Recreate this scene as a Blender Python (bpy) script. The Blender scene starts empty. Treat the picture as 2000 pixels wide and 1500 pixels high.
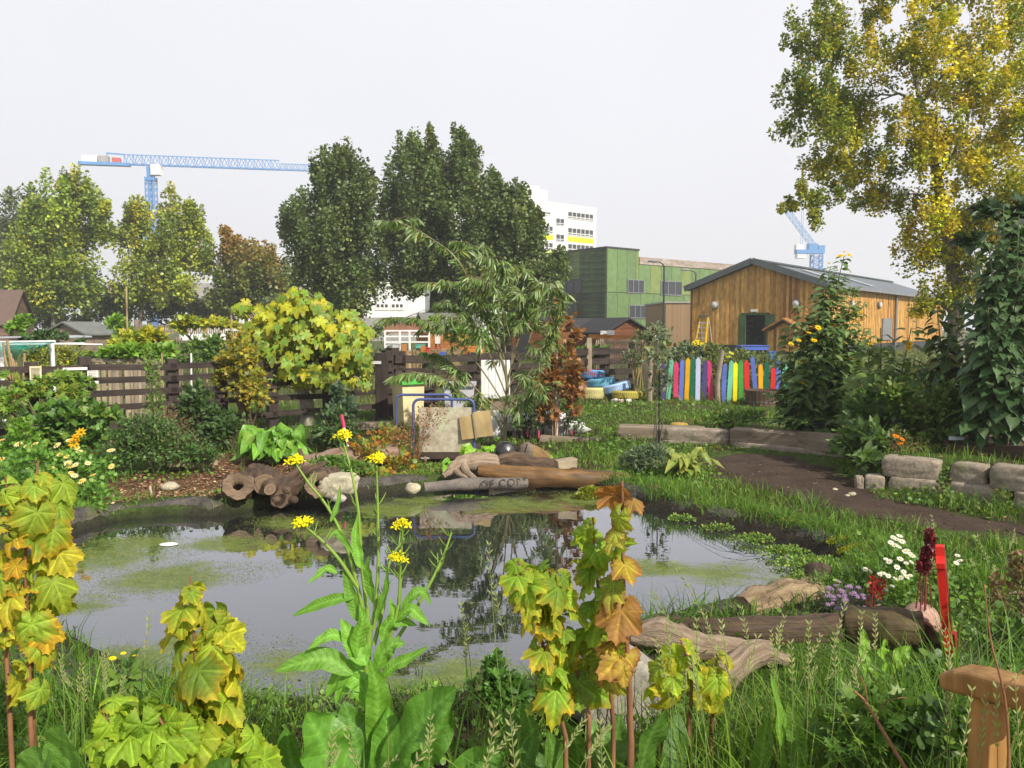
import bpy, math, random
import numpy as np
from mathutils import Vector, Matrix

rng = np.random.default_rng(11)
random.seed(11)
SC = bpy.context.scene
COL = SC.collection
PI = math.pi

# ------------------------------------------------------------------ camera frame
EYE, FPX, CX, CY = 1.6, 1557.0, 1000.0, 750.0
PITCH = math.atan(110 / FPX)
_FW = np.array([0, math.cos(PITCH), -math.sin(PITCH)])
_UP = np.array([0, math.sin(PITCH), math.cos(PITCH)])


def at(px, py, d):
    """world point seen at photo position px,py lying d metres ahead"""
    r = _FW + _UP * ((CY - py) / FPX) + np.array([1.0, 0, 0]) * ((px - CX) / FPX)
    r = r * (d / r[1])
    return np.array([r[0], r[1], r[2] + EYE])


def on_level(px, py, z=0.0):
    r = _FW + _UP * ((CY - py) / FPX) + np.array([1.0, 0, 0]) * ((px - CX) / FPX)
    t = (z - EYE) / r[2]
    return np.array([r[0] * t, r[1] * t, z])


def sstep(a, b, x):
    t = np.clip((x - a) / (b - a), 0, 1)
    return t * t * (3 - 2 * t)


# ------------------------------------------------------------------ value noise
_perm = rng.integers(0, 1 << 30, 4096)


def _hash(i, j, k):
    n = (i * 73856093) ^ (j * 19349663) ^ (k * 83492791)
    return (_perm[n & 4095] & 65535) / 65535.0


def vnoise(p, scale=1.0, seed=0):
    p = np.asarray(p, float) * scale + seed * 17.31
    if p.shape[-1] == 2:
        p = np.concatenate([p, np.zeros(p.shape[:-1] + (1,))], -1)
    i = np.floor(p).astype(np.int64)
    f = p - i
    f = f * f * (3 - 2 * f)
    out = 0
    for a in (0, 1):
        for b in (0, 1):
            for c in (0, 1):
                w = (f[..., 0] if a else 1 - f[..., 0]) * (f[..., 1] if b else 1 - f[..., 1]) * (f[..., 2] if c else 1 - f[..., 2])
                out = out + w * _hash(i[..., 0] + a, i[..., 1] + b, i[..., 2] + c)
    return out


def fbm(p, scale=1.0, octs=3, seed=0):
    s, a, t = 0, 0.5, 0
    for o in range(octs):
        s = s + a * vnoise(p, scale * 2 ** o, seed + o)
        t += a
        a *= 0.5
    return s / t


# ------------------------------------------------------------------ object plumbing
def tag(o, label=None, cat=None, group=None, kind=None):
    if label: o['label'] = label
    if cat: o['category'] = cat
    if group: o['group'] = group
    if kind: o['kind'] = kind
    return o


def thing(name, label, cat, base, group=None):
    o = bpy.data.objects.new(name, None)
    o.empty_display_size = 0.1
    COL.objects.link(o)
    o.location = [float(v) for v in base]
    return tag(o, label, cat, group)


class MB:
    """collects shapes (world coordinates) and links them as one mesh"""

    def __init__(self):
        self.v, self.c, self.g, self.f, self.n = [], [], [], [], 0

    def add(self, v, faces, col=(1, 1, 1), g=None, m=0):
        v = np.asarray(v, float).reshape(-1, 3)
        k = len(v)
        col = np.asarray(col, float)
        if col.ndim == 1: col = np.tile(col, (k, 1))
        if g is None: g = v
        self.v.append(v); self.c.append(col); self.g.append(np.asarray(g, float))
        if isinstance(faces, np.ndarray):
            self.f.append((faces + self.n, m))
        else:
            by = {}
            for q in faces: by.setdefault(len(q), []).append(q)
            for q in by.values(): self.f.append((np.array(q) + self.n, m))
        self.n += k
        return self

    def box(self, c, s, R=None, col=(1, 1, 1), m=0, jit=0.0):
        c = np.asarray(c, float); s = np.asarray(s, float) / 2
        b = np.array([[x, y, z] for x in (-1, 1) for y in (-1, 1) for z in (-1, 1)], float) * s
        if jit: b = b + rng.normal(0, jit, b.shape)
        ax = int(np.argmax(s))
        order = [ax] + [k for k in range(3) if k != ax]
        g = b[:, order] + rng.uniform(0, 30, 3)
        if R is not None: b = b @ np.asarray(R).T
        f = [(0, 1, 3, 2), (4, 6, 7, 5), (0, 4, 5, 1), (2, 3, 7, 6), (0, 2, 6, 4), (1, 5, 7, 3)]
        return self.add(b + c, f, col, g, m)

    def beam(self, p0, p1, w, h, col=(1, 1, 1), up=(0, 0, 1), m=0):
        p0 = np.asarray(p0, float); p1 = np.asarray(p1, float)
        y = p1 - p0; L = np.linalg.norm(y); y = y / L
        up = np.asarray(up, float)
        x = np.cross(y, up)
        if np.linalg.norm(x) < 1e-6: x = np.cross(y, (1, 0, 0))
        x /= np.linalg.norm(x); z = np.cross(x, y)
        return self.box((p0 + p1) / 2, (w, L, h), np.stack([x, y, z], 1), col, m)

    def tube(self, pts, rad, sides=8, col=(1, 1, 1), rough=0.0, cap=True, m=0, capcol=None, fs=6.0, hollow=0.0):
        pts = np.asarray(pts, float); n = len(pts)
        rad = np.broadcast_to(np.asarray(rad, float), (n,)).copy()
        t = np.gradient(pts, axis=0); t /= np.linalg.norm(t, axis=1)[:, None] + 1e-9
        ref = np.array([0, 0, 1.0]) if abs(t[0][2]) < 0.9 else np.array([1.0, 0, 0])
        u = ref - t[0] * ref.dot(t[0]); u /= np.linalg.norm(u)
        L = np.concatenate([[0], np.cumsum(np.linalg.norm(np.diff(pts, axis=0), axis=1))])
        off = rng.uniform(0, 30)
        V, G = [], []
        a = np.linspace(0, 2 * PI, sides, endpoint=False)
        for i in range(n):
            u = u - t[i] * u.dot(t[i]); u /= np.linalg.norm(u) + 1e-9
            w = np.cross(t[i], u)
            ring = np.cos(a)[:, None] * u + np.sin(a)[:, None] * w
            r = np.full(sides, rad[i])
            if rough:
                q = pts[i] + ring * max(rad[i], 0.02)
                r = r * (1 + rough * (fbm(q, fs, 3, 3) - 0.5) * 2 + rough * .7 * (fbm(q * 1.0, fs * 5, 2, 13) - .5))
            V.append(pts[i] + ring * r[:, None])
            G.append(np.stack([np.full(sides, L[i] + off), np.cos(a) * rad[i], np.sin(a) * rad[i]], 1))
        F = []
        for i in range(n - 1):
            for j in range(sides):
                k = (j + 1) % sides
                F.append((i * sides + j, i * sides + k, (i + 1) * sides + k, (i + 1) * sides + j))
        self.add(np.concatenate(V), F, col, np.concatenate(G), m)
        if cap:
            cc = col if capcol is None else capcol
            for e, s in ((0, -1), (n - 1, 1)):
                ring = V[e]; ce = ring.mean(0)
                if hollow:
                    inn = ce + (ring - ce) * hollow
                    deep = inn - t[e] * s * rad[e] * 2.2
                    vv = np.concatenate([ring, inn, deep, [deep.mean(0)]])
                    ff = []
                    for j in range(sides):
                        k = (j + 1) % sides
                        ff += [(j, k, sides + k, sides + j), (sides + j, sides + k, 2 * sides + k, 2 * sides + j), (2 * sides + j, 2 * sides + k, 3 * sides)]
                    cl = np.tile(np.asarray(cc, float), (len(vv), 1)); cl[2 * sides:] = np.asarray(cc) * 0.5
                    self.add(vv, ff, cl, vv, m + (1 if capcol is not None else 0))
                else:
                    mid = ce + (ring - ce) * 0.5
                    vv = np.concatenate([ring, mid, [ce + t[e] * s * rad[e] * 0.06]])
                    ff = []
                    for j in range(sides):
                        k = (j + 1) % sides
                        ff += [(j, k, sides + k, sides + j), (sides + j, sides + k, 2 * sides)]
                    rr = np.concatenate([np.full(sides, 1.0), np.full(sides, 0.5), [0]]) * rad[e]
                    self.add(vv, ff, cc, np.stack([rr * 0 + off, rr * 1.0, rr * 0], 1), m + (1 if capcol is not None else 0))
        return self

    def lathe(self, prof, c, sides=24, col=(1, 1, 1), R=None, m=0):
        c = np.asarray(c, float)
        a = np.linspace(0, 2 * PI, sides, endpoint=False)
        V = np.concatenate([np.stack([r * np.cos(a), r * np.sin(a), np.full(sides, z)], 1) for r, z in prof])
        g = V.copy()
        if R is not None: V = V @ np.asarray(R).T
        n = len(prof)
        F = [(i * sides + j, i * sides + (j + 1) % sides, (i + 1) * sides + (j + 1) % sides, (i + 1) * sides + j) for i in range(n - 1) for j in range(sides)]
        return self.add(V + c, F, col, g, m)

    def rock(self, c, r, seed=0, amp=0.35, col=(1, 1, 1), sub=3, R=None, box=0.0, fs=1.3, m=0):
        v, f = ico(sub)
        if box:
            pw = 14 if box > .8 else 6; v = v / (np.abs(v) ** pw).sum(1)[:, None] ** (1 / pw) * box + v * (1 - box)
        d = 1 + amp * (fbm(v, fs, 3, seed) - 0.5) * 2 + amp * 0.25 * (fbm(v, fs * 5, 2, seed + 9) - 0.5)
        w = v * d[:, None] * np.asarray(r, float)
        g = w.copy()
        if R is not None: w = w @ np.asarray(R).T
        return self.add(w + np.asarray(c, float), f, col, g + seed * 3.1, m)

    def prism(self, poly, p0, ux, uy, uz, t, col=(1, 1, 1), m=0):
        """extrude a 2D outline (list of x,y) in the ux,uy plane by t along uz"""
        p0, ux, uy, uz = [np.asarray(k, float) for k in (p0, ux, uy, uz)]
        P = np.array(poly, float); n = len(P)
        a = p0 + P[:, :1] * ux + P[:, 1:] * uy
        b = a + uz * t
        F = [tuple(range(n - 1, -1, -1)), tuple(range(n, 2 * n))] + [(i, (i + 1) % n, n + (i + 1) % n, n + i) for i in range(n)]
        o = rng.uniform(0, 20)
        g = np.concatenate([np.stack([P[:, 1] + o, P[:, 0], P[:, 0] * 0], 1)] * 2)
        g[n:, 2] = t
        return self.add(np.concatenate([a, b]), F, col, g, m)

    def build(self, name, mats, parent=None, origin=None, smooth=True):
        if not isinstance(mats, (list, tuple)): mats = [mats]
        V = np.concatenate(self.v); C = np.concatenate(self.c); G = np.concatenate(self.g)
        if parent is not None: org = np.array(parent['_org'] if '_org' in parent else world_org(parent))
        elif origin is not None: org = np.asarray(origin, float)
        else: org = np.array([(V[:, 0].min() + V[:, 0].max()) / 2, (V[:, 1].min() + V[:, 1].max()) / 2, V[:, 2].min()])
        me = bpy.data.meshes.new(name)
        me.vertices.add(len(V))
        me.vertices.foreach_set('co', (V - org).astype(np.float32).ravel())
        tot = sum(len(f) for f, _ in self.f); nl = sum(f.size for f, _ in self.f)
        me.loops.add(nl); me.polygons.add(tot)
        me.loops.foreach_set('vertex_index', np.concatenate([f.ravel() for f, _ in self.f]).astype(np.int32))
        cnt = np.concatenate([np.full(len(f), f.shape[1]) for f, _ in self.f])
        st = np.concatenate([[0], np.cumsum(cnt)[:-1]])
        me.polygons.foreach_set('loop_start', st.astype(np.int32))
        me.polygons.foreach_set('loop_total', cnt.astype(np.int32))
        me.polygons.foreach_set('material_index', np.concatenate([np.full(len(f), m) for f, m in self.f]).astype(np.int32))
        me.polygons.foreach_set('use_smooth', np.full(tot, bool(smooth)))
        a = me.attributes.new('Col', 'FLOAT_COLOR', 'POINT')
        a.data.foreach_set('color', np.concatenate([C, np.ones((len(C), 1))], 1).astype(np.float32).ravel())
        a = me.attributes.new('Gco', 'FLOAT_VECTOR', 'POINT')
        a.data.foreach_set('vector', G.astype(np.float32).ravel())
        me.update(calc_edges=True)
        for mt in mats: me.materials.append(mt)
        o = bpy.data.objects.new(name, me)
        COL.objects.link(o)
        if parent is not None: o.parent = parent
        else: o.location = [float(k) for k in org]
        return o


def world_org(o):
    p = np.zeros(3)
    while o is not None:
        p = p + np.array(o.location)
        o = o.parent
    return p


_ico = {}


def ico(sub):
    if sub in _ico: return _ico[sub]
    import bmesh
    bm = bmesh.new(); bmesh.ops.create_icosphere(bm, subdivisions=sub, radius=1)
    v = np.array([list(x.co) for x in bm.verts]); f = np.array([[x.index for x in q.verts] for q in bm.faces])
    bm.free(); _ico[sub] = (v, f)
    return v, f


def rotz(a):
    return np.array([[math.cos(a), -math.sin(a), 0], [math.sin(a), math.cos(a), 0], [0, 0, 1.0]])


def rotx(a):
    return np.array([[1, 0, 0], [0, math.cos(a), -math.sin(a)], [0, math.sin(a), math.cos(a)]])


def roty(a):
    return np.array([[math.cos(a), 0, math.sin(a)], [0, 1, 0], [-math.sin(a), 0, math.cos(a)]])


def curve(pts, n=12):
    """smooth path through points (Catmull-Rom)"""
    P = np.asarray(pts, float)
    if len(P) == 2: return np.linspace(P[0], P[1], n)
    P = np.concatenate([[2 * P[0] - P[1]], P, [2 * P[-1] - P[-2]]])
    out = []
    m = len(P) - 3
    for s in np.linspace(0, m - 1e-6, n):
        i = int(s); t = s - i
        a, b, c, d = P[i:i + 4]
        out.append(0.5 * (2 * b + (c - a) * t + (2 * a - 5 * b + 4 * c - d) * t * t + (3 * b - a - 3 * c + d) * t ** 3))
    return np.array(out)


# ------------------------------------------------------------------ leaves
def pal(colors, n, jit=0.15):
    """n colours drawn from weighted list [(r,g,b,weight)...] with brightness jitter"""
    w = np.array([c[3] for c in colors], float); w /= w.sum()
    k = rng.choice(len(colors), n, p=w)
    base = np.array([c[:3] for c in colors])[k]
    k2 = rng.choice(len(colors), n, p=w)
    mix = rng.uniform(0, 0.35, n)[:, None]
    base = base * (1 - mix) + np.array([c[:3] for c in colors])[k2] * mix
    return np.clip(base * np.exp(rng.normal(0, jit, n))[:, None], 0, 1)


class Tpl:
    def __init__(s, v, f, fac=None, edge=None):
        s.v = np.asarray(v, float); s.f = np.asarray(f)
        s.fac = np.ones(len(s.v)) if fac is None else np.asarray(fac)
        s.edge = np.zeros(len(s.v)) if edge is None else np.asarray(edge)


T_DIAM = Tpl([(0, 0, 0), (-.42, .45, .10), (.42, .45, .10), (0, 1, -.06)], [(0, 2, 3), (0, 3, 1)])
T_OVAL = Tpl([(0, 0, 0), (-.26, .22, .07), (.26, .22, .07), (-.33, .52, .09), (.33, .52, .09), (-.18, .82, .0), (.18, .82, .0), (0, 1.05, -.12), (0, .25, 0), (0, .55, 0), (0, .85, -.06)],
             [(0, 2, 8), (0, 8, 1), (8, 2, 4), (8, 4, 9), (1, 8, 9), (1, 9, 3), (9, 4, 6), (9, 6, 10), (3, 9, 10), (3, 10, 5), (10, 6, 7), (5, 10, 7)],
             [1.1, .95, .95, .95, .95, .95, .95, 1, 1.2, 1.2, 1.1])
T_HEART = Tpl([(0, 0, 0), (-.30, -.10, .05), (.30, -.10, .05), (-.46, .18, .08), (.46, .18, .08), (-.34, .55, .06), (.34, .55, .06), (-.12, .85, -.02), (.12, .85, -.02), (0, 1.05, -.14), (0, .3, -.02), (0, .65, -.03)],
              [(0, 2, 4), (0, 4, 10), (1, 0, 10), (1, 10, 3), (10, 4, 6), (10, 6, 11), (3, 10, 11), (3, 11, 5), (11, 6, 8), (5, 11, 7), (11, 8, 9), (7, 11, 9)],
              [1.2, .95, .95, .9, .9, .95, .95, .95, .95, 1, 1.2, 1.15])
T_LANCE = Tpl([(0, 0, 0), (-.055, .3, .01), (.055, .3, .01), (-.06, .6, -.03), (.06, .6, -.03), (0, 1.0, -.16)],
              [(0, 2, 1), (1, 2, 4), (1, 4, 3), (3, 4, 5)])
T_ROUND = Tpl([(0, 0, 0)] + [(.5 * math.sin(a), .5 - .5 * math.cos(a), .05 * math.sin(2 * a)) for a in np.linspace(PI / 4, 2 * PI - PI / 4, 7)], [(0, i, i + 1) for i in range(1, 7)])
T_STAR = Tpl([(0, 0, 0), (-.16, .18, .02), (-.5, .22, .0), (-.27, .45, .04), (-.42, .8, -.02), (-.12, .66, .04), (0, 1.08, -.10), (.12, .66, .04), (.42, .8, -.02), (.27, .45, .04), (.5, .22, 0), (.16, .18, .02), (0, .4, 0)],
             [(0, 12, 1), (1, 12, 3), (1, 3, 2), (3, 12, 5), (3, 5, 4), (5, 12, 7), (5, 7, 6), (12, 9, 7), (7, 9, 8), (12, 11, 9), (9, 11, 10), (0, 11, 12)],
             [1.2, 1, .95, 1, .95, 1, .95, 1, .95, 1, .95, 1, 1.25])


def palmate(lobes, width, serr=0.06, nA=72, rings=(.25, .5, .75, .9, 1.0), droop=.25, cup=.10, base_r=.32, seed=0, po=(1.35, .8)):
    """a broad lobed leaf: petiole joint at the origin, middle lobe along +y"""
    th = np.linspace(-PI * 0.93, PI * 0.93, nA)
    r = np.full(nA, base_r)
    for a, L in lobes:
        d = np.abs(th - a)
        r = np.maximum(r, L * np.clip(1 - (d / width) ** po[0], 0, 1) ** po[1])
    r = r * (1 + serr * np.where(np.arange(nA) % 3 == 0, 1, -.5))
    V, fac, edge = [(0, 0, 0)], [1.25], [0]
    veins = np.array([a for a, _ in lobes])
    rg = np.random.default_rng(seed)
    ph = rg.uniform(0, 6, 3)
    for k in rings:
        rr = r * k
        x, y = rr * np.sin(th), rr * np.cos(th)
        dv = np.min(np.abs(th[:, None] - veins[None]), 1)
        z = -droop * (x * x + y * y) + cup * np.sin(dv * 3.0) * k * r + .07 * np.sin(6 * x + ph[0]) * k + .06 * np.sin(7 * y + ph[1]) * k
        V += list(np.stack([x, y, z], 1))
        fac += list(np.where(dv < 0.05, 1.45, np.where(dv < .15, 1.0, .95)))
        edge += list(np.full(nA, max(0, (k - .55) / .45)) ** 1.5)
    F = [(0, 1 + i + 1, 1 + i) for i in range(nA - 1)]
    T3 = []
    for q in range(len(rings) - 1):
        for i in range(nA - 1):
            a = 1 + q * nA + i; b = 1 + (q + 1) * nA + i
            T3 += [(a, a + 1, b + 1), (a, b + 1, b)]
    return Tpl(V, np.array(F + T3), fac, edge)


CURRANT = [palmate([(0, 1.0), (-.88, .86), (.88, .86), (-1.75, .64), (1.75, .64)], .80, .06, 74, base_r=.60, po=(1.7, .62), droop=d, cup=c, seed=s) for d, c, s in ((.30, .20, 1), (.55, .26, 2), (.15, .16, 3), (.8, .22, 4))]
FIG = palmate([(0, 1.0), (-.85, .82), (.85, .82), (-1.8, .58), (1.8, .58)], .72, .02, 30, rings=(.4, .75, 1.0), droop=.25, cup=.08, base_r=.44, seed=5)


def leaves(mb, tpl, pos, dirs, nrm, size, col, col2=None, edge=0.0, wide=1.0, m=0):
    """place len(pos) copies of a leaf template; dirs = stalk to tip, nrm = upper face"""
    pos = np.asarray(pos, float); n = len(pos)
    if n == 0: return
    d = np.asarray(dirs, float); d = d / (np.linalg.norm(d, axis=1)[:, None] + 1e-9)
    x = np.cross(d, np.asarray(nrm, float)); x = x / (np.linalg.norm(x, axis=1)[:, None] + 1e-9)
    z = np.cross(x, d)
    size = np.broadcast_to(np.asarray(size, float), (n,)); wide = np.broadcast_to(np.asarray(wide, float), (n,))
    t = tpl.v
    V = pos[:, None, :] + size[:, None, None] * (t[None, :, 0:1] * wide[:, None, None] * x[:, None, :] + t[None, :, 1:2] * d[:, None, :] + t[None, :, 2:3] * z[:, None, :])
    col = np.asarray(col, float)
    if col.ndim == 1: col = np.tile(col, (n, 1))
    C = np.repeat(col[:, None, :], len(t), 1)
    if col2 is not None:
        c2 = np.asarray(col2, float)
        if c2.ndim == 1: c2 = np.tile(c2, (n, 1))
        e = np.broadcast_to(np.asarray(edge, float), (n,))[:, None] * tpl.edge[None, :]
        bl = vnoise(V.reshape(-1, 3), 28, 5).reshape(n, -1)
        e = np.clip(e * (0.4 + 1.3 * bl), 0, 1)[..., None]
        C = C * (1 - e) + c2[:, None, :] * e
    C = np.clip(C * tpl.fac[None, :, None], 0, 1)
    G = np.repeat(t[None], n, 0).copy(); G[..., 2] = rng.uniform(0, 50, n)[:, None]
    F = (tpl.f[None] + (np.arange(n) * len(t))[:, None, None]).reshape(-1, tpl.f.shape[1])
    mb.add(V.reshape(-1, 3), F, C.reshape(-1, 3), G.reshape(-1, 3), m)


def rdir(n, zmin=-1, zmax=1):
    z = rng.uniform(zmin, zmax, n); a = rng.uniform(0, 2 * PI, n); r = np.sqrt(np.maximum(0, 1 - z * z))
    return np.stack([r * np.cos(a), r * np.sin(a), z], 1)


def strap(mb, spine, width, col, nrm=(0, -.3, 1), prof=None, nl=14, nw=7, cup=.15, wave=0.0, col2=None, m=0, mid=1.35):
    """one large leaf built along a curved spine: width profile, midrib, cupped and wavy blade"""
    S = curve(spine, nl)
    t = np.gradient(S, axis=0); t /= np.linalg.norm(t, axis=1)[:, None]
    L = np.linalg.norm(np.diff(S, axis=0), axis=1).sum()
    nrm = np.asarray(nrm, float)
    u = np.linspace(0, 1, nl)
    if prof is None: prof = lambda q: np.sin(PI * np.clip(q, 0, 1) ** .75) ** .8
    w = np.maximum(prof(u), 0.02) * width / 2
    s = np.linspace(-1, 1, nw)
    x = np.cross(t, nrm); x /= np.linalg.norm(x, axis=1)[:, None]
    z = np.cross(x, t)
    ph = rng.uniform(0, 6, 2)
    V = S[:, None] + x[:, None] * (s[None, :, None] * w[:, None, None])
    h = cup * w[:, None] * (s[None] ** 2) + wave * w[:, None] * np.abs(s[None]) * np.sin(u[:, None] * 19 + ph[0] + s[None] * 2.0)
    V = V + z[:, None] * h[..., None]
    col = np.asarray(col, float)
    C = np.tile(col, (nl, nw, 1))
    if col2 is not None:
        e = np.clip((np.abs(s)[None] * .6 + u[:, None] ** 2 * .5) * (fbm(V.reshape(-1, 3), 12, 2).reshape(nl, nw)) * 1.2, 0, 1)[..., None]
        C = C * (1 - e) + np.asarray(col2) * e
    C[:, nw // 2] = np.clip(C[:, nw // 2] * mid + .02, 0, 1)
    G = np.stack([np.tile(s * .5, (nl, 1)), np.tile(u[:, None] * L / max(width, .01), (1, nw)), np.full((nl, nw), rng.uniform(0, 50))], -1)
    idx = np.arange(nl * nw).reshape(nl, nw)
    F = np.stack([idx[:-1, :-1], idx[:-1, 1:], idx[1:, 1:], idx[1:, :-1]], -1).reshape(-1, 4)
    mb.add(V.reshape(-1, 3), F, C.reshape(-1, 3), G.reshape(-1, 3), m)


def blades(mb, pos, h, w, col, lean=.35, segs=3, tipcol=None, leandir=None):
    """grass blades, all at once"""
    n = len(pos); h = np.broadcast_to(h, (n,)); w = np.broadcast_to(w, (n,))
    a = rng.uniform(0, 2 * PI, n)
    ld = np.stack([np.cos(a), np.sin(a), np.zeros(n)], 1)
    if leandir is not None: ld = ld + leandir; ld /= np.linalg.norm(ld, axis=1)[:, None] + 1e-6
    b = rng.uniform(0, 2 * PI, n)
    side = np.stack([np.cos(b), np.sin(b), np.zeros(n)], 1)
    cur = np.abs(rng.normal(lean, lean * .6, n))
    ts = np.linspace(0, 1, segs + 1)
    V, C = [], []
    for k, t in enumerate(ts):
        c = pos + ld * (h * cur * t * t)[:, None]
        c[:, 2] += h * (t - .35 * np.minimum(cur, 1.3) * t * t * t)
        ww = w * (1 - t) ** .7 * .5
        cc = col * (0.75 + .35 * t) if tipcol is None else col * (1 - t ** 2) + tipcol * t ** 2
        if k < segs:
            V += [c - side * ww[:, None], c + side * ww[:, None]]; C += [cc, cc]
        else:
            V += [c]; C += [cc]
    nv = 2 * segs + 1
    V = np.stack(V, 1); C = np.stack(C, 1)
    base = (np.arange(n) * nv)[:, None]
    Q = np.concatenate([base + np.array([2 * k, 2 * k + 1, 2 * k + 3, 2 * k + 2]) for k in range(segs - 1)])
    T = base + np.array([2 * segs - 2, 2 * segs - 1, 2 * segs])
    Vf = V.reshape(-1, 3)
    n0 = mb.n
    mb.add(Vf, Q, np.clip(C.reshape(-1, 3), 0, 1))
    mb.f.append((T + n0, 0))


# ------------------------------------------------------------------ materials
def _nt(name):
    m = bpy.data.materials.new(name); m.use_nodes = True
    t = m.node_tree; t.nodes.clear()
    o = t.nodes.new('ShaderNodeOutputMaterial')
    return m, t, o


def N(t, kind, **kw):
    n = t.nodes.new(kind)
    for k, v in kw.items():
        if k.startswith('_'): setattr(n, k[1:], v)
        else:
            key = k.replace('__', ' ')
            n.inputs[key].default_value = v
    return n


def attr(t, name, out):
    a = t.nodes.new('ShaderNodeAttribute'); a.attribute_name = name
    return a.outputs[out]


def scaled(t, src, s):
    m = N(t, 'ShaderNodeVectorMath', _operation='MULTIPLY')
    t.links.new(src, m.inputs[0]); m.inputs[1].default_value = s
    return m.outputs[0]


def noise(t, vec, scale, detail=4, rough=.55, dist=0):
    n = N(t, 'ShaderNodeTexNoise', Scale=scale, Detail=detail, Roughness=rough, Distortion=dist)
    t.links.new(vec, n.inputs['Vector'])
    return n.outputs[0]


def ramp(t, src, stops):
    r = t.nodes.new('ShaderNodeValToRGB')
    e = r.color_ramp.elements
    while len(e) < len(stops): e.new(0.5)
    for k, (p, c) in zip(e, stops):
        k.position = p; k.color = (*c, 1) if len(c) == 3 else c
    t.links.new(src, r.inputs[0])
    return r.outputs[0]


def mixc(t, fac, a, b, mode='MIX'):
    m = N(t, 'ShaderNodeMix', _data_type='RGBA', _blend_type=mode)
    for s, v in ((m.inputs[0], fac), (m.inputs[6], a), (m.inputs[7], b)):
        if hasattr(v, 'is_output'): t.links.new(v, s)
        elif isinstance(v, (int, float)): s.default_value = v
        else: s.default_value = (*v, 1)
    return m.outputs[2]


def bump(t, h, strength, dist=.01):
    b = N(t, 'ShaderNodeBump', Strength=strength, Distance=dist)
    t.links.new(h, b.inputs['Height'])
    return b.outputs[0]


def principled(t, o, col, rough=.7, spec=.4, nrm=None, metal=0):
    p = t.nodes.new('ShaderNodeBsdfPrincipled')
    if hasattr(col, 'is_output'): t.links.new(col, p.inputs['Base Color'])
    else: p.inputs['Base Color'].default_value = (*col, 1)
    if hasattr(rough, 'is_output'): t.links.new(rough, p.inputs['Roughness'])
    else: p.inputs['Roughness'].default_value = rough
    p.inputs['Specular IOR Level'].default_value = spec
    p.inputs['Metallic'].default_value = metal
    if nrm is not None: t.links.new(nrm, p.inputs['Normal'])
    if o is not None: t.links.new(p.outputs[0], o.inputs[0])
    return p


def mat_leaf(name, trans=.35, rough=.5, spec=.35, veins=0.0, tint=(1.15, 1.1, .55), bumpy=.3):
    m, t, o = _nt(name)
    c = attr(t, 'Col', 'Color'); g = attr(t, 'Gco', 'Vector')
    nz = noise(t, scaled(t, g, (3, 3, 1)), 2.0, 3)
    c = mixc(t, 1.0, c, ramp(t, nz, [(.25, (.78, .8, .75)), (.75, (1.2, 1.17, 1.2))]), 'MULTIPLY')
    nrm = None
    if veins:
        # side veins: chevrons either side of the midrib, in the leaf's own coordinates
        sp = N(t, 'ShaderNodeSeparateXYZ'); t.links.new(g, sp.inputs[0])
        ab = N(t, 'ShaderNodeMath', _operation='ABSOLUTE'); t.links.new(sp.outputs[0], ab.inputs[0])
        mm = N(t, 'ShaderNodeMath', _operation='MULTIPLY_ADD'); t.links.new(ab.outputs[0], mm.inputs[0]); mm.inputs[1].default_value = -.8; t.links.new(sp.outputs[1], mm.inputs[2])
        sc = N(t, 'ShaderNodeMath', _operation='MULTIPLY'); t.links.new(mm.outputs[0], sc.inputs[0]); sc.inputs[1].default_value = veins
        fr = N(t, 'ShaderNodeMath', _operation='PINGPONG'); t.links.new(sc.outputs[0], fr.inputs[0]); fr.inputs[1].default_value = .5
        vein = ramp(t, fr.outputs[0], [(.0, (1, 1, 1)), (.10, (0, 0, 0))])
        c = mixc(t, vein, c, mixc(t, 1.0, c, (1.35, 1.3, 1.25), 'MULTIPLY'))
        hh = N(t, 'ShaderNodeMath', _operation='ADD'); t.links.new(fr.outputs[0], hh.inputs[0])
        fine = noise(t, scaled(t, g, (14, 14, 1)), 1.5, 2); t.links.new(fine, hh.inputs[1])
        nrm = bump(t, hh.outputs[0], bumpy, .004)
    p = principled(t, None, c, rough, spec, nrm)
    tr = t.nodes.new('ShaderNodeBsdfTranslucent')
    t.links.new(mixc(t, 1.0, c, tint, 'MULTIPLY'), tr.inputs[0])
    mx = N(t, 'ShaderNodeMixShader', Fac=trans)
    t.links.new(p.outputs[0], mx.inputs[1]); t.links.new(tr.outputs[0], mx.inputs[2]); t.links.new(mx.outputs[0], o.inputs[0])
    return m


def mat_wood(name, dark, light, stretch=(1.2, 22, 22), rough=.75, strength=.35, spots=0.0, usecol=False, spec=.3, spotcol=(.03, .028, .025), dist=.01):
    m, t, o = _nt(name)
    g = attr(t, 'Gco', 'Vector')
    n1 = noise(t, scaled(t, g, stretch), 1.0, 6, .65, .4)
    n2 = noise(t, scaled(t, g, (3, 5, 5)), 1.0, 3)
    c = ramp(t, n1, [(.28, dark), (.72, light)])
    c = mixc(t, 1.0, c, ramp(t, n2, [(.3, (.7, .7, .7)), (.7, (1.2, 1.2, 1.2))]), 'MULTIPLY')
    if usecol: c = mixc(t, 1.0, c, attr(t, 'Col', 'Color'), 'MULTIPLY')
    if spots:
        n3 = noise(t, scaled(t, g, (9, 17, 17)), 1.0, 8, .75)
        c = mixc(t, ramp(t, n3, [(.60 - spots * .2, (0, 0, 0)), (.86 - spots * .2, (.8, .8, .8))]), c, spotcol)
    principled(t, o, c, rough, spec, bump(t, n1, strength, dist))
    return m


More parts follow.
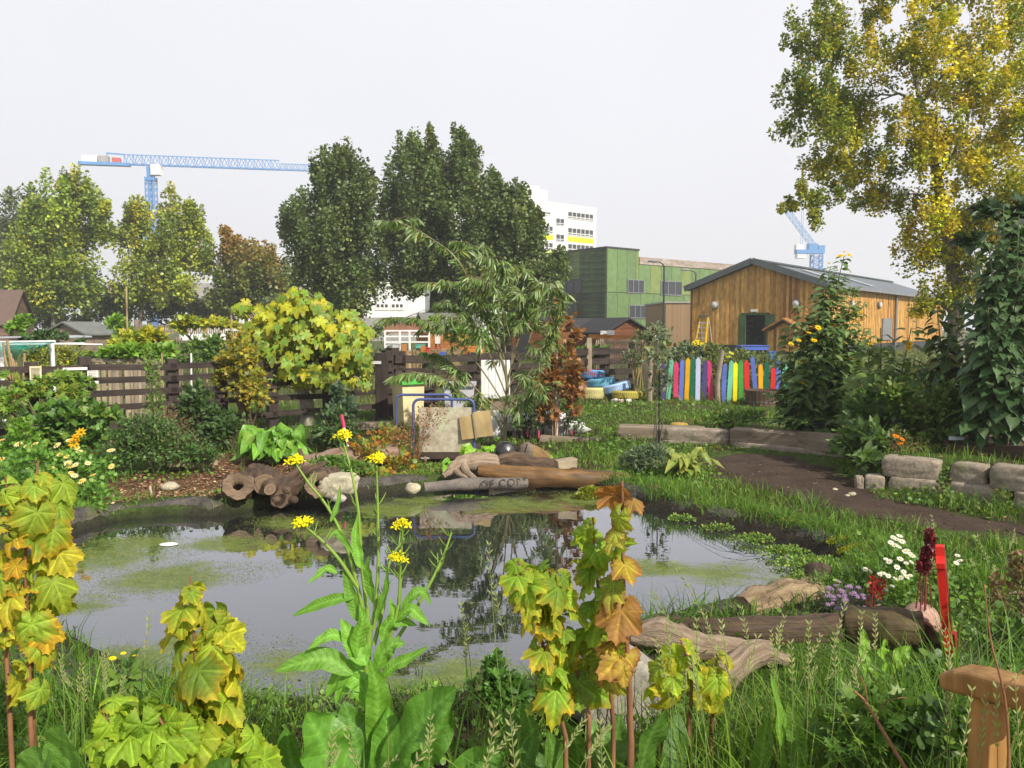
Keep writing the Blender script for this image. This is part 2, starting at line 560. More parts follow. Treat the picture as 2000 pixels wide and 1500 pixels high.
def mat_paint(name, wear=.25, rough=.55, spec=.4, wearcol=(.16, .13, .10), scale=6, usecol=True, col=(1, 1, 1), metal=0):
    m, t, o = _nt(name)
    g = attr(t, 'Gco', 'Vector')
    c = attr(t, 'Col', 'Color') if usecol else None
    n1 = noise(t, scaled(t, g, (scale, scale * 3, scale * 3)), 1.0, 6, .7)
    n2 = noise(t, scaled(t, g, (scale * .4,) * 3), 1.0, 4)
    base = c if usecol else col
    base = mixc(t, 1.0, base, ramp(t, n2, [(.3, (.8, .8, .78)), (.7, (1.1, 1.1, 1.1))]), 'MULTIPLY')
    c = mixc(t, ramp(t, n1, [(.80 - wear * .45, (0, 0, 0)), (.86 - wear * .40, (1, 1, 1))]), base, wearcol) if wear > 0 else base
    principled(t, o, c, rough, spec, bump(t, n1, .15, .004), metal)
    return m


def mat_stone(name, a, b, c3, scale=9, strength=.6, lichen=(.35, .34, .22), lich=.3, rough=.9):
    m, t, o = _nt(name)
    g = attr(t, 'Gco', 'Vector')
    n1 = noise(t, g, scale, 8, .7); n2 = noise(t, g, scale * 6, 4, .6); n3 = noise(t, g, scale * .5, 5, .6)
    c = ramp(t, n1, [(.3, a), (.5, b), (.72, c3)])
    c = mixc(t, 1.0, c, ramp(t, n2, [(.3, (.72, .72, .72)), (.7, (1.2, 1.2, 1.2))]), 'MULTIPLY')
    c = mixc(t, ramp(t, n3, [(.66 - lich * .3, (0, 0, 0)), (.74 - lich * .2, (.8, .8, .8))]), c, lichen)
    hs = N(t, 'ShaderNodeMath', _operation='MULTIPLY_ADD'); t.links.new(n2, hs.inputs[0]); hs.inputs[1].default_value = .5; t.links.new(n1, hs.inputs[2])
    principled(t, o, c, rough, .25, bump(t, hs.outputs[0], strength, .02))
    return m


def mat_plain(name, col, rough=.6, spec=.4, metal=0):
    m, t, o = _nt(name)
    g = attr(t, 'Gco', 'Vector')
    n = noise(t, scaled(t, g, (2.5,) * 3), 1.0, 5)
    c = mixc(t, 1.0, col, ramp(t, n, [(.3, (.82, .82, .82)), (.7, (1.1, 1.1, 1.1))]), 'MULTIPLY')
    principled(t, o, c, rough, spec, None, metal)
    return m


def mat_glass(name, col=(.03, .04, .05), rough=.12):
    m, t, o = _nt(name)
    principled(t, o, col, rough, .35)
    return m
# ================================================================== light, sky, camera
world = bpy.data.worlds.new("World"); SC.world = world; world.use_nodes = True
wt = world.node_tree; wt.nodes.clear()
SUN_EL, SUN_DIR = math.radians(40), np.array([0.66, -0.75, 0])
wo = wt.nodes.new('ShaderNodeOutputWorld'); bg = wt.nodes.new('ShaderNodeBackground')
sky = wt.nodes.new('ShaderNodeTexSky'); sky.sky_type = 'NISHITA'; sky.sun_disc = False
sky.sun_elevation = SUN_EL; sky.sun_rotation = math.atan2(SUN_DIR[0], SUN_DIR[1])
sky.dust_density = 6; sky.air_density = 1.2; sky.altitude = 20
# thin bright overcast over the clear sky
ov = wt.nodes.new('ShaderNodeMix'); ov.data_type = 'RGBA'
tc = wt.nodes.new('ShaderNodeTexCoord')
cl = wt.nodes.new('ShaderNodeTexNoise'); cl.inputs['Scale'].default_value = 1.6; cl.inputs['Detail'].default_value = 3
wt.links.new(tc.outputs['Generated'], cl.inputs['Vector'])
cr = wt.nodes.new('ShaderNodeValToRGB'); wt.links.new(cl.outputs[0], cr.inputs[0])
cr.color_ramp.elements[0].position = .3; cr.color_ramp.elements[0].color = (7.0, 7.0, 7.5, 1)
cr.color_ramp.elements[1].position = .7; cr.color_ramp.elements[1].color = (7.5, 7.5, 7.9, 1)
ov.inputs[0].default_value = .93
sz_ = wt.nodes.new('ShaderNodeSeparateXYZ'); wt.links.new(tc.outputs['Generated'], sz_.inputs[0])
zr = wt.nodes.new('ShaderNodeValToRGB'); wt.links.new(sz_.outputs[2], zr.inputs[0])   # hazy sky: brightest low down, dimmer overhead
zr.color_ramp.elements[0].position = .42; zr.color_ramp.elements[0].color = (1, 1, 1, 1); zr.color_ramp.elements[1].position = .85; zr.color_ramp.elements[1].color = (.60, .61, .64, 1)
zm_ = wt.nodes.new('ShaderNodeMix'); zm_.data_type = 'RGBA'; zm_.blend_type = 'MULTIPLY'; zm_.inputs[0].default_value = 1
wt.links.new(cr.outputs[0], zm_.inputs[6]); wt.links.new(zr.outputs[0], zm_.inputs[7])
wt.links.new(sky.outputs[0], ov.inputs[6]); wt.links.new(zm_.outputs[2], ov.inputs[7])
wt.links.new(ov.outputs[2], bg.inputs[0]); bg.inputs[1].default_value = .10
wt.links.new(bg.outputs[0], wo.inputs[0])

sl = bpy.data.lights.new('sun', 'SUN'); sl.energy = 4.5; sl.angle = math.radians(.6); sl.color = (1, .93, .80)
so = bpy.data.objects.new('sun', sl); COL.objects.link(so)
dvec = Vector((-SUN_DIR[0] * math.cos(SUN_EL), -SUN_DIR[1] * math.cos(SUN_EL), -math.sin(SUN_EL)))
so.rotation_euler = dvec.to_track_quat('-Z', 'Y').to_euler(); so.location = (20, -20, 30)

cam = bpy.data.cameras.new('camera'); co = bpy.data.objects.new('camera', cam); COL.objects.link(co)
co.location = (0, 0, EYE); co.rotation_euler = (PI / 2 - PITCH, 0, 0)
cam.sensor_width = 36; cam.lens = 36 * FPX / 2000; cam.clip_start = .05; cam.clip_end = 5000
SC.camera = co
SC.view_settings.view_transform = 'Standard'; SC.view_settings.look = 'None'
SC.view_settings.exposure = .40; SC.view_settings.gamma = 1
SC.cycles.max_bounces = 8; SC.cycles.diffuse_bounces = 3; SC.cycles.glossy_bounces = 3; SC.cycles.transmission_bounces = 4
SC.cycles.transparent_max_bounces = 4
SC.cycles.use_denoising = True

# ================================================================== terrain
ZW = -0.06
POND_PX = [(85, 1090), (130, 1045), (220, 1018), (330, 1006), (430, 1006), (520, 990), (620, 985), (700, 972), (800, 962), (880, 950), (1000, 945), (1120, 950), (1210, 972),
           (1300, 1000), (1400, 1025), (1510, 1050), (1610, 1082), (1650, 1112), (1610, 1150), (1540, 1180), (1440, 1200), (1300, 1226), (1215, 1262), (1130, 1318), (1000, 1362), (850, 1384),
           (680, 1392), (520, 1390), (390, 1368), (280, 1330), (180, 1285), (100, 1235), (50, 1175), (52, 1120)]
POND = curve([on_level(x, y, ZW) for x, y in POND_PX + POND_PX[:1]], 160)[:-1, :2]


def poly_sd(p, poly):
    """signed distance to a closed outline, negative inside"""
    p = np.asarray(p, float); sh = p.shape[:-1]; q = p.reshape(-1, 2)
    best = np.full(len(q), 1e9); ins = np.zeros(len(q), bool)
    a = poly; b = np.roll(poly, -1, 0)
    for (x0, y0), (x1, y1) in zip(a, b):
        e = np.array([x1 - x0, y1 - y0]); w = q - np.array([x0, y0])
        t = np.clip((w @ e) / (e @ e + 1e-12), 0, 1)
        d = np.hypot(w[:, 0] - t * e[0], w[:, 1] - t * e[1])
        best = np.minimum(best, d)
        c = (y0 > q[:, 1]) != (y1 > q[:, 1])
        with np.errstate(divide='ignore', invalid='ignore'):
            xx = x0 + (q[:, 1] - y0) / (y1 - y0 + 1e-12) * (x1 - x0)
        ins ^= c & (q[:, 0] < xx)
    return np.where(ins, -best, best).reshape(sh)


WALL = np.array([(1.75, 11.5), (3.0, 10.9), (4.05, 9.7), (3.42, 7.75), (4.0, 7.3), (4.6, 6.75), (7.5, 5.2)])
BED = np.concatenate([WALL, [(12, 6), (12, 15), (6, 15), (3.2, 12.6)]])
PATH_PX = [(1385, 893), (1440, 884), (1560, 893), (1640, 915), (1700, 968), (1850, 995), (2010, 1022), (2250, 1075), (2250, 1140), (2020, 1056), (1850, 1030), (1720, 1012), (1600, 985), (1500, 958), (1420, 930)]
PATHW = curve([on_level(x, y, .02) for x, y in PATH_PX + PATH_PX[:1]], 90)[:-1, :2]


def height(p):
    p = np.asarray(p, float)
    x, y = p[..., 0], p[..., 1]
    near = (np.abs(x) < 16) & (y < 22)
    sd = np.full(x.shape, 9.0); sb = np.full(x.shape, 9.0)
    if near.any():
        sd[near] = poly_sd(p[near], POND); sb[near] = poly_sd(p[near], BED)
    z = .05 * (fbm(p * np.array([1, 1]), .5, 2, 4) - .5) * sstep(.1, .6, sd)
    z = z + .15 * sstep(3.25, 2.3, y) * sstep(.05, .5, sd)
    z = z + .05 * sstep(-.05, .12, sd) * sstep(.7, .2, sd)
    z = z - .55 * sstep(.03, -.6, sd) - .06 * sstep(.02, -.08, sd)
    z = z + sstep(-.10, -.32, sb) * (.10 + .20 * sstep(12, 8.5, y))
    z = z + .08 * sstep(2.2, 3.2, x) * sstep(6.0, 4.0, y) * sstep(.1, .6, sd)
    z = z + .3 * sstep(19, 36, y)
    z = z + .10 * sstep(11.5, 14, y) * sstep(.5, 2.5, x) * sstep(20, 16, y) * sstep(0, .5, sb)
    return z


def hz(x, y): return float(height(np.array([[x, y]]))[0])


def on_g(px, py):
    z = 0.0
    for _ in range(8):
        q = on_level(px, py, z); z = .5 * z + .5 * hz(q[0], q[1])
    q = on_level(px, py, z); q[2] = hz(q[0], q[1])
    return q


def gpt(x, y, dz=0.0): return np.array([x, y, hz(x, y) + dz])


def gnd(px, d):
    """ground point below the photo column px, d metres ahead"""
    x = (px - CX) / FPX * d
    return gpt(x, d)


def axis_pts(a, b, step, far, grow=1.18):
    v = list(np.arange(a, b + 1e-6, step)); s = step; hi = []; lo = []
    q = b
    while q < far[1]: s *= grow; q += s; hi.append(q)
    s = step; q = a
    while q > far[0]: s *= grow; q -= s; lo.append(q)
    return np.array(lo[::-1] + v + hi)


xs = axis_pts(-7, 7, .07, (-420, 420)); ys = axis_pts(1.4, 13.5, .07, (-60, 420))
X, Y = np.meshgrid(xs, ys, indexing='xy')
PXY = np.stack([X, Y], -1)
Z = height(PXY)
nx, ny = len(xs), len(ys)
idx = np.arange(nx * ny).reshape(ny, nx)
F = np.stack([idx[:-1, :-1], idx[:-1, 1:], idx[1:, 1:], idx[1:, :-1]], -1).reshape(-1, 4)
sdP = np.full(X.shape, 9.0); k = (np.abs(X) < 12) & (Y < 18) & (Y > 0); sdP[k] = poly_sd(PXY[k], POND)
soil = np.array([.055, .038, .026]); turf = np.array([.06, .10, .022]); chips = np.array([.15, .085, .05]); mud = np.array([.018, .017, .013])
nn = fbm(PXY, .9, 3, 2)
wgt = sstep(.40, .58, nn)[..., None]
CG = soil * (1 - wgt) + turf * wgt


def chip_mask(p):
    x, y = p[..., 0], p[..., 1]
    return sstep(-4.8, -3.6, x) * sstep(.1, -.7, x) * sstep(6.4, 6.9, y) * sstep(10.6, 9.3, y)


kk = (chip_mask(PXY) * sstep(.25, .55, sdP) * sstep(.25, .5, fbm(PXY, 1.4, 3, 7)))[..., None]
CG = CG * (1 - kk) + chips * kk
kk = (sstep(.5, .25, sdP) * sstep(.2, .5, fbm(PXY, 2, 2, 8)))[..., None] * .8; CG = CG * (1 - kk) + np.array([.042, .037, .033]) * kk
kk = sstep(.05, -.08, sdP)[..., None]; CG = CG * (1 - kk) + mud * kk
kk = sstep(12, 18, Y)[..., None] * .7; far_c = np.array([.085, .11, .035]); CG = CG * (1 - kk) + far_c * kk
m_ground, t, o = _nt('ground_soil_and_turf')
g = attr(t, 'Gco', 'Vector'); c = attr(t, 'Col', 'Color')
n1 = noise(t, g, 5, 8, .7); n2 = noise(t, g, 34, 6, .7); n3 = noise(t, g, 120, 3, .7)
c = mixc(t, 1, c, ramp(t, n1, [(.3, (.6, .6, .6)), (.7, (1.3, 1.3, 1.25))]), 'MULTIPLY')
c = mixc(t, 1, c, ramp(t, n2, [(.3, (.55, .52, .5)), (.5, (1, 1, 1)), (.72, (1.5, 1.4, 1.3))]), 'MULTIPLY')
c = mixc(t, 1, c, ramp(t, n3, [(.35, (.7, .7, .7)), (.66, (1.35, 1.3, 1.2))]), 'MULTIPLY')
principled(t, o, c, .95, .15, bump(t, n2, .8, .03))
mb = MB(); V = np.stack([X, Y, Z], -1).reshape(-1, 3)
mb.add(V, F, CG.reshape(-1, 3), V)
tag(mb.build('ground', m_ground, origin=(0, 0, 0)), 'bare soil and rough turf of the garden and allotments', 'ground', kind='structure')

# trodden earth path at right
lo, hi_ = PATHW.min(0) - .3, PATHW.max(0) + .3
gx = np.arange(lo[0], hi_[0], .06); gy = np.arange(lo[1], hi_[1], .06)
GX, GY = np.meshgrid(gx, gy); GP = np.stack([GX, GY], -1)
sdp = poly_sd(GP, PATHW) + (fbm(GP, 2.2, 3, 5) - .5) * .5
ok = sdp < 0
id2 = -np.ones(ok.shape, int)
quads = []
V = []
for i in range(ok.shape[0] - 1):
    for j in range(ok.shape[1] - 1):
        if ok[i, j] and ok[i + 1, j] and ok[i, j + 1] and ok[i + 1, j + 1]:
            q = []
            for a, b in ((i, j), (i, j + 1), (i + 1, j + 1), (i + 1, j)):
                if id2[a, b] < 0: id2[a, b] = len(V); V.append((GX[a, b], GY[a, b]))
                q.append(id2[a, b])
            quads.append(q)
V = np.array(V); VZ = height(V) + .008 - .02 * sstep(-.10, 0, poly_sd(V, PATHW) + (fbm(V, 2.2, 3, 5) - .5) * .5)
m_path, t, o = _nt('trodden_earth')
g = attr(t, 'Gco', 'Vector')
n1 = noise(t, g, 3, 8, .7); n2 = noise(t, g, 40, 6, .75)
c = ramp(t, n1, [(.3, (.045, .030, .022)), (.6, (.085, .06, .045)), (.8, (.12, .09, .065))])
c = mixc(t, 1, c, ramp(t, n2, [(.3, (.5, .5, .5)), (.5, (1, 1, 1)), (.75, (1.7, 1.6, 1.4))]), 'MULTIPLY')
principled(t, o, c, .95, .15, bump(t, n2, .9, .03))
mb = MB(); P3 = np.concatenate([V, VZ[:, None]], 1); mb.add(P3, np.array(quads), (1, 1, 1), P3)
tag(mb.build('path', m_path), 'trodden brown earth path curving in front of the stone wall', 'path', kind='structure')

# ------------------------------------------------------------------ water
m_water, t, o = _nt('pond_water')
g = attr(t, 'Gco', 'Vector')
wv = noise(t, scaled(t, g, (3.0, 5.5, 1)), 1.0, 3, .5)
nr = bump(t, wv, .035, .02)
p = principled(t, None, (.018, .02, .018), .02, .5, nr)
gl = t.nodes.new('ShaderNodeBsdfGlossy'); gl.inputs['Roughness'].default_value = .012; gl.inputs['Color'].default_value = (.93, .94, 1.0, 1)
t.links.new(nr, gl.inputs['Normal'])
fr = N(t, 'ShaderNodeFresnel', IOR=1.95); t.links.new(nr, fr.inputs['Normal'])
mx = t.nodes.new('ShaderNodeMixShader'); t.links.new(fr.outputs[0], mx.inputs[0]); t.links.new(p.outputs[0], mx.inputs[1]); t.links.new(gl.outputs[0], mx.inputs[2])
# film of algae and duckweed on parts of the surface
n1 = noise(t, scaled(t, g, (1.0, 1.6, 1)), 1.2, 7, .62, .6)
n2 = noise(t, scaled(t, g, (9, 14, 1)), 1.0, 6, .75)
amt = attr(t, 'Col', 'Fac')
ad = N(t, 'ShaderNodeMath', _operation='ADD'); t.links.new(n1, ad.inputs[0]); t.links.new(amt, ad.inputs[1])
ad2 = N(t, 'ShaderNodeMath', _operation='MULTIPLY_ADD'); t.links.new(n2, ad2.inputs[0]); ad2.inputs[1].default_value = .42; t.links.new(ad.outputs[0], ad2.inputs[2])
film = ramp(t, ad2.outputs[0], [(.80, (0, 0, 0)), (1.02, (.85, .85, .85))])
fc = mixc(t, ramp(t, n2, [(.4, (0, 0, 0)), (.7, (1, 1, 1))]), (.10, .14, .035), (.19, .22, .06))
fd = t.nodes.new('ShaderNodeBsdfDiffuse'); t.links.new(fc, fd.inputs[0])
mx2 = t.nodes.new('ShaderNodeMixShader'); t.links.new(film, mx2.inputs[0]); t.links.new(mx.outputs[0], mx2.inputs[1]); t.links.new(fd.outputs[0], mx2.inputs[2])
t.links.new(mx2.outputs[0], o.inputs[0])


def algae(p):
    """where the scum lies: far left, a band before the far bank, right and near edges"""
    q = [at_w(*a) for a in ((200, 1090, .9), (330, 1130, .8), (250, 1060, .6), (560, 1020, .55), (760, 995, .6), (1000, 985, .8), (1150, 975, .6), (450, 1060, .5), (1420, 1120, .7), (1560, 1140, .6), (1300, 1110, .5),
                            (560, 1300, .45), (700, 1345, .5), (900, 1320, .45), (480, 1370, .4), (1000, 1340, .4), (150, 1180, .5), (230, 1290, .5), (380, 1250, .35), (820, 980, .5), (640, 1040, .35))]
    s = np.full(p.shape[:-1], -.31)
    for c, r in q:
        d = np.hypot((p[..., 0] - c[0]), (p[..., 1] - c[1]) * 1.3) / r
        s = np.maximum(s, -.31 + .67 * np.exp(-d * d * 1.3))
    return s


def at_w(px, py, r): return on_level(px, py, ZW)[:2], r


lo, hi_ = POND.min(0) - .15, POND.max(0) + .15
gx = np.linspace(lo[0], hi_[0], 120); gy = np.linspace(lo[1], hi_[1], 100)
GX, GY = np.meshgrid(gx, gy); GP = np.stack([GX, GY], -1)
sdw = poly_sd(GP, POND)
idx = np.arange(GX.size).reshape(GX.shape)
F = np.stack([idx[:-1, :-1], idx[:-1, 1:], idx[1:, 1:], idx[1:, :-1]], -1).reshape(-1, 4)
keep = (sdw.ravel()[F] < .12).all(1)
V = np.stack([GX, GY, np.full(GX.shape, ZW)], -1).reshape(-1, 3)
al = algae(GP).reshape(-1)
mb = MB(); mb.add(V, F[keep], np.repeat(al[:, None], 3, 1), V)
tag(mb.build('water', m_water, origin=(0, 5, ZW)), 'still dark pond water with films of green algae', 'pond water', kind='structure')

# floating duckweed
nd = 60000
q = rng.uniform(lo, hi_, (nd * 3, 2)); s = poly_sd(q, POND)
a = algae(q) + fbm(q * np.array([1, 1.6]), 1.2, 4, 21) - .5 + .3 * (fbm(q, 9, 2, 3) - .5)
q = q[(s < -.01) & (a > .0) & (rng.random(len(a)) < np.clip(a * 5, 0, 1))][:nd]
pos = np.concatenate([q, np.full((len(q), 1), ZW + .004)], 1)
mb = MB()
a = rng.uniform(0, 2 * PI, len(q))
leaves(mb, T_ROUND, pos, np.stack([np.cos(a), np.sin(a), 0 * a], 1), np.tile((0, 0, 1.0), (len(q), 1)), rng.uniform(.003, .007, len(q)) * (.55 + .11 * pos[:, 1]),
       pal([(.15, .21, .035, 3), (.22, .26, .06, 2), (.09, .14, .03, 1)], len(q), .2))
M_weed = mat_leaf('duckweed_leaf', .1, .6)
tag(mb.build('duckweed', M_weed, origin=(0, 5, ZW)), 'scattered pale green duckweed floating on the pond', 'duckweed', kind='stuff')

# ------------------------------------------------------------------ pond edging: liner and flat stones heaped along the brim
M_liner = mat_stone('weathered_pond_liner', (.030, .028, .026), (.080, .070, .064), (.15, .13, .115), 7, .9, (.09, .095, .03), .35)
mb = MB()
n = len(POND)
prof = [(.16, -.30), (.03, -.12), (-.02, -.01), (-.08, .065), (-.19, .075), (-.30, .03), (-.42, -.10)]
cen = POND.mean(0)
tn = np.roll(POND, -1, 0) - np.roll(POND, 1, 0); tn /= np.linalg.norm(tn, axis=1)[:, None]
inw = np.stack([-tn[:, 1], tn[:, 0]], 1)
sgn = np.sign(((cen - POND) * inw).sum(1).mean()); inw *= sgn
V = []
for i in range(n):
    w = .55 + .9 * vnoise(np.array([POND[i]]), 1.1, 2)[0] * 0.8
    big = 1 + .9 * np.exp(-(((POND[i][0] + 2.1) / .55) ** 2 + ((POND[i][1] - 3.95) / .5) ** 2))
    for a, zz in prof:
        V.append([*(POND[i] + inw[i] * a * w * big), (zz if zz < 0 else zz * (.15 + 1.1 * vnoise(np.array([POND[i]]), 2.3, 8)[0]) * big ** 1.6)])
V = np.array(V).reshape(n, len(prof), 3)
V[..., 2] += .09 * (fbm(V, 5, 3, 1) - .5)
V[..., :2] += .10 * (fbm(V, 3, 3, 6)[..., None] - .5)
idx = np.arange(n * len(prof)).reshape(n, len(prof)); i2 = np.roll(idx, -1, 0)
F = np.stack([idx[:, :-1], i2[:, :-1], i2[:, 1:], idx[:, 1:]], -1).reshape(-1, 4)
mb.add(V.reshape(-1, 3), F, (1, 1, 1), V.reshape(-1, 3))
tag(mb.build('pond_edging', M_liner, origin=(0, 5, 0)), 'dark weathered liner and stone brim running round the whole pond', 'pond edging', kind='structure')
# ================================================================== materials for the far things
M_leaf_tree = mat_leaf('tree_leaf', .30, .42, .5)
M_bark = mat_wood('tree_bark', (.045, .036, .028), (.15, .125, .095), (2.5, 14, 14), .95, .8)
M_palebark = mat_wood('pale_tree_bark', (.10, .085, .065), (.30, .27, .21), (3, 12, 12), .9, .6)
M_render_white = mat_plain('white_render', (.78, .78, .78), .8, .2)
M_glassd = mat_glass('dark_window_glass', (.05, .055, .065), .25)
M_frame = mat_plain('pale_window_frame', (.6, .6, .6), .5)
M_frame_dark = mat_plain('grey_window_frame', (.05, .055, .06), .5)
M_lime = mat_plain('lime_yellow_panel', (.62, .74, .01), .6)
M_greenpanel = mat_paint('green_cladding', 0, .55, .3)
M_crane = mat_plain('blue_crane_paint', (.10, .28, .60), .5)
M_white = mat_plain('white_paint', (.78, .78, .77), .6)
M_concrete = mat_plain('grey_concrete', (.33, .32, .31), .9, .2)
M_red = mat_plain('red_paint', (.50, .10, .09), .6)
M_grey = mat_plain('mid_grey_metal', (.20, .21, .23), .5)
M_darkgrey = mat_plain('dark_grey', (.045, .047, .05), .6)
M_lampblack = mat_plain('lamp_post_paint', (.03, .045, .04), .5)


class Face:
    """an upright wall plane: o = a point on it, u = horizontal direction, n = outward"""

    def __init__(s, o, u):
        s.o = np.asarray(o, float); s.u = np.array([u[0], u[1], 0.0]) / math.hypot(u[0], u[1])
        s.n = np.array([s.u[1], -s.u[0], 0.0])

    def px(s, x, y):
        r = at(x, y, 10.0) - np.array([0, 0, EYE])
        t = (s.o - np.array([0, 0, EYE])).dot(s.n) / r.dot(s.n)
        p = np.array([0, 0, EYE]) + r * t
        return (p - s.o).dot(s.u), p[2]

    def box(s, mb, u0, u1, z0, z1, d0, d1, col=(1, 1, 1), m=0):
        c = s.o * np.array([1, 1, 0]) + s.u * ((u0 + u1) / 2) + s.n * ((d0 + d1) / 2) + np.array([0, 0, (z0 + z1) / 2])
        R = np.stack([s.u, s.n, (0, 0, 1.0)], 1)
        mb.box(c, (abs(u1 - u0), abs(d1 - d0), abs(z1 - z0)), R, col, m)

    def rect(s, x0, y0, x1, y1):
        a = s.px(x0, y0); b = s.px(x1, y1); cc = s.px((x0 + x1) / 2, (y0 + y1) / 2)
        h = (s.px((x0 + x1) / 2, y0)[1], s.px((x0 + x1) / 2, y1)[1])
        return min(a[0], b[0]), max(a[0], b[0]), min(h), max(h)


def window(face, rc, parent, nx=3, ny=1, fw=.06, glass=None, frame=None, label=None):
    u0, u1, z0, z1 = rc
    f = MB()
    face.box(f, u0, u1, z1 - fw, z1, .0, .07); face.box(f, u0, u1, z0, z0 + fw, .0, .07)
    for k in range(nx + 1):
        u = u0 + (u1 - u0 - fw) * k / nx
        face.box(f, u, u + fw, z0 + fw, z1 - fw, .0, .066)
    for k in range(1, ny):
        z = z0 + (z1 - z0) * (k / ny if ny != 2 else .3)
        face.box(f, u0 + fw, u1 - fw, z - fw / 2, z + fw / 2, .0, .06)
    o = f.build('window', frame or M_frame, parent, smooth=False)
    if label: o['label'] = label
    p = MB()
    face.box(p, u0 + .01, u1 - .01, z0 + .01, z1 - .01, -.04, .03)
    p.build('pane', glass or M_glassd, o, smooth=False)
    return o


def world_thing_box(*a): pass


# ================================================================== tower cranes
def lattice(mb, p0, p1, w, h, n, r, up=(0, 0, 1), tri=False):
    p0 = np.asarray(p0, float); p1 = np.asarray(p1, float); y = p1 - p0; y /= np.linalg.norm(y)
    x = np.cross(y, up); x /= np.linalg.norm(x); z = np.cross(x, y)
    cs = [x * w / 2, -x * w / 2, z * h] if tri else [x * w / 2 + z * h / 2, -x * w / 2 + z * h / 2, -x * w / 2 - z * h / 2, x * w / 2 - z * h / 2]
    for c in cs: mb.beam(p0 + c, p1 + c, r * 2, r * 2, up=z)
    m = len(cs)
    for k in range(n):
        a = p0 + (p1 - p0) * k / n; b = p0 + (p1 - p0) * (k + 1) / n; mid = (a + b) / 2
        for i in range(m):
            c0, c1 = cs[i], cs[(i + 1) % m]
            mb.beam(a + c0, mid + c1, r, r, up=z + .1 * x); mb.beam(mid + c1, b + c0, r, r, up=z + .1 * x)
            mb.beam(a + c0, a + c1, r * .8, r * .8, up=y)


MT = np.array([-66.9, 150.0, 0.0])
cr1 = thing('tower_crane', 'tall pale blue tower crane with long level jib above the left trees', 'crane', MT)
mb = MB()
for dx in (-.48, .48): lattice(mb, MT + [dx, 0, 0], MT + [dx, 0, 29.4], .62, 1.5, 26, .07, up=(0, 1, 0))
mb.build('mast', M_crane, cr1, smooth=False)
top = MT + [0, 0, 31.6]; jd = np.array([29.4, 5.6, 0]); jd /= np.linalg.norm(jd)
mb = MB(); lattice(mb, top - jd * 4.5, top + jd * 23, 1.2, 1.75, 18, .075, tri=True); lattice(mb, top + jd * 23, top + jd * 38, 1.1, 1.15, 13, .06, tri=True)
mb.build('jib', M_crane, cr1, smooth=False)
mb = MB(); mb.beam(top - jd * 12.2 - [0, 0, .1], top - jd * 3.5 - [0, 0, .1], 1.3, .55); mb.beam(top - jd * 7.5 + [0, 0, 1.9], top - jd * 4.4 + [0, 0, 1.75], .3, .22)
mb.beam(top - jd * 7.6 + [0, 0, .2], top - jd * 7.4 + [0, 0, 1.9], .15, .15)
mb.build('counter_jib', M_crane, cr1, smooth=False)
for a, b, mt in ((11.6, 9.0, M_white), (8.8, 7.1, M_concrete)):
    mb = MB(); mb.beam(top - jd * a + [0, 0, .7], top - jd * b + [0, 0, .7], 1.2, 1.2); mb.build('counterweight', mt, cr1, smooth=False)
mb = MB(); mb.beam(top - jd * 6.5 + [0, 0, .6], top - jd * 5.1 + [0, 0, .6], 1, .9); mb.build('winch', M_red, cr1, smooth=False)
mb = MB(); mb.box(top + jd * 1.2 + [0, -.4, -.95], (1.6, 1.5, 1.9)); mb.build('cab', M_white, cr1, smooth=False)
mb = MB(); mb.box(MT + [0, 0, 30.3], (1.1, 1.1, 1.9)); mb.box(MT + [0, 0, 29.0], (1.7, 1.7, .5)); mb.build('slewing_ring', M_crane, cr1, smooth=False)

C2 = at(1592, 600, 180); C2[2] = 0
zt = at(1592, 492, 180)[2]
cr2 = thing('tower_crane', 'small blue luffing crane showing above the wooden barn roof', 'crane', C2)
mb = MB(); lattice(mb, C2, C2 + [0, 0, zt - .6], 2.0, 2.0, 12, .13, up=(0, 1, 0)); mb.build('mast', M_crane, cr2, smooth=False)
mb = MB(); mb.box(C2 + [-1.6, 0, zt], (6.2, 1.8, .9)); mb.box(C2 + [-1.0, 0, zt + 1.1], (2.0, 1.6, 1.4)); mb.box(C2 + [.9, 0, zt + .8], (1.4, 1.4, 1.2)); mb.build('machinery_deck', M_crane, cr2, smooth=False)
mb = MB(); mb.box(C2 + [-4.0, 0, zt + 1.0], (1.6, 1.6, 1.1)); mb.box(C2 + [-3.6, 0, zt - .95], (1.9, 1.6, .9)); mb.build('counterweight', M_white, cr2, smooth=False)
mb = MB(); lattice(mb, C2 + [-.6, 0, zt + 1.2], C2 + [-5.0, 9, zt + 12], 1.0, 1.0, 10, .04, up=(0, 1, 0)); mb.build('jib', M_crane, cr2, smooth=False)
mb = MB(); mb.beam(C2 + [-3.6, 0, zt + .5], C2 + [-3.6, 0, zt + 9], .07, .07, up=(0, 1, 0)); mb.beam(C2 + [-3.2, 0, zt + .5], C2 + [-3.2, 0, zt + 9], .07, .07, up=(0, 1, 0)); mb.build('cable', M_crane, cr2, smooth=False)

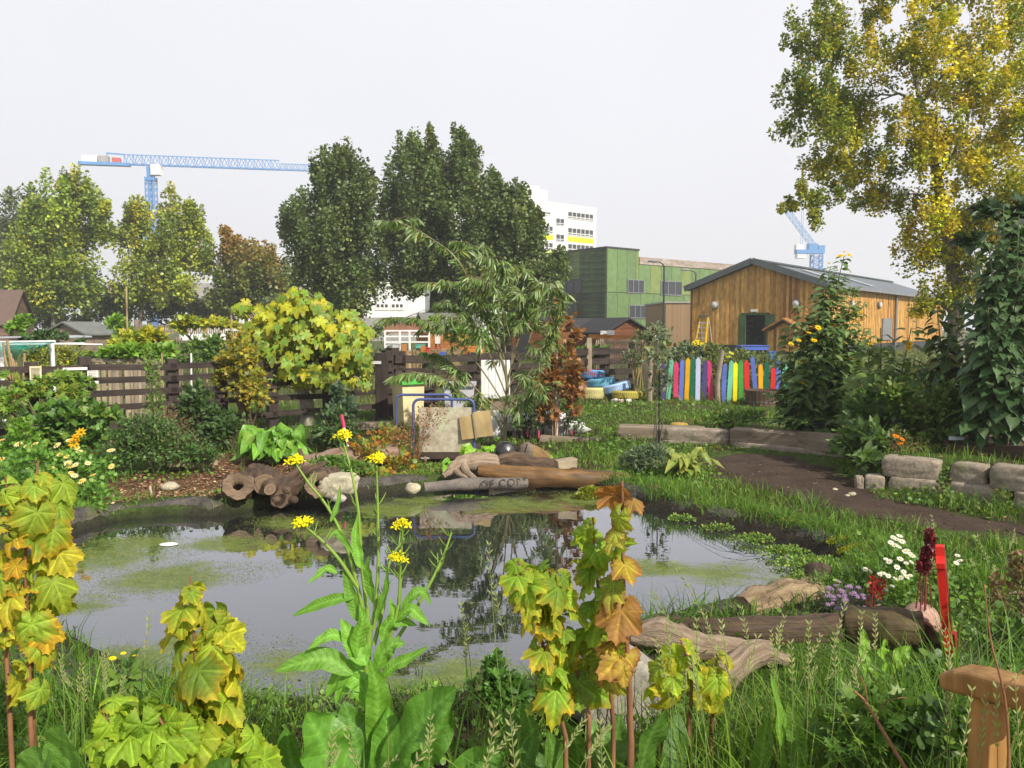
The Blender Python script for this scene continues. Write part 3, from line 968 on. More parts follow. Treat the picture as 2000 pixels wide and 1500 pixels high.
# ================================================================== white tower block
WO = at(1163, 600, 110); WO[2] = 0
wf = Face(WO, (.77, .64))
wt_ = thing('tower_block', 'white tower block with lime yellow bands and a flue, behind the dark tree', 'building', WO)
z_top = wf.px(1163, 410)[1]
mb = MB(); wf.box(mb, -24, 0, 0, z_top, -14, 0); wf.box(mb, -24.05, .05, z_top, z_top + .25, -14.05, .05); mb.build('wall', M_render_white, wt_, smooth=False)
a = wf.px(1040, 385); b = wf.px(1072, 400)
mb = MB(); wf.box(mb, a[0] - 2, b[0], z_top + .25, z_top + 1.7, -7, -.3); wf.box(mb, a[0] - 2, b[0] - 1.2, z_top + 1.7, z_top + 2.1, -6.5, -.5); mb.build('stair_tower', M_render_white, wt_, smooth=False)
a = wf.px(1037, 365)
mb = MB(); mb.tube([wf.o + wf.u * a[0] - wf.n * 3 + [0, 0, z_top], wf.o + wf.u * a[0] - wf.n * 3 + [0, 0, z_top + 3.4]], .28, 10); mb.build('flue', M_grey, wt_)
for rc, nx in (((1108, 415, 1159, 430), 6), ((1108, 446, 1159, 462), 6), ((1108, 477, 1159, 493), 6), ((1056, 440, 1080, 456), 3), ((1046, 472, 1080, 488), 4), ((1046, 412, 1076, 420), 3)):
    window(wf, wf.rect(*rc), wt_, nx, 2, .13, frame=M_frame)
for rc in ((1085, 426, 1102, 441), (1085, 457, 1102, 472), (1085, 490, 1102, 503)): window(wf, wf.rect(*rc), wt_, 2, 2, .10)
for rc in ((1034, 457, 1080, 467), (1108, 464, 1159, 474), (1040, 490, 1080, 498)):
    mb = MB(); u0, u1, z0, z1 = wf.rect(*rc); wf.box(mb, u0, u1, z0, z1, -.02, .04); mb.build('lime_band', M_lime, wt_, smooth=False)

# lower white block seen under the dark tree
LO = at(800, 600, 78); LO[2] = 0
lf = Face(LO, (1, .12))
lb = thing('white_building', 'low white building with a row of windows, seen under the dark tree', 'building', LO)
mb = MB(); lf.box(mb, -6, 1.5, 2.6, 6.2, -9, 0); mb.build('wall', M_render_white, lb, smooth=False)
mb = MB(); lf.box(mb, -6, 1.5, 0, 2.6, -9, .2); mb.build('plinth', M_concrete, lb, smooth=False)
for x0, x1, k in ((733, 760, 3), (763, 789, 3)): window(lf, lf.rect(x0, 592, x1, 606), lb, k, 2, .12, frame=M_white)
# pale gable and scaffolded block at left
GO = at(432, 600, 82); GO[2] = 0
gf = Face(GO, (1, .1))
gb = thing('white_house', 'plain white house wall glimpsed between the orange tree and the yellow trees', 'building', GO)
mb = MB(); gf.box(mb, -4.2, .5, 0, 4.6, -8, 0); mb.build('wall', M_render_white, gb, smooth=False)
mb = MB(); gf.box(mb, -4.4, .7, 4.6, 4.85, -8.2, .2); gf.box(mb, -3.6, -.4, 4.85, 6.2, -7, -1); mb.build('roof', M_concrete, gb, smooth=False)
SO = at(575, 600, 125); SO[2] = 0
sf = Face(SO, (1, .15))
sb_ = thing('scaffolded_building', 'grey building wrapped in pale scaffolding beside the dark tree', 'building', SO)
mb = MB(); sf.box(mb, -12, .2, 0, 11.2, -10, 0); mb.build('wall', M_concrete, sb_, smooth=False)
mb = MB()
for k in range(14): sf.box(mb, -12.4 + k * .95, -12.32 + k * .95, 0, 13, .9, 1.0)
for k in range(8): sf.box(mb, -12.6, .4, 1.6 * k + 1, 1.6 * k + 1.12, .85, 1.02); sf.box(mb, -12.6, .4, 1.6 * k + 1.9, 1.6 * k + 1.98, 1.02, 1.08)
mb.build('scaffold', M_white, sb_, smooth=False)

# ================================================================== green panelled building
GC = at(1185, 600, 60); GC[2] = 0
gr = Face(GC, (.78, .62)); gl_ = Face(GC + np.array([-.62, .78, 0]) * 12, (.62, -.78))
gb = thing('green_building', 'two storey green panelled building behind the brown sheds', 'building', GC)
ztop = gr.px(1185, 484)[1]; uu = gr.px(1248, 500)[0]
zl = gr.px(1252, 502)[1]; zb = gr.px(1252, 516)[1]
greens = [(.14, .225, .085), (.147, .232, .09), (.15, .228, .095), (.138, .215, .09), (.19, .25, .08)]
mb = MB()


def panels(face, u0, u1, z0, z1, w, d=.0):
    k = 0; u = u0
    while u < u1 - .05:
        e = min(u1, u + w * rng.uniform(.8, 1.2))
        cc = np.array(greens[rng.integers(0, 4) if rng.random() < .8 else 4]) * rng.uniform(.95, 1.05)
        face.box(mb, u + .012, e - .012, z0 + .01, z1 - .01, -.12, d, cc); u = e


zm = gr.px(1185, 570)[1]; z2 = gr.px(1240, 597)[1]
panels(gr, 0, uu, zm, ztop, 1.2); panels(gr, uu, 18, zm, zb, 1.25); panels(gr, 0, 18, 0, zm - .02, 1.25)
panels(gl_, 0, 12, zm, ztop, 1.3); panels(gl_, 0, 12, 0, zm - .02, 1.3)
mb.build('cladding', M_greenpanel, gb, smooth=False)
mb = MB(); gr.box(mb, -.0, uu, 0, ztop - .02, -11.9, -.13, (.03, .035, .03)); gr.box(mb, uu, 18, 0, zb - .02, -11.9, -.13, (.03, .035, .03)); mb.build('inner_wall', M_darkgrey, gb, smooth=False)
mb = MB(); gr.box(mb, uu + .02, 18, zb, zl, -6, .06, (.30, .24, .19)); mb.build('timber_parapet', mat_wood('weathered_parapet', (.24, .17, .13), (.42, .37, .33), (.5, 3, 3), .85, .2), gb, smooth=False)
mb = MB(); gr.box(mb, -.06, uu + .03, ztop, ztop + .12, -12, .05, (.05, .08, .045)); mb.build('roof_edge', M_darkgrey, gb, smooth=False)
for rc, nx in (((1225, 546, 1257, 573), 3), ((1290, 549, 1331, 577), 3), ((1351, 553, 1362, 560), 1), ((1228, 596, 1293, 622), 6)):
    window(gr, gr.rect(*rc), gb, nx, 1, .07, frame=M_frame_dark if nx == 1 else M_grey)
for rc, nx in (((1106, 545, 1136, 573), 2), ((1110, 595, 1128, 612), 2)): window(gl_, gl_.rect(*rc), gb, nx, 1, .08, frame=M_frame_dark)

# brick building between the green building and the barn
BO = at(1300, 620, 52); BO[2] = 0
bf = Face(BO, (1, .05))
M_brick, t, o = _nt('yellow_brick')
g = attr(t, 'Gco', 'Vector')
bt = t.nodes.new('ShaderNodeTexBrick'); bt.inputs['Scale'].default_value = 4.4; bt.inputs['Mortar Size'].default_value = .012
bt.inputs['Color1'].default_value = (.30, .20, .11, 1); bt.inputs['Color2'].default_value = (.24, .15, .08, 1); bt.inputs['Mortar'].default_value = (.30, .27, .22, 1)
xz = N(t, 'ShaderNodeSeparateXYZ'); t.links.new(g, xz.inputs[0]); cx_ = N(t, 'ShaderNodeCombineXYZ'); t.links.new(xz.outputs[0], cx_.inputs[0]); t.links.new(xz.outputs[1], cx_.inputs[1])
t.links.new(cx_.outputs[0], bt.inputs['Vector']); principled(t, o, bt.outputs[0], .9, .2)
zb_ = bf.px(1320, 592)[1]
bb = thing('brick_outbuilding', 'low yellow brick outbuilding between the green building and the wooden barn', 'building', BO)
mb = MB(); bf.box(mb, 0, 6, 0, zb_, -6, 0); mb.build('wall', M_brick, bb, smooth=False)
mb = MB(); bf.box(mb, -.08, 6.08, zb_, zb_ + .1, -6.1, .08); mb.build('coping', M_concrete, bb, smooth=False)

# street lamps
for px, d, ytop, lab in ((1296, 47, 515, 'taller street lamp in front of the green building windows'), (1358, 58, 531, 'shorter street lamp beside the barn roof slope')):
    b = at(px, 620, d); b[2] = .2
    zt = at(px, ytop, d)[2]
    l = thing('street_lamp', lab, 'street lamp', b, 'street lamps behind the barn')
    mb = MB(); mb.tube([b, [b[0], b[1], zt - 1], [b[0], b[1], zt - .15], [b[0] - .12, b[1], zt]], [.07, .055, .05, .045], 8); mb.build('post', M_lampblack, l)
    ex = 21 / FPX * d
    mb = MB(); mb.tube([[b[0] - .12, b[1], zt], [b[0] - ex + .3, b[1], zt + .12]], .035, 6); mb.build('arm', M_lampblack, l)
    mb = MB(); mb.rock([b[0] - ex, b[1], zt + .14], (.36, .12, .08), 3, .05, sub=2); mb.build('lamp_head', M_grey, l)

# ================================================================== timber barn
M_clad = mat_wood('cedar_cladding', (.62, .62, .6), (1.15, 1.12, 1.05), (1.2, 9, 9), .65, .25, usecol=True)
M_roof = mat_plain('grey_metal_roof', (.13, .15, .17), .45, .5)
M_fascia = mat_plain('slate_grey_fascia', (.10, .12, .125), .6)
M_greendoor = mat_wood('green_shutter', (.035, .075, .03), (.06, .12, .05), (1, 8, 8), .7, .2)
M_rl = mat_plain('translucent_rooflight', (.35, .38, .40), .3)
M_lens = mat_plain('frosted_lamp_lens', (.55, .55, .52), .4)
CR = np.array([14.8, 38.0, 0]); ub = np.array([-.77, .64, 0]); vb = np.array([.64, .77, 0]); ub /= np.linalg.norm(ub); vb /= np.linalg.norm(vb)
W, L, ZE, ZR, ZF = 6.95, 25.0, 3.66, 4.86, .28
bar = thing('timber_barn', 'timber clad barn with grey metal roof and an open green shuttered door', 'barn', CR + [0, 0, ZF])
FL = CR + ub * W
ff = Face(FL, -ub)          # gable front, u runs left to right
fs = Face(CR, vb)           # long right side
boards = [(.66, .38, .11), (.55, .29, .08), (.72, .45, .15), (.44, .21, .06), (.60, .34, .09), (.30, .13, .04)]
bw = [.28, .18, .18, .10, .18, .08]


def gz(u): return ZE + (ZR - ZE) * (1 - abs(u - W / 2) / (W / 2)) - .08


du0, du1, dz0, dz1 = ff.rect(1457, 615, 1493, 690)
dz0 = .5
mb = MB(); u = 0; k = 0
while u < W - .02:
    e = min(W, u + .135); cc = np.array(boards[rng.choice(6, p=bw)]) * rng.uniform(.85, 1.12)
    d = .022 if k % 2 else .0
    z1 = min(gz(u), gz(e))
    if e > du0 - .13 and u < du1 + .13:
        ff.box(mb, u, e - .006, dz1 + .1, z1, -.05, d, cc)
    else:
        ff.box(mb, u, e - .006, .72, z1, -.05, d, cc)
    u = e; k += 1
u = .0; k = 0
while u < L:
    e = u + .145; cc = np.array(boards[rng.choice(6, p=[.34, .16, .24, .05, .18, .03])]) * rng.uniform(.9, 1.12)
    fs.box(mb, u, e - .006, .72, ZE - .06, -.05, .022 if k % 2 else 0, cc); u = e; k += 1
mb.build('cladding', M_clad, bar, smooth=False)
mb = MB(); ff.box(mb, .02, W - .02, ZF - .1, .72, -.2, -.01); fs.box(mb, 0.02, L, ZF - .1, .72, -.2, -.012); mb.build('plinth', M_darkgrey, bar, smooth=False)
mb = MB(); bk = Face(FL + vb * L, -ub); bk.box(mb, 0, W, 0, ZE, -.1, 0); lfw = Face(FL + vb * L, -vb); lfw.box(mb, .2, L - .2, 0, ZE, -.1, 0); mb.build('rear_wall', M_clad, bar, smooth=False)
mb = MB(); fs.box(mb, .15, L - .1, ZF - .1, ZE - .12, -.16, -.08); ff.box(mb, .1, du0 - .1, ZF - .1, ZE - .1, -.16, -.08); ff.box(mb, du1 + .1, W - .1, ZF - .1, ZE - .1, -.16, -.08); ff.box(mb, du0 - .1, du1 + .1, dz1 + .1, ZE - .1, -.16, -.08)  # added boxes block light through board gaps; near-black colour stands in for shade
ff.box(mb, .1, W - .1, ZF - .06, ZF - .02, -L + .3, -.2); mb.build('light_blocking_lining', mat_plain('painted_interior_dark', (.012, .012, .012), .9, .1), bar, smooth=False)
# corrugated roof sheets
mb = MB(); nc = 330
for side in (0, 1):
    e0 = (FL if side == 0 else CR) + (ub if side == 0 else -ub) * .22
    r0 = CR + ub * W / 2
    ss = np.linspace(-.3, L + .3, nc); wv_ = .022 * np.cos(np.arange(nc) * PI / 2 * 1.0) + .06
    ze = ZE - (ZR - ZE) * .22 / (W / 2)
    A = e0 + ss[:, None] * vb + np.stack([0 * ss, 0 * ss, ze + wv_], 1); B = r0 + ss[:, None] * vb + np.stack([0 * ss, 0 * ss, ZR + wv_], 1)
    V = np.concatenate([A, B]); F = [(i, i + 1, nc + i + 1, nc + i) for i in range(nc - 1)]
    mb.add(V, F); mb.add(V - [0, 0, .10], F)
rf = mb.build('roof', M_roof, bar, smooth=True)
mb = MB(); r0 = CR + ub * W / 2; ss = np.linspace(-.32, L, 120)
for i in range(0, 119): mb.beam(r0 + vb * ss[i] + [0, 0, ZR + .10 + .03 * (i % 2)], r0 + vb * (ss[i] + .2) + [0, 0, ZR + .10 + .03 * (i % 2)], .34, .07)
mb.build('ridge_cap', M_fascia, rf, smooth=False)
for q in range(2):
    mb = MB()
    s0 = 4.5 + q * 5; a_ = CR + vb * s0 + ub * .5; b_ = CR + vb * s0 + ub * 2.6
    mb.beam(a_ + [0, 0, ZE + .30], b_ + [0, 0, ZE + .30 + 2.1 * (ZR - ZE) / (W / 2)], .9, .06)
    mb.build('rooflight', M_rl, rf, smooth=False)
mb = MB()
mb.beam(FL - vb * .3 + ub * .22 + [0, 0, ZE - .02], r0 - vb * .3 + [0, 0, ZR + .07], .06, .30); mb.beam(CR - vb * .3 - ub * .22 + [0, 0, ZE - .02], r0 - vb * .3 + [0, 0, ZR + .07], .06, .30)
mb.build('bargeboard', M_fascia, bar, smooth=False)
mb = MB(); mb.beam(CR - ub * .30 + vb * -.2 + [0, 0, ZE - .09], CR - ub * .30 + vb * L + [0, 0, ZE - .09], .13, .12); mb.build('gutter', M_grey, bar, smooth=False)
uD = fs.px(1746, 640)[0]
mb = MB(); mb.tube([CR + vb * uD - ub * .1 + [0, 0, .5], CR + vb * uD - ub * .1 + [0, 0, ZE - .15]], .075, 8); mb.build('downpipe', M_grey, bar)
# door with open shutters
d_ = MB(); ff.box(d_, du0 - .10, du0, dz0, dz1 + .08, -.05, .05); ff.box(d_, du1, du1 + .08, dz0, dz1 + .08, -.05, .05); ff.box(d_, du0, du1, dz1, dz1 + .08, -.05, .05)
fr_ = d_.build('door_frame', M_greendoor, bar, smooth=False)
mb = MB(); ff.box(mb, du0 - .33, du0 - .11, dz0, dz1 + .02, .03, .09); mb.build('shutter', M_greendoor, fr_, smooth=False)
mb = MB(); ff.box(mb, du1 + .09, du1 + .52, dz0, dz1 + .02, .03, .09)
for q in range(4): ff.box(mb, du1 + .12, du1 + .49, dz0 + .2 + q * .5, dz0 + .26 + q * .5, .09, .105)
mb.build('shutter', M_greendoor, fr_, smooth=False)
mb = MB(); a = ff.rect(1467, 604, 1480, 609); ff.box(mb, a[0], a[1], a[2], a[3], .02, .06); mb.build('door_sign', M_white, bar, smooth=False)
for fc_, px, py in ((ff, 1397, 596), (ff, 1556, 593), (fs, 1661, 594), (fs, 1715, 596)):
    u_, z_ = fc_.px(px, py); c = fc_.o * [1, 1, 0] + fc_.u * u_ + [0, 0, z_]
    R = np.stack([fc_.u, np.array([0, 0, 1.0]), fc_.n], 1)
    mb = MB(); mb.lathe([(.0, .03), (.21, .03), (.21, .11), (.17, .16)], c, 20, R=R); l = mb.build('wall_lamp', M_grey, bar)
    mb = MB(); mb.lathe([(.17, .155), (.13, .19), (.0, .21)], c, 20, R=R); mb.build('lamp_lens', M_lens, l)
a = fs.rect(1722, 622, 1738, 662)
mb = MB(); fs.box(mb, a[0], a[1], .9, a[3], .025, .09); mb.build('shutter', M_grey, bar, smooth=False)
# little timber porch on the gable
pu, pz = ff.px(1541, 621)
po = thing('timber_porch', 'small gabled timber porch against the barn front beside the door', 'porch', ff.o + ff.u * pu + ff.n * .6 + [0, 0, ZF])
mb = MB(); u = pu - .8
while u < pu + .8:
    cc = np.array(boards[rng.choice(6, p=bw)]) * .95; ff.box(mb, u, u + .135, .45, pz - .25 - abs(u + .07 - pu) * .55, .50, .58, cc); u += .14
mb.build('front_wall', M_clad, po, smooth=False)
mb = MB()
P = lambda u_, z_, d_: ff.o * [1, 1, 0] + ff.u * u_ + ff.n * d_ + [0, 0, z_]
for s_ in (-1, 1):
    mb.prism([(0, 0), (1.0, -.56), (1.0, -.64), (0, -.08)], P(pu, pz, .03), ff.u * s_, (0, 0, 1), ff.n, .85, (.40, .20, .07))
mb.build('roof', M_clad, po, smooth=False)
mb = MB()
for s_ in (-1, 1): mb.beam(P(pu + s_ * .82, ZF, .52), P(pu + s_ * .82, pz - .55, .52), .1, .1, (.36, .17, .06))
mb.build('post', M_clad, po, smooth=False)
# yellow stepladder by the gable
lb0 = P(ff.px(1381, 660)[0], ZF, .9)
ld = thing('stepladder', 'yellow stepladder standing open by the barn gable', 'ladder', lb0)
M_yel = mat_plain('yellow_fibreglass', (.72, .50, .01), .5)
zt = at(1386, 618, 40)[2]
mb = MB()
for s_ in (-.25, .25): mb.beam(lb0 + ff.u * s_ * 1.25, lb0 + ff.u * s_ * .8 - ff.n * .55 + [0, 0, zt - ZF], .06, .09, up=ff.n)
mb.build('side_rail', M_yel, ld, smooth=False)
mb = MB()
for q in range(1, 7):
    f_ = q / 7.2; mb.beam(lb0 - ff.u * .26 - ff.n * .55 * f_ + [0, 0, (zt - ZF) * f_], lb0 + ff.u * .26 - ff.n * .55 * f_ + [0, 0, (zt - ZF) * f_], .10, .04)
mb.build('step', M_frame, ld, smooth=False)
mb = MB(); mb.box(lb0 - ff.n * .52 + [0, 0, zt - ZF + .03], (.42, .30, .09)); mb.build('top_cap', M_darkgrey, ld, smooth=False)
mb = MB()
for s_ in (-.28, .28): mb.beam(lb0 + ff.u * s_ * 1.1 - ff.n * 1.0 + [0, 0, 0], lb0 + ff.u * s_ * .8 - ff.n * .6 + [0, 0, zt - ZF - .1], .04, .04, up=ff.n)
mb.build('back_leg', M_frame, ld, smooth=False)


# ================================================================== sheds
def shed(name, label, c, yaw, W, L, hw, hr, wood, roof, group=None, felt=.12):
    c = np.asarray(c, float)
    v = np.array([math.cos(yaw), math.sin(yaw), 0]); u = np.array([v[1], -v[0], 0])
    s = thing(name, label, 'shed', c, group)
    mb = MB(); nb = int(hw / .13)
    for sgn, ax, ln, wd in ((1, v, W, L), (-1, v, W, L)):
        p = c + v * sgn * L / 2
        for k in range(nb):
            z = k * .13; mb.beam(p - u * W / 2 + [0, 0, z + .065], p + u * W / 2 + [0, 0, z + .065], .03 + .012 * (k % 2), .125, wood * rng.uniform(.88, 1.1))
        z = nb * .13
        while z < hw + hr - .05:
            q = max(0, (hw + hr - z - .06) / hr) * W / 2; mb.beam(p - u * q + [0, 0, z + .06], p + u * q + [0, 0, z + .06], .03, .125, wood * rng.uniform(.88, 1.1)); z += .13
    for sgn in (1, -1):
        p = c + u * sgn * W / 2
        for k in range(nb): mb.beam(p - v * L / 2 + [0, 0, k * .13 + .065], p + v * L / 2 + [0, 0, k * .13 + .065], .03 + .012 * (k % 2), .125, wood * rng.uniform(.88, 1.1))
    mb.build('wall', M_shedwood, s, smooth=False)
    mb = MB()
    for sgn in (1, -1):
        mb.prism([(0, 0), (W / 2 + .2, -hr * (1 + .4 / W)), (W / 2 + .2, -hr * (1 + .4 / W) - .07), (0, -.07)], c - v * (L / 2 + .18) + [0, 0, hw + hr + .1], u * sgn, (0, 0, 1), v, L + .36)
    mb.build('roof', roof, s, smooth=False)
    return s, u, v


M_shedwood = mat_wood('stained_shed_boards', (.65, .62, .6), (1.15, 1.12, 1.1), (1.5, 9, 9), .8, .25, usecol=True)
M_felt = mat_plain('dark_roofing_felt', (.045, .045, .05), .9, .2); M_feltg = mat_plain('grey_green_roofing_felt', (.16, .17, .16), .95, .2)
brown = np.array([.17, .065, .03]); orange = np.array([.36, .14, .035]); grey_w = np.array([.28, .22, .17])
c = at(1222, 660, 32); c[2] = hz(c[0], c[1]); c = c + [-.45, 1.0, 0]
shed('garden_shed', 'dark brown shed with its gable facing the picket fence', c, math.radians(112), 1.9, 2.6, 1.15, .50, brown, M_felt, 'brown allotment sheds')
c = at(1068, 660, 34); c[2] = hz(c[0], c[1]); c = c + [0, 1.0, 0]
s_, u_, v_ = shed('garden_shed', 'orange brown shed with a painted dark opening behind the willow', c, math.radians(60), 2.0, 2.4, 1.35, .45, np.array([.26, .105, .035]), M_felt, 'brown allotment sheds')
mb = MB(); p = c - v_ * 1.235; mb.beam(p - u_ * .75 + [0, 0, .55], p - u_ * .15 + [0, 0, .55], .02, 1.1); mb.build('doorway_shade_panel', M_darkgrey, s_, smooth=False)  # flat dark panel paints in the shade of the open front
c = at(1140, 660, 36); c[2] = hz(c[0], c[1]); c = c + [0, 1.4, 0]
shed('garden_shed', 'long dark roofed shed with a pale skylight strip between the other brown sheds', c, math.radians(5), 2.2, 3.4, 1.2, .45, brown, M_felt, 'brown allotment sheds')
c = at(862, 660, 33); c[2] = hz(c[0], c[1]); c = c + [.2, .8, 0]
shed('garden_shed', 'orange shed with a grey felt roof under the dark tree', c, math.radians(28), 1.3, 2.3, 1.35, .5, orange, M_feltg, 'brown allotment sheds')
c = at(158, 660, 34); c[2] = hz(c[0], c[1])
shed('garden_shed', 'small weathered grey shed with a low pale roof at the left', c, math.radians(75), 1.9, 1.6, 1.05, .42, grey_w, M_feltg)
c = at(-150, 640, 42); c[2] = .3
shed('barn', 'big dim brown barn roof at the far left edge', c, math.radians(20), 6, 9, 1.5, 1.75, np.array([.20, .13, .10]), mat_plain('rusty_brown_roof', (.13, .085, .07), .8))


# ================================================================== trees
def lobe(px, py, rx, ry, d, dd=0.0, k=.9):
    c = at(px, py, d); s = d / FPX
    c = c + [0, dd, 0]
    return c, np.array([rx * s, (rx + ry) / 2 * s * k, ry * s])


def tree(name, label, base, lobes, leaf, nleaf, colors, trunk_r, group=None, clump=.45, tpl=T_DIAM, upness=.2, stretch=1.3, bark=None, fork=.35, forks=None, hue=None, limbs=40, jit=.18, fill=.5, spike=.45):
    base = np.asarray(base, float)
    t_ = thing(name, label, 'tree', base, group)
    vol = np.array([(r[0] * r[1] * r[2]) ** .52 for _, r in lobes])
    per = 90
    nc = max(len(lobes) * 2, int(nleaf / per))
    k = rng.choice(len(lobes), nc, p=vol / vol.sum())
    Cc = np.array([c for c, _ in lobes])[k]; Rr = np.array([r for _, r in lobes])[k]
    d = rdir(nc, -.85, 1); rad = rng.uniform(0, 1, nc) ** fill
    cc = Cc + d * Rr * rad[:, None] * .93
    sz = np.minimum(clump * rng.uniform(.55, 1.2, nc), .55 * Rr.min(1)); st_ = np.full(nc, stretch)
    sp_ = (rng.random(nc) < spike) & (d[:, 2] > -.25)
    cc[sp_] = (Cc + d * Rr * rng.uniform(.92, 1.10, (nc, 1)) + np.array([0, 0, 1.0]) * (Rr[:, 2:] * rng.uniform(0, .12, (nc, 1))))[sp_]; sz[sp_] *= .55; st_[sp_] *= 1.9
    n = nc * per; j = np.repeat(np.arange(nc), per)
    off = rng.normal(0, 1, (n, 3)); off *= (np.minimum(1, 1.9 / (np.linalg.norm(off, axis=1)[:, None] + 1e-6)))
    pos = cc[j] + off * sz[j][:, None] * np.stack([np.full(n, .52), np.full(n, .52), .52 * st_[j]], 1)
    ld = rdir(n) + off * .5 + np.array([0, 0, upness]) + np.array([0, 0, -.5]) * (1 - upness)
    nr = rdir(n, -.2, 1) + np.array([.1, -.2, .7])
    ccol = pal(colors, nc, .22)
    if hue is not None: ccol = hue(cc, ccol)
    col = ccol[j] * np.exp(rng.normal(0, jit, n))[:, None]
    sw = rng.random(n) < .2
    col[sw] = pal(colors, int(sw.sum()), .1)
    mb = MB()
    leaves(mb, tpl, pos, ld, nr, leaf * rng.uniform(.65, 1.2, n), np.clip(col, 0, 1))
    mb.build('crown', M_leaf_tree, t_)
    # trunk, limbs and twigs
    top = np.array([c for c, _ in lobes]).mean(0)
    hi = max(c[2] + r[2] * .4 for c, r in lobes)
    tz = base[2] + (hi - base[2]) * .78
    tp = curve([base, base + [(top[0] - base[0]) * .12 + .05, 0, (tz - base[2]) * .35], [base[0] * .5 + top[0] * .5, base[1] * .6 + top[1] * .4, base[2] + (tz - base[2]) * .68], [top[0], top[1], tz]], 14)
    fr = np.linspace(1, .12, 14); fr[0] = 1.35
    tb = MB(); tb.tube(tp, trunk_r * fr, 10, rough=.18, fs=4)
    mb = MB()
    cand = [(tp[i], trunk_r * fr[i]) for i in range(3, 12)]
    order = np.argsort([np.min(np.linalg.norm(tp - lc, axis=1)) for lc, _ in lobes])
    for li in order:
        lc, lr = lobes[li]
        e = lc + [0, 0, lr[2] * .35]
        sc_ = [np.linalg.norm(e - q_) + 1.6 * max(0, q_[2] - e[2] + .35 * np.hypot(*(e - q_)[:2])) - r_ * 2 for q_, r_ in cand]
        s, rs = cand[int(np.argmin(sc_))]
        path = curve([s, s * .55 + e * .45 + [0, 0, .08 * np.linalg.norm(e - s)], e], 9)
        path[1:-1] += rng.normal(0, .04 * np.linalg.norm(e - s), (7, 3)) * .5; r0 = min(rs * .75, trunk_r * .42)
        cand += [(path[q_], r0 * (1 - q_ / 10)) for q_ in (3, 4, 5, 6)]
        mb.tube(path, np.linspace(r0, r0 * .2, 9), 7, rough=.12, fs=4)
        mem = np.where(k == li)[0]
        for q in mem[:max(3, int(limbs / len(lobes)))]:
            a = path[rng.integers(2, 9)]; b = cc[q]
            mb.tube(curve([a, (a + b) / 2 + [0, 0, .06 * np.linalg.norm(b - a)] + rng.normal(0, .05, 3), b], 6), np.linspace(r0 * .32, r0 * .06, 6), 5)
    tb.build('trunk', bark or M_bark, t_); mb.build('limbs', bark or M_bark, t_)
    return t_


DM = [(.115, .175, .045, 5), (.155, .215, .06, 3), (.21, .235, .05, 1.2), (.085, .135, .038, 2)]
D0 = 36
maple = 'dark green maples behind the allotment sheds'
b = gnd(700, D0)
tree('maple_tree', 'dark green maple with a broad rounded crown left of centre', b,
     [lobe(*a) for a in ((640, 470, 75, 110, D0), (600, 480, 50, 90, D0, .5), (575, 445, 28, 40, D0), (660, 380, 50, 80, D0, .3), (625, 345, 18, 42, D0), (683, 330, 16, 42, D0), (655, 320, 16, 30, D0, .6), (715, 420, 45, 80, D0, -.4), (722, 370, 14, 35, D0), (705, 520, 60, 70, D0), (630, 560, 55, 50, D0), (690, 575, 40, 45, D0, -.5))],
     .165, 40000, DM, .2, maple, .42, upness=.5, stretch=1.6)
b = gnd(845, D0 + 1.5)
tree('maple_tree', 'tallest dark green maple with spiky top in the middle of the skyline', b,
     [lobe(*a) for a in ((845, 430, 95, 100, D0 + 1), (810, 360, 55, 70, D0 + 1), (795, 300, 20, 40, D0 + 1), (840, 290, 12, 34, D0 + 1), (822, 300, 22, 36, D0 + 1.4), (890, 350, 45, 65, D0 + 1), (893, 300, 17, 38, D0 + 1), (918, 320, 14, 34, D0 + 1), (780, 450, 50, 60, D0 + 1), (850, 520, 90, 60, D0 + .6), (790, 545, 45, 40, D0 + .5), (905, 580, 55, 40, D0 + .8))],
     .165, 44000, DM, .24, maple, .42, upness=.5, stretch=1.6)
b = gnd(985, D0 - .5)
tree('maple_tree', 'dark green maple spreading right in front of the white tower block', b,
     [lobe(*a) for a in ((960, 460, 75, 80, D0 - 1), (965, 390, 22, 42, D0 - 1), (1005, 400, 24, 42, D0 - 1), (1000, 450, 45, 60, D0 - 1), (1005, 520, 52, 50, D0 - 1), (1040, 440, 22, 20, D0 - 1), (960, 560, 70, 55, D0 - 1.2), (1045, 545, 40, 34, D0 - 1), (1090, 530, 28, 26, D0 - 1), (1040, 470, 26, 30, D0 - 1), (1030, 590, 50, 35, D0 - 1), (930, 395, 25, 45, D0 - .8))],
     .165, 36000, DM, .2, maple, .42, upness=.5, stretch=1.6)
YG = [(.30, .39, .035, 4), (.19, .28, .035, 3), (.46, .44, .03, 1.6), (.11, .18, .03, 2)]
D1 = 48
gy_ = 'yellowing poplars at the left'
tree('poplar_tree', 'bushy yellow green poplar with a pointed top at the left', gnd(105, D1),
     [lobe(*a) for a in ((125, 430, 70, 70, D1), (150, 380, 28, 36, D1), (130, 375, 18, 30, D1), (185, 410, 22, 26, D1), (195, 455, 24, 22, D1), (70, 420, 30, 30, D1), (90, 500, 75, 60, D1), (158, 520, 44, 40, D1, -.5), (120, 570, 80, 45, D1), (60, 560, 40, 45, D1))],
     .22, 27000, YG, .2, gy_, .6, upness=.4, stretch=1.4, bark=M_palebark)
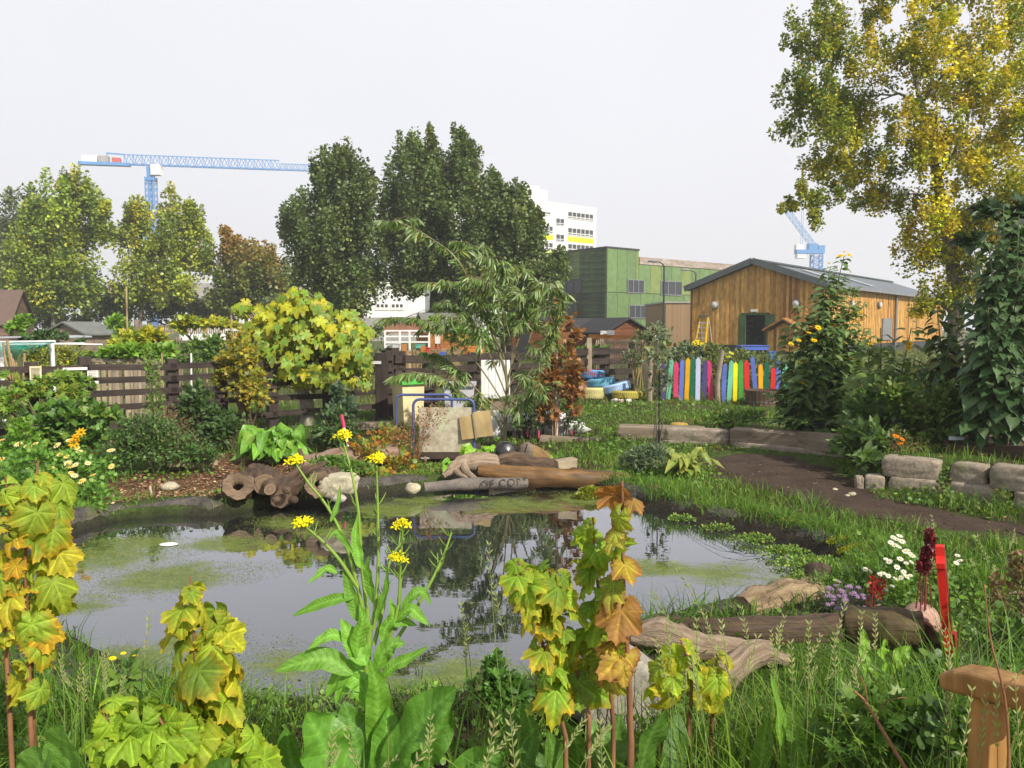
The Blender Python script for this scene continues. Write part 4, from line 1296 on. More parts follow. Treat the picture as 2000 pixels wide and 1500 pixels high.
tree('poplar_tree', 'open yellow green poplar standing in front of the crane mast', gnd(270, D1 + 2),
     [lobe(*a) for a in ((330, 460, 60, 55, D1 + 2), (335, 405, 22, 28, D1 + 2), (270, 430, 22, 36, D1 + 2), (255, 470, 28, 34, D1 + 2), (370, 430, 26, 26, D1 + 2), (395, 455, 18, 24, D1 + 2), (300, 520, 60, 48, D1 + 2), (380, 510, 38, 36, D1 + 2), (258, 560, 40, 44, D1 + 1), (340, 560, 50, 35, D1 + 1))],
     .21, 20000, [(.36, .43, .04, 4), (.24, .32, .04, 3), (.50, .46, .03, 1.6), (.13, .20, .035, 1.5)], .17, gy_, .5, upness=.4, stretch=1.4, bark=M_palebark, limbs=70, fill=.45)
OR = [(.26, .22, .04, 1.5), (.13, .19, .04, 4), (.20, .23, .045, 2)]
D2 = 50


def orange_top(c, col):
    f = sstep(4.6, 7.2, c[:, 2])[:, None] * .8
    return col * (1 - f) + np.array([.46, .25, .05]) * f


tree('maple_tree', 'orange topped small maple between the yellow poplar and the dark maples', gnd(480, D2),
     [lobe(*a) for a in ((480, 540, 55, 45, D2), (445, 490, 16, 32, D2), (465, 485, 14, 34, D2), (505, 515, 30, 32, D2), (540, 560, 28, 40, D2), (450, 580, 40, 35, D2), (520, 600, 40, 25, D2))],
     .22, 21000, OR, .14, None, .6, upness=.5, stretch=1.5, hue=orange_top)
DK = [(.15, .20, .08, 3), (.19, .23, .09, 2), (.12, .17, .07, 2)]
tree('broadleaf_tree', 'dim dark green tree at the left edge behind the yellow poplar', gnd(10, 58),
     [lobe(*a) for a in ((0, 450, 50, 70, 58), (45, 430, 30, 45, 58), (-40, 500, 60, 60, 58), (30, 530, 60, 60, 58), (10, 590, 70, 40, 58))], .25, 16000, DK, .2, None, .8, stretch=1.2)
tree('broadleaf_tree', 'dark shrubby tree standing low under the yellow poplars', gnd(380, 54),
     [lobe(*a) for a in ((390, 600, 40, 26, 54), (300, 600, 60, 34, 54), (440, 610, 30, 20, 54), (210, 595, 50, 36, 54), (60, 622, 60, 22, 54), (140, 628, 60, 20, 54), (0, 625, 40, 20, 54))], .22, 14000, DK, .1, None, .7)
tree('broadleaf_tree', 'dark shrubby tree under the tall dark maples', gnd(700, 44),
     [lobe(*a) for a in ((650, 605, 55, 24, 44), (560, 610, 40, 24, 44), (880, 610, 40, 20, 44))], .2, 12000, DK, .1, None, .6)
# the big poplar at right
D3 = 18.0
PO = [(.70, .58, .02, 5), (.40, .46, .03, 4), (.15, .23, .03, 3), (.70, .50, .02, 1.2)]


def greener_left(c, col):  # leaf clumps turn greener towards the left of the crown
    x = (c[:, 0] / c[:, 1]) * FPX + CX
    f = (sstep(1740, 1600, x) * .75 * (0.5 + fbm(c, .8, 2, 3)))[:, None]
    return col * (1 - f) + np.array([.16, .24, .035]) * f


tree('poplar_tree', 'tall poplar with yellow autumn leaves filling the upper right', gnd(1868, D3),
     [lobe(*a) for a in ((1640, 90, 90, 85, D3), (1600, 60, 55, 55, D3, .4), (1580, 190, 60, 50, D3), (1560, 250, 45, 30, D3), (1610, 260, 60, 50, D3, -.5), (1595, 325, 45, 28, D3), (1590, 385, 50, 26, D3), (1700, 200, 80, 90, D3, .7), (1780, 90, 90, 90, D3), (1700, 330, 45, 40, D3, 1), (1810, 250, 80, 90, D3, -.4), (1900, 120, 100, 120, D3), (1920, 300, 90, 90, D3, -.5), (1800, 400, 60, 60, D3), (1790, 500, 50, 60, D3, -.4), (1860, 480, 70, 60, D3), (1900, 420, 60, 60, D3), (1800, 590, 24, 30, D3), (1850, 570, 45, 35, D3), (1590, 430, 22, 26, D3), (1545, 400, 22, 14, D3), (1720, -30, 120, 60, D3), (1900, -60, 140, 90, D3), (2030, 150, 80, 150, D3), (2040, 380, 70, 100, D3), (1690, 390, 30, 26, D3), (1960, 250, 70, 90, D3, -.6), (1830, 330, 70, 60, D3, -.8), (1950, 470, 70, 90, D3, -.8), (1880, 560, 60, 50, D3, -.5), (1760, 290, 50, 60, D3, -.8), (1850, 160, 80, 80, D3, -1), (1980, 60, 60, 80, D3, -.7), (1900, 380, 70, 60, D3, -1.2), (1690, 265, 40, 40, D3, .3), (1715, 330, 36, 36, D3, -.3), (1735, 390, 30, 26, D3, .3), (1660, 190, 50, 50, D3, .6), (1650, 330, 40, 30, D3), (1550, 150, 30, 40, D3), (1535, 250, 30, 18, D3), (1800, 440, 50, 40, D3, -.9))],
     .082, 84000, PO, .21, None, .25, upness=.25, stretch=1.15, bark=M_palebark, hue=greener_left, limbs=330, jit=.2, fill=.62)
# ================================================================== fences
M_fence = mat_wood('dark_stained_fence', (.022, .016, .014), (.075, .055, .048), (1.5, 16, 16), .8, .35)
M_pale = mat_wood('pale_bare_timber', (.26, .20, .13), (.46, .38, .27), (1.5, 14, 14), .8, .3)
M_oldwood = mat_wood('weathered_grey_timber', (.16, .12, .085), (.36, .30, .22), (1.5, 16, 16), .9, .5, spots=.35)
M_cane = mat_wood('bamboo_cane', (.26, .17, .08), (.46, .34, .18), (4, 10, 10), .6, .1)
M_paintcol = mat_paint('chipped_paint', .10, .5, .4)
M_plastic = mat_paint('faded_plastic', 0, .45, .45)
M_notice = mat_plain('paper_notice', (.72, .71, .68), .8)
M_ink = mat_plain('notice_ink', (.12, .10, .09), .8)
M_cream = mat_plain('cream_board', (.62, .55, .36), .7)


def lerp_line(px, a, b):
    """point on the ground line between (px,d) a and b lying under photo column px"""
    A = np.array([(a[0] - CX) / FPX * a[1], a[1]]); B = np.array([(b[0] - CX) / FPX * b[1], b[1]])
    s = (px - CX) / FPX
    t = (s * A[1] - A[0]) / ((B[0] - A[0]) - s * (B[1] - A[1]))
    q = A + (B - A) * t
    return gpt(q[0], q[1])


def fence(label, a, b, posts, rails, ph, pw=.15, rh=.085, rt=.045, group=None, skip=(), brace=False):
    P = [lerp_line(p, a, b) for p in posts]
    f = thing('post_and_rail_fence', label, 'fence', P[0], group)
    d = P[-1] - P[0]; d[2] = 0; d /= np.linalg.norm(d); n = np.array([d[1], -d[0], 0])
    for i, p in enumerate(P):
        mb = MB(); h = ph[i % len(ph)]
        mb.beam(p + [0, 0, -.1], p + [0, 0, h], pw, pw, up=n); mb.build('post', M_fence, f, smooth=False)
    for z in rails:
        for i in range(len(P) - 1):
            if (i, z) in skip: continue
            mb = MB(); z0, z1 = rng.normal(0, .012, 2)
            mb.beam(P[i] + n * (pw / 2 + .024) + [0, 0, z + z0] - d * .04, P[i + 1] + n * (pw / 2 + .024) + [0, 0, z + z1] + d * .04, rt, rh); mb.build('rail', M_fence, f, smooth=False)
    if brace:
        mb = MB(); mb.beam(P[0] + n * (pw / 2 + .07) + [0, 0, .9], P[1] + n * (pw / 2 + .07) + [0, 0, .3], .04, .1); mb.build('brace', M_fence, f, smooth=False)
    return P, n, d


FA, FB = (-40, 10.3), (757, 13.8)
PA, nA_, dA_ = fence('dark brown post and rail fence along the left allotments', FA, FB, [-60, 60, 165, 335, 430, 530, 640, 757], [.24, .50, .70, .88, 1.05], [1.12, 1.14, 1.20, 1.16, 1.1], brace=True, skip={(5, .88), (6, .70)})
fence('dark brown post and rail fence between the fig and the tyres', (757, 13.8), (1240, 19.6), [766, 779, 837, 925, 1000, 1070, 1135, 1181, 1237], [.30, .55, .80, 1.03], [1.24, 1.18, 1.10, 1.12], rh=.14, pw=.17)
# gate post pair beside the cream bin
p = lerp_line(748, FA, FB)
g_ = thing('gate_post', 'stout dark gate post left of the cream box', 'post', p)
mb = MB(); mb.beam(p + [0, -.15, -.1], p + [0, -.15, 1.16], .20, .20); mb.build('post', M_fence, g_, smooth=False)
mb = MB(); mb.box(p + [-.3, -.27, 1.0], (.62, .02, .05)); mb.build('galvanised_strap', M_frame, g_, smooth=False)


def notice(label, px, py, wpx, hpx, mat, nl, d_off=.05, cat='notice'):
    b = lerp_line(px, FA, FB); d = b[1]
    c = at(px, py, d) + nA_ * (.16 + d_off); w, h = wpx / FPX * d, hpx / FPX * d
    t_ = thing('fence_notice', label, cat, c, None)
    mb = MB(); mb.beam(c - dA_ * w / 2, c + dA_ * w / 2, .012, h); mb.build('board', mat, t_, smooth=False)
    if nl:
        mb = MB()
        for k in range(nl):
            z = h * (.36 - .72 * k / max(nl - 1, 1)); e = w * (.38 - .1 * rng.random())
            mb.beam(c + nA_ * .009 - dA_ * w * .38 + [0, 0, z], c + nA_ * .009 + dA_ * e + [0, 0, z], .004, h * .028)
        mb.build('lettering', M_ink, t_, smooth=False)


notice('cream notice board with lines of writing on the left fence', 66, 727, 20, 26, M_cream, 9)
notice('white paper notice pinned to the dark fence post', 176, 729, 19, 13, M_notice, 4)
notice('narrow white label below the paper notice on the fence', 179, 745, 15, 5, M_notice, 0)
notice('long pale sign strip along the top fence rail', 142, 719, 42, 5, M_notice, 0)

# ================================================================== rainbow picket fence
RP, RW = (1262, 16.2), (1530, 15.6)
rp0 = lerp_line(1271, RP, RW)
rain = thing('picket_fence', 'low picket fence with each pale painted a different bright colour', 'fence', rp0)
PC = dict(violet=(.085, .06, .20), mint=(.16, .55, .36), pink=(.70, .05, .17), blue=(.12, .18, .55), amber=(.80, .40, .005), bottle=(.01, .14, .07), lilac=(.58, .63, .88), yellow=(.85, .75, .01), green=(.07, .32, .05), red=(.75, .03, .035))
PK = [(1297, 706, 780, 'violet', 0), (1309, 700, 780, 'mint', -3), (1321, 705, 776, 'pink', 0), (1332, 701, 793, 'blue', -1), (1343, 698, 794, 'amber', -1), (1353, 698, 791, 'bottle', 0), (1364, 697, 784, 'lilac', 0), (1377, 703, 781, 'violet', -1), (1388, 703, 784, 'pink', 3),
      (1415, 709, 795, 'blue', -1), (1427, 703, 791, 'mint', -2), (1437, 706, 785, 'yellow', 0), (1448, 703, 782, 'green', 1), (1460, 703, 798, 'red', 2), (1475, 695, 790, 'blue', 5), (1487, 710, 790, 'amber', 1), (1498, 705, 790, 'bottle', 0), (1511, 715, 788, 'red', 0), (1521, 703, 790, 'blue', 0), (1533, 706, 790, 'mint', 0)]
dr = lerp_line(1530, RP, RW) - rp0; dr[2] = 0; dr /= np.linalg.norm(dr); nr_ = np.array([dr[1], -dr[0], 0])
for x, y0, y1, cn, ln in PK:
    b = lerp_line(x, RP, RW); d = b[1]; zt = at(x, y0, d)[2]; zb = max(at(x, y1, d)[2], b[2] - .05); w = rng.uniform(.082, .098); lean = ln / FPX * d
    cc = np.array(PC[cn]) * rng.uniform(.9, 1.1)
    mb = MB()
    mb.prism([(-w / 2 + lean, 0), (w / 2 + lean, 0), (w / 2 - lean, zt - zb - .06), (-lean, zt - zb), (-w / 2 - lean, zt - zb - .06)], b * [1, 1, 0] + nr_ * rng.uniform(.0, .01) + [0, 0, zb], dr, (0, 0, 1), nr_, .022, np.clip(cc, 0, 1))
    o = mb.build('picket', M_paintcol, rain, smooth=False); o['label'] = cn + ' painted picket'
e = lerp_line(1538, RP, RW)
for z in (.24, .72):
    mb = MB(); mb.beam(rp0 - nr_ * .03 + [0, 0, z], e - nr_ * .03 + [0, 0, z], .04, .08); mb.build('rail', M_oldwood, rain, smooth=False)
for x, y0, y1, lab in ((1271, 706, 796, 'left'), (1404, 696, 797, 'mid')):
    b = lerp_line(x, RP, RW); d = b[1]; zt = at(x, y0, d)[2]
    mb = MB(); l = .07 if x > 1300 else .02
    mb.tube(curve([b + nr_ * .07 + [0, 0, -.1], b + nr_ * .07 + [-.02, 0, .4], b + nr_ * .07 + [-.01 + l * .4, 0, .7], b + nr_ * .07 + [l, 0, zt]], 9), [.06, .055, .058, .052, .055, .05, .052, .048, .045], 9, rough=.2); mb.build('branch_post', M_oldwood, rain)

# dark half barrel at the end of the fence
b = lerp_line(1489, RP, RW) + nr_ * .45
hb = thing('half_barrel', 'low brown timber tub standing in front of the picket fence', 'planter', b)
mb = MB()
for k in range(26):
    a = 2 * PI * k / 26; r = .30; p = b + [r * math.cos(a), r * math.sin(a), 0]
    mb.beam(p, p * 1 + [.03 * math.cos(a), .03 * math.sin(a), .30], .03, .074, up=(-math.sin(a), math.cos(a), 0))
mb.build('staves', mat_wood('brown_barrel_staves', (.07, .045, .03), (.15, .10, .065), (2, 12, 12), .8, .3), hb, smooth=False)
mb = MB(); mb.lathe([(0, .20), (.26, .20)], b, 20); mb.build('soil', mat_plain('dark_soil', (.05, .035, .025), .95), hb)
mb = MB(); mb.lathe([(.312, .06), (.322, .06), (.326, .10), (.316, .10)], b, 26); mb.build('hoop', M_grey, hb)

# ================================================================== painted tyres
M_tyre = mat_paint('painted_tyre_rubber', .25, .75, .25, (.03, .03, .03), 7)


def tyre(label, c, r, w, R, col, spots=None):
    prof = [(r * .56, -w * .36), (r * .60, -w * .5), (r * .86, -w * .5), (r * .97, -w * .38), (r, -w * .2), (r, w * .2), (r * .97, w * .38), (r * .86, w * .5), (r * .60, w * .5), (r * .56, w * .36), (r * .62, w * .3), (r * .62, -w * .3), (r * .56, -w * .36)]
    t_ = thing('painted_tyre', label, 'tyre', c, 'painted tyres stacked by the fence')
    mb = MB(); mb.lathe(prof, c, 40, col, R); C = mb.c[-1]
    if spots is not None:
        nz = vnoise(mb.g[-1], 9, 3); C[nz > .62] = spots
    mb.build('casing', M_tyre, t_)
    mb = MB()
    for k in range(44):
        a = 2 * PI * k / 44; q = np.array([r * 1.004 * math.cos(a), r * 1.004 * math.sin(a), 0])
        tr = np.stack([[-math.sin(a), math.cos(a), 0], [math.cos(a), math.sin(a), 0], [0, 0, 1]], 1).astype(float)
        for s in (-1, 1):
            RR = R @ tr; mb.box(np.asarray(c) + R @ (q + [0, 0, s * w * .2]), (.022, .012, w * .30), RR, np.asarray(col) * .95)
    mb.build('tread', M_tyre, t_, smooth=False)


bl = (.10, .27, .52); lb_ = (.36, .52, .76); te = (.13, .36, .50)


def tp(px, py, d): return at(px, py, d)


tyre('deep blue tyre with red flecks on top of the tyre stack', tp(1156, 731, 17.6), .29, .20, rotx(-.03) @ roty(.05), bl, (.40, .06, .06))
tyre('dull turquoise blue tyre second from the top of the stack', tp(1174, 747, 17.2), .30, .19, rotx(-.03) @ roty(-.12), te)
tyre('pale sky blue tyre tilted on the stack', tp(1203, 757, 16.9), .30, .19, rotx(-.03) @ roty(-.24), lb_)
tyre('mustard yellow tyre with a red edge lying on the grass', tp(1225, 771, 16.5), .31, .17, rotx(-.03) @ roty(.02), (.40, .34, .07))
tyre('cream yellow tyre behind the orange sapling at the foot of the stack', tp(1158, 768, 17.0), .32, .26, rotx(-.02), (.55, .50, .22))
tyre('small white tyre painted with red spots at the bottom of the stack', tp(1214, 785, 16.2), .20, .13, rotx(-.02), (.75, .70, .66), (.60, .03, .03))
tyre('faded blue tyre at the bottom back of the stack', tp(1185, 775, 17.3), .31, .22, rotx(-.02), (.16, .24, .38))

# ================================================================== bins, trolley, boards
M_bluepipe = mat_paint('worn_blue_steel_tube', .35, .45, .5, (.22, .17, .16), 9, usecol=False, col=(.06, .09, .24))
b = gnd(797, 13.0)
bx = thing('cream_box', 'tall cream box with a bright green lid behind the trolley', 'box', b)
k = 13.0 / FPX
mb = MB(); R = rotz(math.radians(34)); zt = at(797, 748, 13)[2] - b[2]
mb.prism([(-.17, 0), (.17, 0), (.20, zt), (-.20, zt)], b + R @ np.array([0, -.18, 0.]), R[:, 0], (0, 0, 1), R[:, 1], .38); mb.build('body', mat_plain('cream_plastic', (.72, .60, .34), .6), bx, smooth=False)
mb = MB(); mb.box(b + [0, 0.01, zt + .02], (.46, .48, .05), R @ rotx(.02)); mb.box(b + [0, 0.01, zt + .055], (.36, .38, .03), R); mb.build('lid', mat_plain('bright_green_plastic', (.10, .48, .08), .4), bx, smooth=False)
b = gnd(897, 12.6)
gbn = thing('wheelie_bin', 'pale grey bin with a small marked panel behind the trolley', 'bin', b)
zt = at(897, 752, 12.6)[2] - b[2]
mb = MB(); mb.prism([(-.19, 0), (.19, 0), (.23, zt), (-.23, zt)], b + [0, -.2, 0], (1, 0, 0), (0, 0, 1), (0, 1, 0), .42); mb.build('body', mat_plain('pale_grey_plastic', (.50, .50, .53), .5), gbn, smooth=False)
mb = MB(); mb.box(b + [0, 0, zt + .02], (.52, .50, .05)); mb.build('lid', mat_plain('lid_grey_plastic', (.42, .42, .45), .5), gbn, smooth=False)
mb = MB(); mb.box(b + [.02, -.215, zt - .13], (.12, .01, .03)); mb.box(b + [.0, -.215, zt - .18], (.08, .01, .02)); mb.build('panel_mark', M_ink, gbn, smooth=False)
b = gnd(968, 13.2)
pn = thing('corrugated_sheet', 'upright white corrugated board leaning behind the willow', 'board', b)
mb = MB(); z0, z1 = at(968, 778, 13.2)[2], at(968, 703, 13.2)[2]
for q in range(8): mb.box([b[0] - .21 + q * .06, b[1] + .006 * (q % 2), (z0 + z1) / 2], (.058, .012, z1 - z0))
mb.build('sheet', M_white, pn, smooth=False)
mb = MB(); mb.box([b[0], b[1] + .25, (z0 + b[2]) / 2], (.6, .4, z0 - b[2])); mb.build('crate_base', M_oldwood, pn, smooth=False)

# trolley
tb_ = on_g(830, 905)
TD = tb_[1]
tr = thing('platform_trolley', 'old platform trolley with blue tube hoops and a stained board side', 'trolley', tb_)


def tq(px, py, dd=0.0): return at(px, py, TD + dd)


zb = tq(0, 889)[2]
x0 = tq(813, 889)[0] - .03; x1 = tq(925, 889)[0] + .06
mb = MB(); mb.box([(x0 + x1) / 2, TD + .28, zb], (x1 - x0, .62, .085)); mb.build('deck', mat_wood('grimy_deck', (.025, .018, .015), (.08, .055, .045), (2, 10, 10), .8, .4), tr, smooth=False)
z1 = tq(0, 797)[2]
xp0, xp1 = tq(812, 0)[0], tq(921, 0)[0]
m_board, t, o = _nt('stained_board')
g = attr(t, 'Gco', 'Vector')
n1 = noise(t, g, 3.2, 6, .7); n2 = noise(t, g, 14, 5, .7)
c = ramp(t, n1, [(.3, (.30, .26, .18)), (.5, (.46, .41, .32)), (.68, (.42, .46, .30)), (.8, (.52, .44, .38))])
c = mixc(t, 1, c, ramp(t, n2, [(.3, (.68, .66, .62)), (.6, (1.1, 1.1, 1.1))]), 'MULTIPLY')
principled(t, o, c, .8, .3, bump(t, n2, .2, .004))
mb = MB(); mb.box([(xp0 + xp1) / 2, TD - .02, (z1 + zb) / 2 + .02], (xp1 - xp0, .018, z1 - zb - .02)); mb.build('side_board', m_board, tr, smooth=False)
for xa, xb, yt, yb_, dd in ((808, 926, 780, 886, -.04), (775, 883, 771, 888, .52)):
    A, B = tq(xa, yb_, dd), tq(xb, yb_, dd); zt = tq(0, yt, dd)[2]; r = .075
    P = [A] + [np.array([A[0] + r * (1 - math.cos(a)), A[1], zt - r + r * math.sin(a)]) for a in np.linspace(0, PI / 2, 5)] + [np.array([B[0] - r * (1 - math.cos(a)), B[1], zt - r + r * math.sin(a)]) for a in np.linspace(PI / 2, 0, 5)] + [B]
    mb = MB(); mb.tube(P, .0165, 10); mb.build('hoop_handle', M_bluepipe, tr)
mb = MB()
mb.beam(tq(775, 888, .52), tq(808, 888, -.04), .04, .05); mb.build('side_bar', M_bluepipe, tr, smooth=False)
M_rub = mat_plain('grey_rubber', (.10, .085, .075), .8); M_castor = mat_paint('chipped_castor_steel', .3, .6, .4, (.20, .09, .05), 9, False, (.40, .42, .40))
for px, dd, c2 in ((824, 0, 0), (915, 0, 1), (800, .5, 0), (905, .5, 1)):
    c = tq(px, 0, dd); zc = zb - .03; gz_ = hz(c[0], c[1]); r = max(.05, (zc - gz_) * .36)
    mb = MB(); mb.box([c[0] - .035, c[1], (zc + gz_ + r) / 2], (.012, .06, zc - gz_ - r)); mb.box([c[0] + .035, c[1], (zc + gz_ + r) / 2], (.012, .06, zc - gz_ - r)); mb.box([c[0], c[1], zc], (.10, .09, .016))
    o = mb.build('castor', M_castor, tr, smooth=False)
    mb = MB(); mb.lathe([(0, -.02), (r * .8, -.02), (r, -.012), (r, .012), (r * .8, .02), (0, .02)], [c[0], c[1], gz_ + r], 20, R=roty(PI / 2) @ rotx(0)); mb.build('wheel', mat_plain('brown_wheel', (.20, .10, .07), .7) if px == 824 else M_rub, o)
# double plank resting on the trolley front
M_ply = mat_wood('tan_plywood', (.30, .21, .09), (.44, .33, .16), (2, 7, 7), .7, .15)
pc = tq(929, 832, -.06)
db = thing('plank_pair', 'two tan planks joined by a batten leaning on the trolley corner', 'board', pc)
ca, sa = math.cos(math.radians(8)), math.sin(math.radians(8)); ux = np.array([ca, 0, sa]); uz = np.array([-sa, .12, ca]); uz /= np.linalg.norm(uz); uy = np.cross(uz, ux); uy /= np.linalg.norm(uy)
R = np.stack([ux, uy, uz], 1)
kk_ = TD / FPX
for off, w, h in ((-.098, .165, .27), (.092, .205, .30)):
    mb = MB(); mb.box(pc + ux * off + uz * (.012 if off > 0 else -.005) + uy * (.0 if off < 0 else -.018), (w, .018, h), R); mb.build('plank', M_ply, db, smooth=False)
mb = MB(); mb.box(pc - ux * .012 - uy * .004 + uz * .0, (.02, .05, .30), R); mb.build('batten', M_oldwood, db, smooth=False)

# white sheets and heaps behind the nursery pots
M_sheet = mat_plain('dirty_white_sheeting', (.60, .60, .60), .75)
for lab, px, py, d, s in (('crumpled white sheeting on the ground behind the young shrubs', 1060, 838, 11.9, (.62, .3, .19)), ('pale plaster slab leaning beside the willow trunk', 962, 826, 11.6, (.17, .22, .21)), ('low heap of white sheeting behind the trolley corner', 940, 805, 12.2, (.25, .25, .17)), ('white sheeting fold behind the orange sapling trunk', 1000, 815, 12.6, (.36, .2, .10))):
    c = at(px, py, d); g0 = hz(c[0], c[1])
    mb = MB(); mb.rock([c[0], c[1], g0 + s[2] * .75], s, int(px), .45, sub=3, fs=2.2, box=.4)
    tag(mb.build('white_sheeting', M_sheet), lab, 'sheeting')

# ================================================================== allotment clutter, left
M_net, t, o = _nt('teal_netting')
g = attr(t, 'Gco', 'Vector')
w1 = t.nodes.new('ShaderNodeTexWave'); w1.inputs['Scale'].default_value = 26; w1.bands_direction = 'Y'; t.links.new(g, w1.inputs[0])
pd = principled(t, None, (.02, .30, .25), .7)
tl = t.nodes.new('ShaderNodeBsdfTranslucent'); tl.inputs[0].default_value = (.03, .35, .28, 1)
tp_ = t.nodes.new('ShaderNodeBsdfTransparent'); m1 = N(t, 'ShaderNodeMixShader', Fac=.3); t.links.new(pd.outputs[0], m1.inputs[1]); t.links.new(tl.outputs[0], m1.inputs[2])
m2 = t.nodes.new('ShaderNodeMixShader'); t.links.new(ramp(t, w1.outputs[0], [(.3, (.15, .15, .15)), (.6, (.9, .9, .9))]), m2.inputs[0]); t.links.new(tp_.outputs[0], m2.inputs[1]); t.links.new(m1.outputs[0], m2.inputs[2]); t.links.new(m2.outputs[0], o.inputs[0])
d = 13.5
nb = gnd(30, d)
fm = thing('cold_frame', 'white pipe crop frame with teal netting sagging from its top bar', 'crop frame', nb)
mb = MB()
for px in (2, 102): q = at(px, 670, d); mb.tube([[q[0], q[1], q[2]], [q[0], q[1], hz(q[0], q[1])]], .035, 7)
q0, q1 = at(-40, 669, d), at(108, 667, d); mb.tube([q0, q1], .022, 6); mb.tube([at(-40, 674, d + 1.2), at(165, 671, d + 1.2)], .02, 6); mb.tube([at(100, 672, d + .6), at(200, 673, d + .6)], .016, 6)
mb.build('pipe_frame', M_white, fm)
nu, nv = 26, 12; V = []
for j in range(nv):
    for i in range(nu):
        f_ = i / (nu - 1); h_ = j / (nv - 1)
        px = -45 + 150 * f_; sag = 30 * math.sin(PI * min(1, (.18 + f_ * .84))) ** .8
        V.append(at(px, 668 + h_ * sag + 1.5 * math.sin(i * 1.3 + j), d - .12 - .10 * math.sin(PI * h_) + .03 * math.sin(i * .9)))
F = [(j * nu + i, j * nu + i + 1, (j + 1) * nu + i + 1, (j + 1) * nu + i) for j in range(nv - 1) for i in range(nu - 1)]
mb = MB(); mb.add(V, F); mb.build('netting', M_net, fm)
mb = MB(); q0 = at(-60, 660, d + 2); q1 = at(46, 658, d + 2); mb.beam(q0, q1, 1.6, .03); mb.beam(at(118, 657, d + 3), at(150, 658, d + 3), 1.2, .03); mb.build('cover_sheet', mat_plain('pale_blue_sheet', (.50, .55, .62), .5), fm, smooth=False)

canes = 'bamboo canes by the left fence'
for k, (x0, y0, x1, y1, dd, r) in enumerate([(6, 668, 18, 760, 12.2, .018), (14, 664, 28, 755, 12.3, .022), (20, 690, 33, 750, 12.1, .02), (24, 700, 38, 748, 12.4, .022), (32, 708, 30, 752, 12.2, .018), (48, 690, 46, 752, 12.6, .02), (10, 700, 22, 752, 12.0, .02), (52, 725, 50, 760, 12.6, .026)]):
    a, b = at(x0, y0, dd), at(x1, y1, dd); b = b + (b - a) * .6; b[2] = max(b[2], hz(b[0], b[1]))
    mb = MB(); mb.tube([a, b], r, 6)
    o = mb.build('bamboo_cane', M_cane); tag(o, 'tan cane leaning in the bunch beside the cream notice board', 'cane', canes)
for k, (x, y0, y1, d) in enumerate([(248, 560, 660, 22), (303, 665, 715, 15), (318, 690, 712, 13), (372, 690, 725, 16), (452, 615, 670, 18), (402, 640, 690, 20), (264, 625, 650, 24), (290, 630, 652, 24)]):
    a, b = at(x + rng.uniform(-3, 3), y0, d), at(x, y1, d); b[2] = hz(b[0], b[1])
    mb = MB(); mb.tube([a, b], .018 * d / 15 + (.05 if k > 5 else 0), 6)
    labs = ['tallest slim pole rising in front of the yellow poplar', 'cane standing behind the pallet planter', 'short cane at the right end of the pallet planter', 'white painted pole near the fig tree', 'thin cane just left of the fig crown', 'cane under the yellow climbing vine', 'grey post left of the trellis fence', 'second grey post nearer the trellis fence']
    tag(mb.build('garden_pole', M_cane if k not in (3, 6, 7) else (M_white if k == 3 else M_oldwood)), labs[k], 'pole')
# pallet planter
d = 14.0
b = gnd(245, d)
pp = thing('pallet_planter', 'raised planter made of upright pallet boards behind the left fence', 'planter', b)
px = 186
while px < 318:
    w = rng.uniform(4, 10); q = at(px + w / 2, 708 + rng.uniform(-2, 4), d); gl0 = hz(q[0], q[1])
    mb = MB(); mb.box([q[0], q[1] + rng.uniform(-.02, .02), (q[2] + gl0) / 2], (w / FPX * d, .025, q[2] - gl0)); mb.build('board', [M_pale, M_oldwood, M_pale][rng.integers(0, 3)], pp, smooth=False)
    px += w + rng.choice([.5, 1.5, 5], p=[.5, .3, .2])
mb = MB(); q0, q1 = at(184, 703, d + .3), at(320, 704, d + .3); mb.beam(q0, q1, .5, .05); mb.build('top_board', M_oldwood, pp, smooth=False)
# trellis, distant low fences and hut clutter
for lab, x0, x1, y0, y1, d, n, m_ in (('grey slatted gate behind the yellow climbing plants', 333, 356, 658, 690, 19, 5, M_oldwood), ('thin pale bamboo screen behind the gate post', 735, 830, 683, 705, 21, 46, M_cane), ('bamboo screen panel right of the orange posts', 838, 905, 680, 700, 22, 30, M_cane), ('row of thin stakes behind the orange rail', 1163, 1270, 662, 692, 22, 26, M_pale), ('distant grey paling fence below the poplars', 190, 440, 634, 652, 38, 60, M_oldwood), ('brown boarded fence far behind the fig crown', 440, 560, 646, 668, 34, 30, M_fence)):
    b = gnd((x0 + x1) / 2, d)
    s_ = thing('slat_fence', lab, 'fence', b)
    mb = MB()
    for k in range(n):
        x = x0 + (x1 - x0) * (k + .5) / n; q = at(x, y0 + rng.uniform(-1, 2), d); z0 = hz(q[0], q[1]) if d < 30 else at(x, y1, d)[2]
        mb.box([q[0], d + rng.normal(0, .01), (q[2] + z0) / 2], ((x1 - x0) / n * .62 / FPX * d, .03, q[2] - z0))
    mb.build('slats', m_, s_, smooth=False)
    mb = MB(); ya = y0 + (y1 - y0) * .25; mb.beam(at(x0, ya, d + .05), at(x1, ya, d + .05), .04, .06); mb.build('rail', m_, s_, smooth=False)
M_orange = mat_wood('orange_stained_timber', (.34, .13, .03), (.52, .23, .06), (1.5, 9, 9), .7, .2)
for lab, x, y0, d in (('orange post at the left of the bamboo screen', 790, 672, 21), ('taller orange post beside the red box', 826, 675, 21), ('pale timber stake standing right of the orange sapling', 1151, 660, 18)):
    q = at(x, y0, d); mb = MB(); mb.beam([q[0], d, q[2]], [q[0], d, hz(q[0], d)], .11, .11, up=(0, 1, 0)); tag(mb.build('timber_post', M_orange if d > 20 else M_pale, smooth=False), lab, 'post')
q = gnd(1210, 24)
